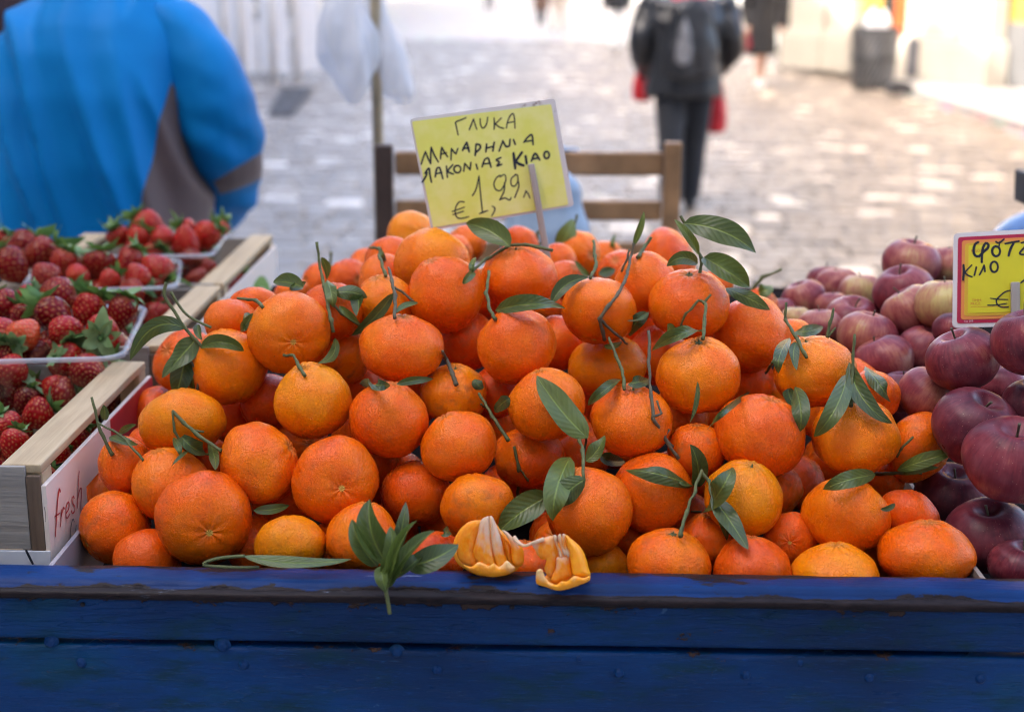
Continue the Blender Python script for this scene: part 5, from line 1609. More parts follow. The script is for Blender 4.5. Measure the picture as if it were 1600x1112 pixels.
# ================================================================ apples
def m_apple():
    b = NB('apple_skin')
    c = b.coord(); cs = b.shifted(c)
    t = b.attr('tone')
    n = b.noise(cs, 1.0, 3, .5)
    sx = b.n.new('ShaderNodeSeparateXYZ'); b.link(c, sx.inputs[0])
    ang = b.n.new('ShaderNodeMath'); ang.operation = 'ARCTAN2'; b.link(sx.outputs[1], ang.inputs[0]); b.link(sx.outputs[0], ang.inputs[1])
    st = b.n.new('ShaderNodeCombineXYZ'); b.link(b.math('MULTIPLY', ang.outputs[0], 5.0), st.inputs[0]); b.link(sx.outputs[2], st.inputs[1]); b.link(b.math('MULTIPLY', b.rnd(), 30), st.inputs[2])
    stripe = b.noise(st.outputs[0], 2.2, 5, .65)
    tt = b.math('ADD', b.math('ADD', b.math('SUBTRACT', t, .07), b.math('MULTIPLY', b.math('SUBTRACT', n, .5), 1.1)), b.math('MULTIPLY', b.math('SUBTRACT', stripe, .5), .55))
    col = b.ramp(tt, [(.0, (.52, .42, .16)), (.28, (.36, .13, .09)), (.50, (.20, .030, .040)), (.75, (.090, .010, .020)), (1.0, (.038, .006, .014))])
    vor = b.voronoi(cs, 13)
    col = b.mix(b.ramp(vor, [(.0, .8), (.075, .55), (.10, 0.0)]), col, (.55, .36, .24))
    bl = b.ramp(b.noise(cs, 2.2, 4, .6), [(.40, .0), (.75, .24)])
    col = b.mix(bl, col, (.34, .14, .16))
    b.set(color=col, rough=b.ramp(n, [(.3, .24), (.7, .42)]), spec=.22)
    b.bump(b.noise(c, 12, 4, .6), .10, .002)
    return b.m
M_APPLE = m_apple()
def apple_mesh(seed):
    r = random.Random(seed); off = Vector((r.uniform(0, 40), r.uniform(0, 40), 0))
    ne, seg = 32, 40
    v, f = [], []
    def pt(th, ph):
        x = sin(th) * (1 + .07 * cos(th)); z = cos(th) * .86
        z -= .30 * math.exp(-(th / .26) ** 2) * 1.0
        z += .16 * math.exp(-((pi - th) / .28) ** 2)
        p = Vector((x * cos(ph), x * sin(ph), z))
        k = 1 + .045 * noise.noise(p * 1.2 + off) + .018 * cos(5 * ph + off.x) * (sin(th / 2) ** 2)
        return p * k
    v.append(pt(0, 0))
    for i in range(1, ne):
        for j in range(seg): v.append(pt(pi * i / ne, 2 * pi * j / seg))
    v.append(pt(pi, 0))
    for j in range(seg):
        j2 = (j + 1) % seg
        f.append((0, 1 + j, 1 + j2))
        for i in range(ne - 2):
            a = 1 + i * seg
            f.append((a + j, a + seg + j, a + seg + j2, a + j2))
        a = 1 + (ne - 2) * seg
        f.append((a + j, len(v) - 1, a + j2))
    me = mesh('apple', v, f); me.materials.append(M_APPLE)
    me.polygons.foreach_set('use_smooth', [True] * len(me.polygons))
    return me
AM = [apple_mesh(s) for s in (1, 2, 3, 4)]
sv, sf = tube_geo(spline([(0, 0, .48), (.01, .01, .7), (.05, .03, .86), (.10, .05, .98)], 8), [.035, .03, .028, .028, .028, .03, .035, .042, .05][:9], 7)
ASTEM = mesh('stem', sv, sf); ASTEM.materials.append(M_TWIGB); ASTEM.polygons.foreach_set('use_smooth', [True] * len(ASTEM.polygons))
# cx cy w h z(m) tone lean towards-us label
T_APP = '''
1582|718|152|132|1.19|.62|10|.55|large dark red apple with yellow flank and deep stem pit at the frame edge
1523|668|138|120|1.22|.80|25|.45|big deep purple red apple in the middle of the heap's front, stem pit up
1545|838|136|116|1.20|.80|0|.55|low dark apple with a short stem and pale flank beside the divider
1488|776|118|100|1.22|.85|10|.5|dark shaded apple just above the divider edge
1592|886|98|84|1.19|.80|15|.4|lowest dark apple at the blue rim, at the frame corner
1505|563|116|108|1.28|.66|-20|.3|big glossy dark red apple right under the red bordered sign
1612|532|118|120|1.22|.72|-15|.2|dark speckled apple in front of the stick of the red bordered sign
1450|618|98|92|1.30|.48|30|.3|bright pinkish red apple between the mandarins and the dark ones
1614|632|92|92|1.24|.72|0|.3|dark apple at the frame edge under the speckled one
1412|612|66|76|1.40|.70|0|.2|sliver of dark red apple beside curled mandarin leaves
1395|640|64|64|1.40|.85|0|.2|nearly black apple deep between mandarins and apples
1380|566|92|94|1.42|.55|-25|.1|dusty rose apple next to the mandarin heap's upper end
1446|550|78|90|1.44|.62|20|.2|narrow visible red apple between the dusty rose one and the sign apple
1355|526|96|86|1.50|.48|15|.15|dull pinkish apple above the dusty rose one
1425|488|86|94|1.52|.45|-30|.1|reddish brown apple on its side below the tall stemmed apple
1477|476|92|92|1.50|.26|0|.1|pale yellowish apple half behind the red bordered sign
1332|502|90|70|1.60|.62|10|.5|dark topped apple with a tiny stem, left of the reddish brown one
1412|456|96|86|1.60|.62|-12|.4|apple with a long stem pointing at the street, second in the back stack
1423|412|92|76|1.72|.48|10|.2|topmost rosy apple of the heap
1484|416|74|72|1.72|.42|0|.1|rosy apple peeping out from behind the sign's edge
1345|458|72|56|1.78|.28|0|.1|palest cream and green apple in the back row
1309|448|72|54|1.84|.45|0|.1|pinkish apple in the back row left of the cream one
1290|440|60|50|1.92|.55|0|.1|farthest small red apple of the back row
1256|468|72|68|1.74|.50|-20|.2|brownish red apple at the street end of the heap, by itself
1300|480|56|56|1.72|.50|0|.1|small red apple wedged under the cream one
1281|512|72|56|1.58|.45|0|.1|rosy apple behind the fallen mandarin leaf
1244|500|52|44|1.66|.30|0|.1|pale sliver of apple under the brownish red one
1492|516|70|56|1.44|.70|0|.1|dark apple just below the corner of the red bordered sign
1222|484|44|40|1.72|.55|0|.1|small apple seen between the last mandarin and the brownish red apple
1560|605|84|84|1.36|.80|0|.1|dark apple deep behind the big glossy one
1430|710|90|90|1.36|.90|0|.1|very dark apple in the gap behind the outer mandarin
1380|480|70|70|1.66|.55|0|.1|apple hidden between the tall stemmed one and the dark topped one
'''
ra = random.Random(5)
alist = []
for ln in T_APP.strip().splitlines():
    q = ln.split('|')
    x, y, w, h, z, tone, lean, tcv = map(float, q[:8])
    alist.append([x, y, w, h, z, tone, lean, tcv, q[8]])
alist.sort(key=lambda a: a[4])
adone = []
for x, y, w, h, z, tone, lean, tcv, lab in alist:
    for _ in range(6):
        ok = True
        for (ox, oy, oz, orr) in adone + [(m['x'], m['y'], m['Z'], m['R']) for m in done if 'obj' in m and m['x'] > 1150]:
            lat = math.hypot(x - ox, y - oy) / F * (z + oz) / 2
            s = (.5 * max(w, h) / F * z * .92 + orr) * .93
            if lat < s and z < oz + sqrt(s*s - lat*lat) and z > oz - s * .6:
                z = oz + sqrt(s*s - lat*lat); ok = False
        if ok: break
    A = max(w, h * 1.04) / 2 * z / F
    adone.append((x, y, z, A * .92))
    tc = -ray(x, y).normalized()
    u_ = (up - tc * up.dot(tc)).normalized(); r_ = u_.cross(tc).normalized()
    la = radians(lean)
    ax = (u_ * cos(la) + r_ * sin(la)) * sqrt(1 - tcv * tcv) + tc * tcv
    o = bpy.data.objects.new('apple', ra.choice(AM))
    o.matrix_basis = Matrix.LocRotScale(P(x, y, z), ax.to_track_quat('Z', 'Y') @ Quaternion((0, 0, 1), ra.uniform(0, 6.28)), Vector((A, A, A)))
    o['tone'] = tone
    tag(o, lab, 'apple', 'apples heaped beside the mandarins')
    C.objects.link(o)
    s = bpy.data.objects.new('stem', ASTEM); s.parent = o; s.scale = (1, 1, .9 + ra.uniform(-.12, .12)); s.rotation_euler = (0, 0, ra.uniform(0, 6))
    C.objects.link(s)

# ================================================================ strawberries
def m_berry():
    b = NB('strawberry_flesh')
    sd_ = b.attr('seed', False)
    c = b.coord(); cs = b.shifted(c)
    n = b.noise(cs, 1.4, 3, .5)
    t = b.attr('tone')
    tt = b.math('ADD', t, b.math('MULTIPLY', b.math('SUBTRACT', n, .5), .5))
    col = b.ramp(tt, [(.1, (.50, .07, .02)), (.4, (.36, .008, .007)), (.75, (.18, .003, .005)), (1.0, (.085, .002, .004))])
    sx = b.n.new('ShaderNodeSeparateXYZ'); b.link(c, sx.inputs[0])
    sh = b.math('MULTIPLY', b.ramp(sx.outputs[2], [(.55, 0.0), (.95, 1.0)]), b.math('ADD', .25, b.attr('pale')))
    col = b.mix(sh, col, (.72, .42, .26))
    col = b.mix(b.math('MULTIPLY', sd_, .75), col, (.46, .20, .07))
    b.set(color=col, rough=.18, spec=.17, sss=.02)
    b.p.inputs['Subsurface Radius'].default_value = (.004, .001, .0006); b.p.inputs['Subsurface Scale'].default_value = 1.0
    b.bump(b.noise(c, 14, 3, .6), .15, .0015)
    return b.m
M_BERRY = m_berry()
def berry_mesh(seed, asp, nsd=150):
    """tip at -z, hull at +z, widest radius 1, pitted with seeds"""
    r = random.Random(seed); off = Vector((r.uniform(0, 40), r.uniform(0, 40), 0))
    ne, seg = 46, 60
    def base(th, ph):
        z = cos(th)
        x = sin(th) * (1.0 + .22 * z - .05 * z * z)
        x *= 1 / 1.02
        zz = z * asp if z < 0 else z * asp * .72
        p = Vector((x * cos(ph), x * sin(ph), zz))
        p.z -= .16 * math.exp(-(th / .3) ** 2)
        return p * (1 + .06 * noise.noise(p * 1.3 + off))
    seeds = []
    for i in range(nsd):
        zc = 1 - 2 * (i + .5) / nsd
        if zc > .86: continue
        seeds.append((math.acos(zc) + r.uniform(-.035, .035), (i * 2.399963 + r.uniform(-.09, .09)) % (2 * pi)))
    sp = np.array([tuple(base(a, p)) for a, p in seeds])
    pts = [base(0, 0)] + [base(pi * i / ne, 2 * pi * j / seg) for i in range(1, ne) for j in range(seg)] + [base(pi, 0)]
    V = np.array([tuple(p) for p in pts])
    d = np.sqrt(((V[:, None, :] - sp[None, :, :]) ** 2).sum(2)).min(1)
    R_ = .105
    pit = np.exp(-(d / R_) ** 2)
    nrm = V / np.linalg.norm(V, axis=1, keepdims=True)
    V2 = V - nrm * (pit * .075)[:, None]
    f = []
    for j in range(seg):
        j2 = (j + 1) % seg
        f.append((0, 1 + j, 1 + j2))
        for i in range(ne - 2):
            a = 1 + i * seg
            f.append((a + j, a + seg + j, a + seg + j2, a + j2))
        a = 1 + (ne - 2) * seg
        f.append((a + j, len(V2) - 1, a + j2))
    me = mesh('strawberry', V2, f); me.materials.append(M_BERRY)
    at = me.attributes.new('seed', 'FLOAT', 'POINT'); at.data.foreach_set('value', np.clip((pit - .62) / .25, 0, 1).astype(np.float32))
    me.polygons.foreach_set('use_smooth', [True] * len(me.polygons))
    return me
BM = [berry_mesh(1, 1.25), berry_mesh(2, 1.05), berry_mesh(3, 1.4), berry_mesh(4, 1.15)]
def m_leafy(name, dark, light, under, rough=.5, vein=True, obj=False):
    b = NB(name)
    u = b.attr('leafu', False); w_ = b.attr('leafw', False)
    c = b.coord()
    t = b.attr('tone', True)
    n = b.noise(b.shifted(b.pos()), 60, 4, .6)
    col = b.mix(b.math('ADD', b.math('MULTIPLY', t, .85), b.math('MULTIPLY', b.math('SUBTRACT', n, .5), .55), True), dark, light)
    if vein:
        mid = b.ramp(b.math('ABSOLUTE', w_), [(.0, 1.0), (.06, .5), (.10, 0.0)])
        ve = b.math('SINE', b.math('ADD', b.math('MULTIPLY', u, 60.0), b.math('MULTIPLY', b.math('ABSOLUTE', w_), -14.0)))
        col = b.mix(b.math('MULTIPLY', mid, .6), col, tuple(min(1, x * 1.8) for x in light))
        col = b.mix(b.math('MULTIPLY', b.ramp(ve, [(.75, 0.0), (1.0, 1.0)]), .22), col, light)
        sp_ = b.noise(b.pos(), 260, 3, .7)
        col = b.mix(b.ramp(sp_, [(.70, 0.0), (.76, .6)]), col, (.05, .04, .015))
        b.bump(b.math('ADD', b.math('MULTIPLY', ve, .25), b.math('ADD', n, b.math('MULTIPLY', mid, -1.0))), .45, .0008)
    geo = b.n.new('ShaderNodeNewGeometry')
    col = b.mix(geo.outputs['Backfacing'], col, under)
    b.set(color=col, rough=rough, spec=.45)
    tr_ = b.n.new('ShaderNodeBsdfTranslucent'); b.link(b.mix(.5, col, light), tr_.inputs[0])
    mx = b.n.new('ShaderNodeMixShader'); mx.inputs[0].default_value = .22
    b.link(b.p.outputs[0], mx.inputs[1]); b.link(tr_.outputs[0], mx.inputs[2]); b.link(mx.outputs[0], b.out.inputs[0])
    return b.m
M_SEPAL = m_leafy('strawberry_sepal', (.040, .120, .030), (.19, .34, .065), (.19, .30, .12), .55, False)
def sepal_mesh(curl, seed):
    r = random.Random(seed)
    n, v, f = 8, [], []
    for i in range(n + 1):
        t = i / n
        w = .27 * (sin(pi * min(1, t ** .75 * .97 + .03))) ** .8 + .015
        zz = curl * t * t + .10 * t
        xx = t * (1 - .18 * abs(curl) * t)
        for s in (-1, -.5, 0, .5, 1):
            v.append((xx, s * w, zz + .10 * s * s * (1 - t) + .02 * sin(9 * t + s * 2)))
    for i in range(n):
        for j in range(4): f.append((i*5 + j, i*5 + j + 1, i*5 + j + 6, i*5 + j + 5))
    me = mesh('sepal', v, f); me.materials.append(M_SEPAL)
    me.polygons.foreach_set('use_smooth', [True] * len(me.polygons))
    return me
SEP = [sepal_mesh(c_, k) for k, c_ in enumerate((.35, .05, -.25, .55))]
# a whole calyx as one mesh for the small ones
def calyx_mesh(seed):
    r = random.Random(seed)
    v, f = tube_geo([(0, 0, -.05), (.02, 0, .2), (.06, .02, .36)], [.10, .075, .06], 6)
    for k in range(9):
        src = r.choice(SEP)
        M = Matrix.Rotation(2*pi*k/9 + r.uniform(-.15, .15), 4, 'Z') @ Matrix.Rotation(r.uniform(-.35, .25), 4, 'Y') @ Matrix.Scale(r.uniform(.75, 1.1), 4)
        n0 = len(v)
        v += [M @ q.co for q in src.vertices]
        f += [tuple(i + n0 for i in p.vertices) for p in src.polygons]
    me = mesh('calyx', v, f); me.materials.append(M_SEPAL)
    me.polygons.foreach_set('use_smooth', [True] * len(me.polygons))
    return me
CAL = [calyx_mesh(s) for s in (1, 2, 3)]
hv, hf = tube_geo([(0, 0, -.10), (0, 0, .015), (0, 0, .05), (.01, 0, .11), (.05, .02, .25)], [.30, .36, .20, .085, .065], 10)
HUB = mesh('calyx', hv, hf); HUB.materials.append(M_SEPAL); HUB.polygons.foreach_set('use_smooth', [True] * len(HUB.polygons))
rb = random.Random(9)
def berry(pos, rpx_m, axis, tone, label, group, big=False, pale=.1, cal=True, calscale=.95, mesh_=None):
    o = bpy.data.objects.new('strawberry', mesh_ or rb.choice(BM))
    o.matrix_basis = Matrix.LocRotScale(pos, axis.to_track_quat('Z', 'Y') @ Quaternion((0, 0, 1), rb.uniform(0, 6.28)), Vector((rpx_m * rb.uniform(.9, 1.1), rpx_m * rb.uniform(.9, 1.1), rpx_m * rb.uniform(.92, 1.12))))
    o['tone'], o['pale'] = tone, pale
    tag(o, label, 'strawberry', group)
    C.objects.link(o)
    if cal:
        c = bpy.data.objects.new('calyx', HUB if big else rb.choice(CAL))
        c.parent = o; c.location = (0, 0, max(v.co.z for v in o.data.vertices) - (.02 if big else .07)); c.scale = (calscale,) * 3; c['tone'] = rb.uniform(.1, .7)
        C.objects.link(c)
        if big:
            ns_ = 10
            for k in range(ns_):
                s = bpy.data.objects.new('sepal', rb.choice(SEP[:3]))
                s.parent = c
                s.rotation_euler = (rb.uniform(-.25, .25), rb.uniform(-.45, .2), 2*pi*k/ns_ + rb.uniform(-.12, .12))
                q = rb.uniform(.85, 1.15) * (1.15 if k % 2 else .95)
                s.scale = (q * .95, q * rb.uniform(.72, .98), q * rb.uniform(.8, 1.9)); s['tone'] = rb.uniform(.05, .7)
                C.objects.link(s)
    return o
def m_clear():
    b = NB('clear_plastic')
    gl = b.n.new('ShaderNodeBsdfGlossy'); gl.inputs[0].default_value = (.9, .93, .97, 1); gl.inputs[1].default_value = .08
    trn = b.n.new('ShaderNodeBsdfTransparent'); trn.inputs[0].default_value = (.93, .95, .97, 1)
    fr_ = b.n.new('ShaderNodeLayerWeight'); fr_.inputs[0].default_value = .25
    k = b.math('ADD', b.math('MULTIPLY', fr_.outputs['Facing'], .22), .03)
    mx = b.n.new('ShaderNodeMixShader'); b.link(k, mx.inputs[0])
    b.link(trn.outputs[0], mx.inputs[1]); b.link(gl.outputs[0], mx.inputs[2]); b.link(mx.outputs[0], b.out.inputs[0])
    return b.m
M_CLEAR = m_clear()
M_RIM = simple('clear_rim', (.62, .68, .76), .15, .1, 5)
def m_rim():
    b = NB('clear_plastic_rim')
    trn = b.n.new('ShaderNodeBsdfTransparent'); trn.inputs[0].default_value = (.92, .94, .97, 1)
    b.set(color=(.70, .75, .82), rough=.12, spec=.8)
    mx = b.n.new('ShaderNodeMixShader'); mx.inputs[0].default_value = .34
    b.link(trn.outputs[0], mx.inputs[1]); b.link(b.p.outputs[0], mx.inputs[2]); b.link(mx.outputs[0], b.out.inputs[0])
    return b.m
M_RIM = m_rim()
ZP = zr + .020
def punnet(fr_, bk, width, label, hgt=.075):
    """fr_, bk: front and back end of its right-hand rim edge; opens upward"""
    fr_, bk = Vector(fr_), Vector(bk)
    yv = (bk - fr_); L = yv.length; yv.normalize(); xv = Vector((yv.y, -yv.x, 0))
    cen = fr_ + yv * L / 2 - xv * width / 2
    e = empty('punnet', cen - Vector((0, 0, hgt)), label, 'punnet', 'clear plastic strawberry punnets')
    def ring(hw, hl, rc, z):
        out = []
        for cx, cy, a0 in ((hw - rc, hl - rc, 0), (-hw + rc, hl - rc, 90), (-hw + rc, -hl + rc, 180), (hw - rc, -hl + rc, 270)):
            for k in range(6):
                a = radians(a0 + 18 * k)
                p = (cx + cos(a) * rc, cy + sin(a) * rc)
                out.append(cen + xv * p[0] + yv * p[1] + Vector((0, 0, z)))
        return out
    hw, hl = width / 2, L / 2
    def loft(levels, name, m, closed_bottom=False):
        v, f = [], []
        for lv in levels: v += ring(*lv)
        n = 24
        for i in range(len(levels) - 1):
            for k in range(n):
                k2 = (k + 1) % n
                f.append((i*n + k, i*n + k2, (i+1)*n + k2, (i+1)*n + k))
        if closed_bottom: f.append(tuple(range(n))[::-1])
        return link(name, mesh(name, v, f), m, e, True)
    loft([(hw - .014, hl - .014, .02, -hgt), (hw - .010, hl - .010, .022, -hgt + .02), (hw - .004, hl - .004, .024, -.004)], 'tray', M_CLEAR, True)
    loft([(hw - .004, hl - .004, .024, -.004), (hw - .003, hl - .003, .024, 0), (hw + .001, hl + .001, .025, .0012), (hw + .003, hl + .003, .026, -.001), (hw + .003, hl + .003, .026, -.004)], 'rim', M_RIM)
    return e, cen
f1, b1_ = onZ(190, 557, ZP), onZ(229, 476, ZP)
f2, b2_ = onZ(276, 447, ZP), onZ(283, 404, ZP)
f3, b3_ = onZ(330, 398, ZP), onZ(356, 362, ZP)
punnet(f1, b1_, .19, 'clear punnet nearest to the blue rim, heaped with dark strawberries and big green hulls')
punnet(f2, b2_, .19, 'clear punnet in the middle with a bright rounded rim corner')
punnet(f3, b3_, .155, 'clear punnet farthest back, full of light red strawberries, before the blue jacket')
# px py w(px) height-over-rim  hull direction (deg, 0 = up in the picture)  hull towards us  tone  big pale label
G1, G2, G3 = 'strawberries in the nearest punnet', 'strawberries in the middle punnet', 'strawberries in the farthest punnet'
T_B = '''
1|82|490|62|.014|-50|-.5|.85|0|.0|dark round strawberry at the centre of the nearest punnet, seeds showing
1|92|460|56|.020|75|-.2|.75|1|.0|strawberry lying across the back of the nearest punnet with leaves at both ends
1|139|482|54|.016|30|-.4|.62|0|.0|red strawberry left of the seedy one at the nearest punnet's rim corner
1|191|485|52|.014|20|.0|.80|1|.0|seedy dark strawberry by the nearest punnet's corner with hull pointing up
1|103|518|58|.006|150|.55|.50|1|.3|strawberry whose flat grey green hull hangs over the nearest punnet's front rim
1|36|524|56|.006|-140|.55|.15|1|.6|pale half white strawberry at the front of the nearest punnet
1|10|478|54|.012|-70|-.2|.72|0|.0|dark strawberry cut by the frame edge in the nearest punnet
1|34|494|44|.004|0|-.3|.85|0|.0|strawberry half hidden under the seedy one in the nearest punnet
1|160|520|60|.008|195|.93|.45|1|.1|strawberry facing out with the large open star of green leaves
1|45|462|42|.020|60|.5|.6|1|.1|small strawberry mostly under a tuft of curled hull leaves
1|5|520|50|.006|170|.8|.5|1|.1|strawberry at the frame edge covered by its spread hull
2|66|396|58|.016|60|-.3|.80|0|.0|large dark strawberry lying on its side in the middle punnet
2|103|411|50|.010|20|.1|.62|1|.2|strawberry with a pale shoulder under long upright leaves
2|156|411|52|.012|5|-.2|.78|1|.0|dark strawberry with upright green crown in the middle punnet
2|203|410|46|.012|25|-.2|.66|1|.0|strawberry with seeds showing, next to the rim corner of the middle punnet
2|247|421|46|.006|130|.2|.50|1|.1|strawberry touching the bright rim corner of the middle punnet
2|216|433|46|.004|150|-.1|.52|0|.0|round strawberry at the front rim of the middle punnet
2|172|436|36|.004|40|-.4|.45|0|.0|small light red strawberry at the middle punnet's front
2|72|433|50|.008|140|.1|.70|0|.1|strawberry with a shiny flank at the front of the middle punnet
2|121|432|40|.002|160|.6|.4|1|.1|strawberry with a small green star hull low in the middle punnet
2|15|412|56|.012|-40|-.2|.80|0|.0|dark strawberry at the frame edge in the middle punnet
2|37|385|50|.016|60|-.2|.82|0|.0|strawberry at the back of the middle punnet by the blue jacket
2|2|378|44|.016|40|.0|.62|1|.0|topmost strawberry at the frame edge with a green hull
3|230|352|50|.016|-60|-.2|.45|1|.1|topmost light red strawberry of the farthest punnet
3|184|368|40|.010|-30|.2|.55|1|.1|strawberry with leaves at the jacket side of the farthest punnet
3|215|370|40|.010|30|-.3|.45|0|.0|light strawberry in the middle of the farthest punnet
3|254|372|36|.008|180|.5|.45|1|.1|strawberry with its hull toward the front of the farthest punnet
3|292|358|38|.014|-60|.1|.40|1|.1|strawberry behind the largest one of the farthest punnet
3|322|367|48|.010|50|-.1|.42|1|.1|largest light red strawberry of the farthest punnet, leaf crown on its shoulder
3|291|380|44|.004|170|-.2|.48|0|.0|strawberry at the farthest punnet's front rim
3|343|357|30|.008|30|.1|.40|1|.1|small strawberry at the farthest punnet's outer corner
'''
for ln in T_B.strip().splitlines():
    q = ln.split('|')
    g = int(q[0]); x, y, w, hh, hd, tcv, tone, big, pale = map(float, q[1:10])
    pos = onZ(x, y, ZP + hh)
    zd = proj(pos)[2]
    tc = -ray(x, y).normalized(); u_ = (up - tc * up.dot(tc)).normalized(); r_ = u_.cross(tc).normalized()
    a = radians(hd)
    ax = (u_ * cos(a) + r_ * sin(a)) * sqrt(max(0, 1 - tcv * tcv)) + tc * tcv
    berry(pos, w / 2 / F * zd * .98, ax, tone, q[10], (G1, G2, G3)[g - 1], True, pale, True, 1.3 if g == 1 else 1.15)
# below the top layer inside the punnets
LB = []
for (a, b_, wd, lab, g, n) in ((f1, b1_, .19, 'strawberry under the top layer, seen through the nearest punnet\'s side', G1, 34), (f2, b2_, .19, 'strawberry under the top layer, seen through the middle punnet\'s side', G2, 22), (f3, b3_, .155, 'strawberry under the top layer, seen through the farthest punnet\'s side', G3, 18)):
    yv = (b_ - a); L = yv.length; yv.normalize(); xv = Vector((yv.y, -yv.x, 0))
    pts = []
    for _ in range(900):
        p = a + yv * rb.uniform(.022, L - .022) - xv * rb.uniform(.022, wd - .022); p.z = ZP - (rb.uniform(.020, .055) if g == G1 else rb.uniform(.008, .05))
        X, Y, _z = proj(p)
        if X < -25: continue
        if all((p - q).length > .031 for q in pts): pts.append(p)
        if len(pts) >= n: break
    for p in pts:
        berry(p, rb.uniform(.017, .020), Vector((rb.uniform(-1, 1), rb.uniform(-1, 1), rb.uniform(-.3, 1))).normalized(), rb.uniform(.5, .95), lab, g, False, .05, rb.random() < .7, .8)
# loose in the crates
T_L = '''
43|622|50|.030|.90|20|loose dark strawberry in the shade below the nearest punnet, by the frame edge
57|583|60|.020|.85|-60|loose strawberry lying across just under the nearest punnet's rim
104|583|58|.022|.90|70|loose dark strawberry under the hanging star hull
99|619|62|.030|.72|80|loose oval strawberry resting beside the front crate's rail
9|612|50|.034|.85|0|loose strawberry at the frame edge under the punnet
62|646|56|.036|.62|60|loose strawberry with leaves beside it, close to the front crate's rail
11|667|54|.038|.55|-30|loose bright seedy strawberry touching the front crate's rail at the frame edge
22|690|46|.044|.52|20|loose strawberry at the crate corner, its seeds catching light
128|683|54|.040|.66|40|loose strawberry with gleaming seeds seen under the front crate's rail
92|708|36|.050|.6|60|loose small strawberry low under the rail beside green leaves
158|580|56|.020|.85|40|loose strawberry tucked behind the rail's far end in the front crate
172|618|54|.036|.88|10|loose shaded strawberry seen below the rail near its back post
134|655|44|.048|.85|0|loose dark strawberry deep under the middle of the front rail
'''
GL = 'loose strawberries in the crates'
lp = []
for ln in T_L.strip().splitlines():
    q = ln.split('|')
    x, y, w, dn, tone, hd = map(float, q[:6])
    pos = onZ(x, y, zr - dn)
    pos.x = min(pos.x, xr - .034)
    zd = proj(pos)[2]
    tc = -ray(x, y).normalized(); u_ = (up - tc * up.dot(tc)).normalized(); r_ = u_.cross(tc).normalized()
    a = radians(hd)
    berry(pos, w / 2 / F * zd * .95, (u_ * cos(a) + r_ * sin(a)) * .95 - tc * rb.uniform(-.3, .4), tone, q[6], GL, True, .05, True, .9)
    lp.append(pos)
for (ya, yb, lab) in ((c1a, c1b, 'loose strawberry low in the front crate among the others'), (c2a, c2b, 'loose strawberry low in the middle crate among the others'), (c3a, c3b, 'loose strawberry low in the rearmost crate among the others')):
    for _ in range(1200):
        p = Vector((xr - rb.uniform(.034, .22), rb.uniform(ya + .035, yb - .03), zr - rb.uniform(.060, .085) - (.0 if ya > c1b - .1 else 0)))
        X, Y, _z = proj(p)
        if X < -20: continue
        if all((p - q).length > .034 for q in lp):
            lp.append(p)
            berry(p, rb.uniform(.017, .021), Vector((rb.uniform(-1, 1), rb.uniform(-1, 1), rb.uniform(-.3, 1))).normalized(), rb.uniform(.55, .95), lab, GL, False, .05, rb.random() < .75, .85)
# ================================================================ leaves and twigs
M_LEAF = m_leafy('citrus_leaf', (.032, .060, .020), (.17, .225, .040), (.11, .16, .07), .34)
rl = random.Random(21)
def leaf_geo(B, M_, T, W, nrm, fold_=.25, wav=.12, cup=0.0):
    n = 14
    v, f, u, w = [], [], [], []
    B, M_, T = Vector(B), Vector(M_), Vector(T)
    cpt = M_ * 2 - (B + T) * .5
    ph = rl.uniform(0, 6); tws_ = rl.uniform(-.9, .9); W = W * .90
    for i in range(n + 1):
        t = i / n
        p = B * (1 - t) ** 2 + cpt * 2 * t * (1 - t) + T * t * t
        d = ((cpt - B) * (1 - t) + (T - cpt) * t)
        if d.length < 1e-9: d = T - B
        d.normalize()
        nn = (nrm - d * nrm.dot(d)).normalized()
        nn = Quaternion(d, tws_ * (t - .25)) @ nn
        s = d.cross(nn)
        hw = W / 2 * (t ** .62 * (1 - t) ** .80) / .375 if 0 < t < 1 else 0
        hw = max(hw, W * .012)
        for k in (-1, -.66, -.33, 0, .33, .66, 1):
            z = fold_ * abs(k) * hw + wav * hw * sin(7 * t + ph + (2 if k < 0 else 0)) * abs(k) - cup * hw * k * k
            v.append(p + s * (k * hw) + nn * z)
            u.append(t); w.append(k)
    for i in range(n):
        for k in range(6):
            a = i * 7 + k
            f.append((a, a + 1, a + 8, a + 7))
    return v, f, u, w
def add_leaf(B, M_, T, W, tone, parent, nrm=None, fold_=.25, name='leaf'):
    tc = (EYE - Vector(B)).normalized()
    if nrm is None:
        nrm = (tc + Vector((rl.uniform(-.35, .35), rl.uniform(-.2, .2), rl.uniform(.0, .5)))).normalized()
    v, f, u, w = leaf_geo(B, M_, T, W, nrm, fold_ * rl.choice((-.5, .6, 1.0, 1.6, 2.4)), rl.uniform(.08, .38), rl.uniform(-.35, .25))
    me = mesh('leaf', v, f)
    me.attributes.new('leafu', 'FLOAT', 'POINT').data.foreach_set('value', u)
    me.attributes.new('leafw', 'FLOAT', 'POINT').data.foreach_set('value', w)
    o = link(name, me, M_LEAF, None, True)
    o['tone'] = tone
    if parent is not None: child(o, parent)
    return o
def zat(px, py, fb, lift=.007, skip=()):
    ds = [front_depth(px + dx, py + dy, skip) for dx, dy in ((0, 0), (4, 0), (-4, 0), (0, 4), (0, -4))]
    ds = [d for d in ds if d is not None]
    return (min(ds) - lift) if ds else fb
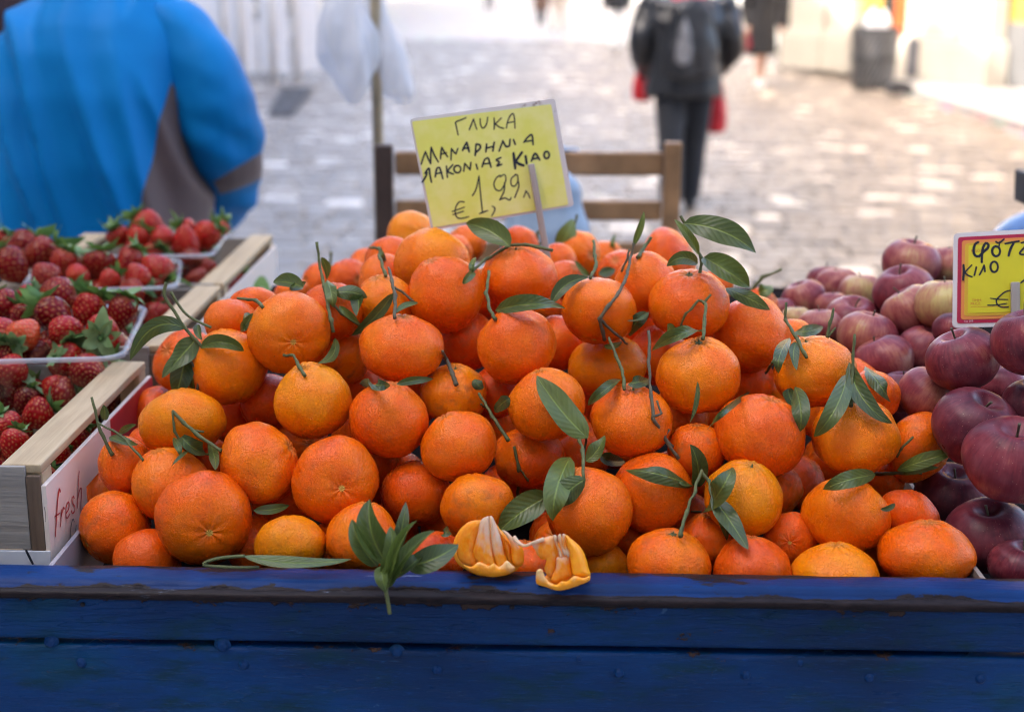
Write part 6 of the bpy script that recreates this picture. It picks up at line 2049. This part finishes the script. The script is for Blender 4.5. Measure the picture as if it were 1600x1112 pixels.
def do_leaf(a, fb, parent, force=None):
    """a = (base x, base y, tip x, tip y, width px, tone[, bow px])"""
    bx, by, tx, ty, wpx, tone = a[:6]
    bow = (a[6] if len(a) > 6 else 0) + rl.uniform(-5, 5)
    L = math.hypot(tx - bx, ty - by)
    mx, my = (bx + tx) / 2 - (ty - by) / L * bow, (by + ty) / 2 + (tx - bx) / L * bow
    lift = .005 + (wpx / F * 1.3 / 2) ** 2 / .06
    if force is not None:
        zb, zt = force; zm = (zb + zt) / 2 - .012
    else:
        zb = zat(bx, by, fb, lift)
        zt = zat(tx, ty, None, lift); zm = zat(mx, my, None, lift)
        if zt is None: zt = (zm if zm is not None else zb) - .002
        if zm is None: zm = (zb + zt) / 2 - .004
        zt = (zt if zt is not None else zb) - rl.uniform(-.002, .014)
        zb = min(zb, fb + .025) if fb else zb
        zt = min(zt, zb + .03); zm = min(zm, (zb + zt) / 2 - .002)
        for q in (.25, .75):
            x = bx + (tx - bx) * q; y = by + (ty - by) * q
            d = zat(x, y, None, lift)
            if d is not None:
                e = (zb + zt) / 2 * .5 + zm * .5
                if d < e: zm -= (e - d) * 1.3
    return add_leaf(P(bx, by, zb), P(mx, my, zm), P(tx, ty, zt), wpx / F * (zb + zt) / 2 * 1.08, tone, parent)
def do_twig(pts, fb, parent, r0=2.6, r1=1.9, mat=None, free=False, name='twig'):
    out = []
    z = fb
    for i, (x, y) in enumerate(pts):
        d = zat(x, y, None, .0035)
        if not free and d is not None:
            z = d if z is None else max(min(d, z + .02), z - .05)
            if d < z: z = d
        out.append(P(x, y, z))
    sp = []
    for a, b_ in zip(out, out[1:]):
        for q in range(5): sp.append(a.lerp(b_, q / 5))
    sp.append(out[-1])
    sp = [p + noise.noise_vector(p * 130) * .0011 for p in sp]
    n = len(sp)
    kk = z / F
    rr = [(r0 + (r1 - r0) * i / (n - 1)) * kk * (1 + .38 * noise.noise(sp[i] * 260)) for i in range(n)]
    for i in range(1, len(out) - 1):            # little nodes
        j = min(n - 1, i * (n - 1) // (len(out) - 1)); rr[j] *= 1.25
    v, f = tube_geo(sp, rr, 7)
    return link(name, mesh(name, v, f), mat or M_TWIG, parent, True)
def base_z(k): 
    m = MAND[k]; return proj(m['top'])[2] if m['pole'] == 's' else m['Z'] - m['R'] * .5
# owner, [twigs], [leaves], free depth?
SPRIGS = [
 ('h5', [[(521, 520), (517, 500), (513, 478), (507, 448), (500, 420), (495, 379)], [(515, 470), (534, 490), (564, 510)]],
        [(502, 402, 511, 436, 13, .35), (512, 438, 520, 480, 20, .55, 3), (522, 458, 574, 465, 26, .25, -8), (556, 458, 557, 494, 22, .2), (530, 478, 566, 510, 11, .6, 4)], 0),
 ('k3', [[(513, 440), (515, 415), (518, 393)]], [(512, 430, 520, 414, 16, .75)], 1),
 ('g6', [[(411, 480), (400, 469), (371, 466)]], [(474, 449, 427, 440, 26, .35, 4), (452, 452, 478, 441, 14, .1), (524, 528, 496, 568, 16, .35, -9), (387, 488, 381, 518, 15, .3)], 0),
 ('d4', [[(476, 587), (468, 572), (459, 555), (444, 555)]], [], 2),
 ('g4', [[(617, 497), (617, 462), (612, 438), (607, 418)], [(617, 448), (632, 459), (646, 471)]], [(614, 458, 550, 524, 20, .15, -6), (619, 489, 653, 473, 11, .5), (562, 599, 610, 603, 20, .1), (620, 600, 677, 592, 13, .25)], 0),
 ('g8', [[(863, 391), (820, 382), (796, 383), (760, 405), (737, 425)]], [(797, 386, 728, 349, 37, .45, 4), (739, 424, 723, 443, 13, .5), (738, 426, 744, 402, 10, .45)], 0),
 ('h1', [[(640, 431), (638, 414)]], [], 1),
 ('j1', [[(661, 375), (658, 352), (656, 334)]], [], 1),
 ('h3', [[(603, 431), (597, 412), (592, 398)]], [], 0),
 ('k4', [[(600, 405), (592, 388), (578, 387)]], [(602, 402, 596, 384, 10, .4)], 0),
 ('g1', [[(774, 499), (766, 484), (760, 458), (764, 424)]], [(774, 485, 884, 482, 27, .30, -7), (862, 474, 920, 434, 22, .10, -12)], 0),
 ('f6', [], [(1090, 596, 1078, 660, 8, .2), (1172, 612, 1104, 672, 10, .1, 5)], 0),
 ('j8', [[(922, 434), (932, 416), (930, 399), (928, 376)]], [(936, 430, 962, 421, 17, .2), (920, 431, 898, 407, 12, .6)], 0),
 ('j6', [[(888, 392), (893, 372), (902, 335)]], [(868, 391, 895, 342, 30, .85, 5)], 1),
 ('j4', [[(838, 382), (841, 360)], [(841, 382), (850, 375)]], [], 1),
 ('j7', [[(960, 420), (968, 405), (962, 392)]], [(960, 396, 962, 366, 7, .7)], 1),
 ('f2', [[(944, 531), (937, 498), (950, 478), (964, 461), (976, 440), (982, 420), (986, 398), (991, 380)], [(937, 498), (962, 522), (980, 538)], [(972, 425), (984, 388)]],
        [(990, 384, 1006, 330, 11, .75), (944, 540, 972, 533, 10, .8)], 0),
 ('i1', [[(997, 403), (1008, 384), (1018, 371)]], [(1014, 490, 984, 526, 22, .1, 5), (1014, 487, 980, 501, 9, .2)], 0),
 ('e2', [[(976, 608), (973, 580), (963, 556), (951, 527)]], [(971, 593, 919, 633, 18, .2, 6), (982, 599, 1016, 593, 20, .1)], 0),
 ('e3', [[(1060, 716), (1037, 683), (1021, 655), (1017, 620), (1014, 566), (1014, 517)], [(1020, 652), (1033, 645), (1027, 626)], [(1037, 682), (1052, 697)], [(1037, 684), (1046, 672)]], [], 0),
 ('f1', [[(1098, 530), (1101, 500), (1103, 474), (1094, 470)], [(1100, 474), (1110, 460)], [(1092, 470), (1072, 489), (1058, 523)]],
        [(1097, 518, 1018, 549, 20, .35, 4), (1043, 506, 1050, 534, 18, .4)], 0),
 ('f7', [[(1092, 436), (1096, 404), (1084, 378), (1073, 354), (1064, 338)]],
        [(1068, 349, 1181, 395, 42, .22, -10), (1100, 402, 1171, 448, 38, .40, -6), (1134, 450, 1203, 484, 24, .35, -4), (1092, 398, 1054, 343, 15, .75), (1090, 412, 1042, 416, 22, .25, 7)], 3),
 ('k9', [[(1168, 460), (1192, 434), (1221, 420)]], [(1180, 458, 1206, 446, 24, .6)], 1),
 ('e8', [[(1261, 560), (1240, 520), (1227, 499), (1229, 472)], [(1197, 583), (1208, 565), (1219, 548)]], [(1234, 528, 1216, 583, 20, .15, 4), (1244, 534, 1245, 578, 17, .2)], 0),
 ('e5', [[(1330, 634), (1332, 580), (1335, 521)]], [(1327, 566, 1394, 661, 30, .12, 10), (1324, 584, 1272, 682, 32, .35, -8)], 0),
 ('e8', [], [(1242, 604, 1250, 674, 30, .30, -3), (1232, 607, 1250, 640, 20, .05), (1352, 572, 1392, 628, 24, .12)], 0),
 ('k6', [[(1292, 528), (1297, 505), (1302, 481)], [(1292, 528), (1306, 512)]], [(1242, 518, 1286, 510, 20, .35)], 0),
 ('e6', [[(1368, 740), (1410, 739), (1440, 738)], [(1400, 713), (1412, 697), (1427, 683)]], [(1402, 734, 1492, 705, 24, .70, -6), (1406, 740, 1467, 730, 13, .65)], 0),
 ('c1', [[(912, 748), (911, 704), (906, 688), (899, 676)], [(911, 708), (916, 690), (912, 655)]],
        [(919, 684, 839, 587, 50, .62, -6), (915, 720, 945, 680, 25, .55, 3), (891, 714, 864, 813, 44, .72, 4), (915, 748, 868, 804, 40, .30, 6), (858, 774, 780, 829, 48, .45, 4)], 0),
 ('d8', [[(809, 778), (811, 732), (803, 697)], [(837, 766), (824, 749), (812, 733)]], [], 0),
 ('c2', [], [(1082, 759, 977, 734, 28, .25, 10)], 0),
 ('b7', [[(1062, 837), (1072, 800), (1085, 768), (1096, 734)]], [(1089, 760, 1078, 694, 26, .15, 3), (1088, 758, 1060, 752, 8, .4)], 0),
 ('c3', [[(1096, 735), (1108, 752), (1112, 775)], [(1080, 800), (1096, 800)]], [(1100, 798, 1145, 730, 36, .40, 8), (1112, 772, 1169, 858, 33, .22, -5), (1118, 788, 1136, 844, 14, .2)], 0),
 ('d9', [], [(939, 712, 976, 720, 24, .1)], 0),
 ('d6', [[(794, 688), (769, 650), (749, 614)], [(758, 628), (764, 640), (752, 632)]], [(797, 622, 772, 643, 22, .1)], 0),
 ('c7', [], [(396, 797, 452, 789, 17, .2)], 0),
 ('c9', [[(347, 705), (306, 677), (287, 660), (269, 641)], [(287, 696), (272, 674), (269, 642)], [(300, 672), (318, 674)]],
        [(284, 682, 327, 712, 24, .15, 5), (327, 690, 337, 734, 18, .25), (270, 684, 282, 712, 12, .25)], 0),
 ('d1', [[(176, 712), (157, 674), (143, 620)], [(224, 718), (190, 681), (153, 660)]], [(171, 682, 216, 694, 18, .35, 4), (186, 677, 213, 663, 11, .35), (163, 656, 162, 632, 14, .2)], 0),
 ('g7', [], [(315, 541, 381, 548, 22, .30, -7), (376, 517, 395, 489, 15, .3), (309, 507, 316, 531, 12, .3)], 0),
 ('b6', [], [(1376, 795, 1398, 786, 9, .1)], 0),
 ('c4', [], [(690, 835, 700, 822, 14, .2)], 0),
 ('c8', [], [(300, 700, 268, 728, 10, .15)], 0),
]
for k, tw, lv, fr_ in SPRIGS:
    if k not in MAND: continue
    o = MAND[k]['obj']
    fb = base_z(k) if fr_ != 1 else MAND[k]['Z'] - .005
    tws = []
    for i, pts in enumerate(tw):
        t = do_twig(pts, fb if i == 0 else zat(*pts[0], fb, .0035), o, 2.9 if i == 0 else 2.2, 2.2 if i == 0 else 1.7, M_TWIGB if k in ('f2', 'd7', 'g4', 'e3') else M_TWIG, free=(fr_ in (1, 3)))
        tws.append(t)
    for a in lv:
        par = tws[0] if tws else o
        force = None
        if fr_ == 1: force = (fb, fb - .004)
        if fr_ == 3: force = (fb - .004, fb - .022)
        do_leaf(a, fb, par, force)
# dry dark stem of the brown scarred mandarin
do_twig([(713, 601), (707, 585), (697, 560), (691, 549)], base_z('d7'), MAND['d7']['obj'], 4.0, 2.2, M_TWIGB)
do_leaf((742, 592, 756, 606, 18, .05), base_z('d7'), MAND['d7']['obj'])
# upright sprig standing in the wide bottom mandarin
do_twig([(1064, 836), (1068, 815)], base_z('a9'), MAND['a9']['obj'], 3.2, 2.6)

# loose sprigs
def sprig(label, loc, group='loose mandarin leaves'):
    return empty('leaf_sprig', loc, label, 'leaf sprig', group)
# upright cluster whose stalk hangs over the rim
zc_ = proj(Vector((-.17, 1.012, LIPZ)))[2]
s1 = sprig('cluster of dark leaves on a stalk hanging over the blue rim', P(604, 900, zc_ - .004))
tw = [P(598, 880, zc_ + .006), P(597, 897, zc_ - .002), P(603, 924, zc_ - .012), P(607, 945, zc_ - .012), P(609, 959, zc_ - .012)]
v, f = tube_geo(spline(tw, 16), [.0016] * 17, 7); link('twig', mesh('twig', v, f), M_TWIG, s1, True)
tw = [P(602, 880, zc_ + .004), P(605, 905, zc_ - .008), P(604, 925, zc_ - .012)]
v, f = tube_geo(spline(tw, 12), [.0012] * 13, 7); link('twig', mesh('twig', v, f), M_TWIG, s1, True)
for (bx, by, tx, ty, w_, tone, z1, z2, bow, fo) in ((608, 884, 578, 780, 52, .34, .006, .014, -10, .5), (590, 884, 550, 811, 34, .30, .0, .004, -7, .7), (612, 870, 634, 784, 26, .10, .010, .016, 4, .3), (598, 908, 610, 822, 34, .46, -.006, -.002, 8, .9),
                                                (602, 912, 652, 813, 19, .72, -.010, -.004, -7, 1.1), (606, 918, 680, 829, 27, .42, -.006, .006, -8, .8), (596, 884, 604, 926, 26, .50, -.008, -.012, 3, 1.2), (636, 884, 716, 850, 50, .10, .0, .012, 6, .3), (620, 900, 660, 866, 30, .15, .0, .006, 3, .6)):
    zz = zc_
    add_leaf(P(bx, by, zz + z1 - .006), P((bx+tx)/2 - (ty-by)*bow/90, (by+ty)/2 + (tx-bx)*bow/90, zz + (z1+z2)/2 - .016), P(tx, ty, zz + z2 - .010), w_ * .88 / F * zz, tone, s1, fold_=fo)
# long leaf lying along the rim over the yellow orange mandarin
zl = proj(Vector((-.26, 1.045, LIPZ)))[2]
s2 = sprig('single long flat leaf on a green twig lying along the rim at the lower corner', P(430, 878, zl))
v, f = tube_geo(spline([P(405, 886, zl - .004), P(360, 886, zl - .006), P(318, 882, zl - .008), P(340, 872, zl - .006), P(382, 868, zl - .006)], 24), [.0013] * 25, 7)
link('twig', mesh('twig', v, f), M_TWIG, s2, True)
add_leaf(P(380, 868, zl - .006), P(465, 879, zl - .012), P(549, 873, zl - .006), 24 / F * zl, .45, s2, nrm=(Vector((0, -.55, 1))).normalized(), fold_=.3)
# grey green leaf on the bright mandarin
m = MAND['b5']
s3 = sprig('single grey green leaf lying on top of a bright mandarin above the bottom row', m['C'])
do_leaf((1368, 741, 1286, 764, 28, .42, 6), m['Z'] - .02, s3)
# sprig by the middle crate
zs_ = zsurf(560) + .03
s4 = sprig('sprig with a long curved leaf reaching over the wooden crate rail', P(290, 520, zs_))
for pts, r in (([(317, 543), (288, 511), (273, 487), (257, 462), (260, 441)], .0016), ([(330, 512), (291, 491), (267, 456)], .0013)):
    q = [P(x, y, zs_ - .012) for x, y in pts]
    sp = spline(q, 16); v, f = tube_geo(sp, [r] * len(sp), 7); link('twig', mesh('twig', v, f), M_TWIG, s4, True)
add_leaf(P(290, 513, zs_ - .012), P(240, 512, zs_ - .03), P(203, 563, zs_ - .02), 30 / F * zs_, .15, s4)
s5 = sprig('dark drooping leaves in the shade between the middle crate and the mandarins', P(280, 570, zs_))
for (bx, by, tx, ty, w_, tone, dz) in ((308, 528, 253, 590, 42, .35, -.006), (292, 552, 276, 618, 40, .1, -.002), (300, 560, 302, 610, 26, .1, .0)):
    add_leaf(P(bx, by, zs_ + dz), P((bx+tx)/2, (by+ty)/2, zs_ + dz - .006), P(tx, ty, zs_ + dz), w_ / F * zs_, tone, s5)
sp = spline([P(291, 557, zs_ - .008), P(311, 585, zs_ - .01), P(307, 612, zs_ - .006)], 12); v, f = tube_geo(sp, [.0014] * len(sp), 7); link('twig', mesh('twig', v, f), M_TWIGB, s5, True)

# ================================================================ price signs
def plane_pt(px, py, o, n):
    r = ray(px, py)
    return EYE + r * ((o - EYE).dot(n) / r.dot(n))
def poly_plate(name, corners, n, thick, m, parent, rad=.004, off=0.0):
    """rounded plate through four corners (clockwise from top left), thickness behind"""
    c = sum(corners, Vector()) / 4
    out = []
    for i in range(4):
        p, a, b_ = corners[i], corners[i - 1], corners[(i + 1) % 4]
        da, db_ = (a - p).normalized(), (b_ - p).normalized()
        for k in range(5):
            t = k / 4
            q = p + da * rad * (1 - t) ** 2 + db_ * rad * t ** 2
            out.append(q)
    k = len(out)
    v = [p + n * off for p in out] + [p + n * (off - thick) for p in out]
    f = [tuple(range(k))[::-1], tuple(range(k, 2 * k))] + [(i, (i + 1) % k, k + (i + 1) % k, k + i) for i in range(k)]
    me = mesh(name, v, f)
    bm = bmesh.new(); bm.from_mesh(me); bmesh.ops.recalc_face_normals(bm, faces=bm.faces); bm.to_mesh(me); bm.free()
    return link(name, me, m, parent)
def m_paper(name, base, alt):
    b = NB(name)
    c = b.coord()
    n = b.noise(c, 26, 4, .6); g = b.noise(b.vmath('ADD', c, (3, 5, 1)), 60, 4, .7)
    col = b.mix(b.ramp(n, [(.4, 0.0), (.7, 1.0)]), base, alt)
    col = b.mix(b.ramp(g, [(.74, 0.0), (.78, .8)]), col, (.25, .22, .02))
    b.set(color=col, rough=.32, spec=.5)
    b.bump(n, .15, .002)
    return b.m
def m_plate():
    b = NB('worn_white_plate')
    c = b.coord()
    n = b.noise(c, 40, 5, .7); n2 = b.noise(b.vmath('ADD', c, (2, 2, 2)), 14, 4, .6)
    col = b.mix(b.ramp(n, [(.60, 0.0), (.66, .85)]), (.62, .60, .60), (.18, .10, .075))
    col = b.mix(b.ramp(n2, [(.62, 0.0), (.74, .6)]), col, (.42, .26, .14))
    b.set(color=col, rough=.5)
    return b.m
M_INK = simple('blue_black_ink', (.006, .009, .022), .35, .2, 60)
M_STICK = m_wood('grey_stick', (.50, .46, .42), (.30, .27, .24))
so = P(770, 258, 1.50)
sn = ((EYE - so).normalized() + Vector((.10, 0, .0))).normalized()
sign = empty('price_sign', P(852, 400, 1.5), 'yellow handwritten price sign tilted on a stick at the top of the mandarins', 'sign', 'handwritten price signs')
cs_ = [plane_pt(x, y, so, sn) for x, y in ((640, 186), (867, 154), (897, 322), (674, 361))]
poly_plate('plate', cs_, sn, .0022, m_plate(), sign, .004)
ci = [plane_pt(x, y, so, sn) for x, y in ((643.5, 190), (861, 163), (888, 320), (677, 355.5))]
poly_plate('paper', ci, sn, .0005, m_paper('yellow_paper', (.72, .74, .14), (.78, .78, .30)), sign, .002, .0008)
CP = lambda pts: [plane_pt(600 + x / 4.447, 130 + y / 4.447, so + sn * .0010, sn) for x, y in pts]
def ell(cx, cy, rx, ry, a0=0, a1=360, n=14): return [(cx + rx * cos(radians(a0 + (a1 - a0) * i / n)), cy + ry * sin(radians(a0 + (a1 - a0) * i / n))) for i in range(n + 1)]
INK = []
def W(w, *strokes):
    for s in strokes: INK.append((s, w))
W(8, [(515, 360), (506, 320), (500, 290), (498, 272), (518, 262), (545, 252), (570, 240)], [(592, 325), (606, 290), (622, 250)], [(622, 250), (634, 290), (645, 322)],
  [(668, 248), (670, 285), (684, 312), (703, 302), (716, 272), (720, 238)], [(765, 243), (767, 285), (765, 322)], [(815, 243), (772, 286)], [(774, 284), (800, 305), (832, 315)],
  [(850, 312), (860, 265), (878, 226), (898, 214), (907, 250), (910, 314)], [(856, 277), (908, 268)])
W(10, [(258, 564), (272, 520), (288, 476)], [(288, 476), (305, 520), (324, 560)], [(324, 560), (325, 500), (328, 446)], [(328, 446), (350, 500), (378, 548)],
  [(392, 527), (396, 480), (402, 446)], [(402, 446), (420, 480), (442, 512)], [(396, 495), (434, 484)], [(465, 534), (469, 455)], [(469, 455), (485, 478), (500, 492)], [(500, 492), (513, 455)])
W(12, [(546, 468), (560, 438), (576, 412)], [(576, 412), (584, 445), (592, 478)], [(552, 455), (590, 450)], [(633, 503), (640, 424)], [(640, 424), (664, 430), (668, 452), (640, 482)],
  [(708, 477), (713, 424)], [(713, 452), (760, 440)], [(756, 472), (766, 412)], [(800, 472), (826, 402)], [(826, 402), (848, 440), (872, 436)], [(872, 436), (876, 392)], [(900, 394), (912, 426)])
W(11, [(972, 412), (1000, 376), (1028, 362), (1036, 428)], [(984, 406), (1036, 398)],
  [(266, 688), (290, 650), (300, 620)], [(284, 628), (312, 592), (320, 640), (330, 688)], [(356, 652), (362, 612), (368, 592)], [(368, 592), (386, 588), (400, 630), (409, 664)], [(360, 630), (402, 622)],
  [(434, 578), (440, 654)], [(478, 568), (444, 612), (482, 632)], ell(510, 598, 24, 25), [(554, 612), (561, 558)], [(561, 558), (598, 602)], [(598, 602), (604, 552)], [(640, 564), (650, 598)],
  [(682, 582), (692, 550), (702, 528)], [(702, 528), (724, 522), (734, 552), (744, 584)], [(690, 563), (740, 556)], [(812, 518), (780, 534), (802, 550), (784, 576), (818, 564)])
W(17, [(900, 488), (906, 540), (912, 592)], [(958, 482), (914, 545)], [(914, 545), (940, 562), (970, 572)], [(984, 508), (991, 558)])
W(13, [(1024, 542), (1050, 490), (1082, 534)], [(1034, 528), (1070, 520)], ell(1130, 500, 18, 24))
W(8, [(557, 826), (525, 824), (500, 858), (496, 905), (512, 936), (548, 938), (588, 928)], [(474, 892), (558, 862)], [(478, 914), (552, 890)],
  [(614, 782), (640, 735), (660, 645)], [(660, 645), (672, 780), (685, 902)], [(664, 907), (690, 896), (720, 886)], [(752, 855), (770, 868), (764, 895), (748, 922)],
  [(806, 652), (838, 636), (846, 680), (812, 744), (776, 738), (764, 700), (780, 660), (806, 640)], [(838, 690), (834, 750), (804, 812)], [(804, 812), (838, 798), (872, 812), (882, 796)],
  [(918, 636), (886, 662), (884, 706), (908, 716), (930, 682), (928, 640), (910, 636)], [(930, 670), (936, 720), (908, 795)], [(970, 794), (980, 768), (986, 748)], [(986, 748), (1002, 770), (1014, 798)])
k_ = 1.5 / F / 4.447
ribbons('lettering', [(CP(s), w * 1.2 * k_) for s, w in INK], M_INK, sign, sn)
stk = [P(829, 254, 1.488), P(851, 385, 1.492), P(858, 425, 1.50), P(862, 450, 1.51)]
box_between('stick', plane_pt(830, 256, so + sn * .005, sn), plane_pt(858, 418, so + sn * .004, sn), .0068, .0052, M_STICK, sign, sn, .0012, .0004)
# sign over the apples
so2 = P(1545, 435, 1.345)
sn2 = ((EYE - so2).normalized() + Vector((.10, 0, .05))).normalized()
sign2 = empty('price_sign', P(1585, 500, 1.345), 'yellow price sign with a red border standing among the apples', 'sign', 'handwritten price signs')
def RP(pts, off=.0): return [plane_pt(1480 + x / 6.178, 340 + y / 6.178, so2 + sn2 * off, sn2) for x, y in pts]
def quad2(x0, y0, x1, y1):          # follows the slight tilt of the card
    return RP([(x0, y0), (x1, y0 - (x1 - x0) * .052), (x1 + 14, y1 - (x1 - x0) * .030), (x0 - 12 * (y1 - y0) / 900, y1)])
poly_plate('plate', quad2(62, 150, 1150, 1065), sn2, .0025, simple('white_card', (.68, .66, .66), .4, .05, 20), sign2, .005)
for nm, q, col, off in (('border', (104, 190, 1110, 1022), (.42, .012, .055), .0005), ('border', (142, 222, 1085, 985), (.72, .26, .06), .0009), ('border', (172, 250, 1060, 950), (.66, .42, .03), .0013), ('paper', (206, 272, 1035, 922), (.66, .60, .018), .0017)):
    poly_plate(nm, quad2(*q), sn2, .0004, simple('print_' + nm + str(off)[-2:], col, .35, .06, 20), sign2, .003 if nm == 'border' else .001, off)
def R2(pts): return RP(pts, .0020)
INK2 = [([(300, 238), (268, 258), (254, 320), (270, 366), (310, 372), (350, 330), (390, 296), (398, 262), (372, 246), (346, 290), (336, 360), (334, 430)], 26),
        (ell(472, 325, 38, 48), 24), ([(470, 232), (500, 245), (548, 208)], 18), ([(505, 235), (500, 290)], 16), ([(560, 252), (620, 240), (694, 228)], 20), ([(640, 250), (612, 300), (592, 368)], 24),
        ([(716, 244), (790, 236), (700, 346), (800, 352)], 20), ([(158, 458), (160, 520), (154, 600)], 24), ([(236, 458), (170, 528)], 18), ([(170, 530), (200, 556), (240, 572)], 16), ([(282, 478), (262, 556)], 20),
        ([(312, 552), (340, 500), (356, 458)], 18), ([(356, 458), (362, 490), (364, 522)], 18), (ell(454, 475, 36, 50), 22),
        ([(622, 700), (560, 716), (500, 765), (474, 800), (488, 842), (530, 864), (590, 862)], 15), ([(416, 778), (500, 788), (584, 790)], 12), ([(390, 845), (480, 842), (576, 828)], 12),
        ([(712, 628), (760, 590), (800, 560)], 18)]
k2 = 1.34 / F / 6.178
ribbons('lettering', [(R2(s), w * k2) for s, w in INK2], M_INK, sign2, sn2)
M_SMALL = simple('red_small_print', (.50, .10, .02), .5)
ribbons('printed_line', [(RP([(225, 862), (620, 855)], .0018), 4 * k2)], M_SMALL, sign2, sn2)
def text(body, px, py, hpx, m, parent, name='small_print', ang=0.0, off=.0018):
    cu_ = bpy.data.curves.new('t', 'FONT'); cu_.body = body; cu_.size = 1
    o = bpy.data.objects.new('t', cu_); C.objects.link(o)
    me = bpy.data.meshes.new_from_object(o.evaluated_get(bpy.context.evaluated_depsgraph_get()))
    bpy.data.objects.remove(o)
    p_ = RP([(px, py), (px + 100, py - 5.2), (px, py - 100)], off)
    ex, ey = (p_[1] - p_[0]) / 100 * hpx / .7, (p_[2] - p_[0]) / 100 * hpx / .7
    for v in me.vertices: v.co = p_[0] + ex * v.co.x + ey * v.co.y
    return link(name, me, m, parent)
text('TIMH:', 238, 812, 26, M_SMALL, sign2); text('PRICE:', 224, 845, 26, M_SMALL, sign2)
text('ΕΙΔΟΣ', 230, 335, 26, M_SMALL, sign2)
text('No 208', 162, 1010, 20, simple('pale_print', (.70, .45, .50), .5), sign2)
box_between('stick', RP([(655, 625)], .006)[0], RP([(662, 1200)], .006)[0], .0080, .0055, M_STICK, sign2, sn2, .0012, .0005)

# ================================================================ leave out the fruit of which nothing shows
bpy.context.view_layer.update()
dgr = bpy.context.evaluated_depsgraph_get()
CLEAR = {M_CLEAR.name, M_RIM.name}
def top_of(o):
    while o.parent: o = o.parent
    return o
def shows(o):
    M = o.matrix_world
    r = sum(M.to_scale()) / 3
    c = M.translation
    tc = (EYE - c).normalized()
    a = tc.orthogonal().normalized(); b_ = tc.cross(a)
    for i in range(-4, 5):
        for j in range(-4, 5):
            if i * i + j * j > 17: continue
            q = c + a * (i * r / 4.2) + b_ * (j * r / 4.2)
            d = (q - EYE).normalized()
            X, Y, _z = proj(q)
            if not (-2 < X < 1602 and -2 < Y < 1114): continue
            org = EYE.copy()
            for _ in range(8):
                hit, loc, nr, idx, ob, mt = scene.ray_cast(dgr, org, d)
                if not hit: break
                if ob.data.materials and ob.data.materials[0].name in CLEAR:
                    org = loc + d * .0008; continue
                if top_of(ob.original) == o: return True
                break
    return False
gone = [o for o in list(C.objects) if o.parent is None and o.get('category') in ('strawberry', 'mandarin', 'apple') and o.type == 'MESH' and not shows(o)]
for o in gone:
    for k in list(o.children_recursive): bpy.data.objects.remove(k)
    bpy.data.objects.remove(o)
print('LEFT OUT', len(gone))
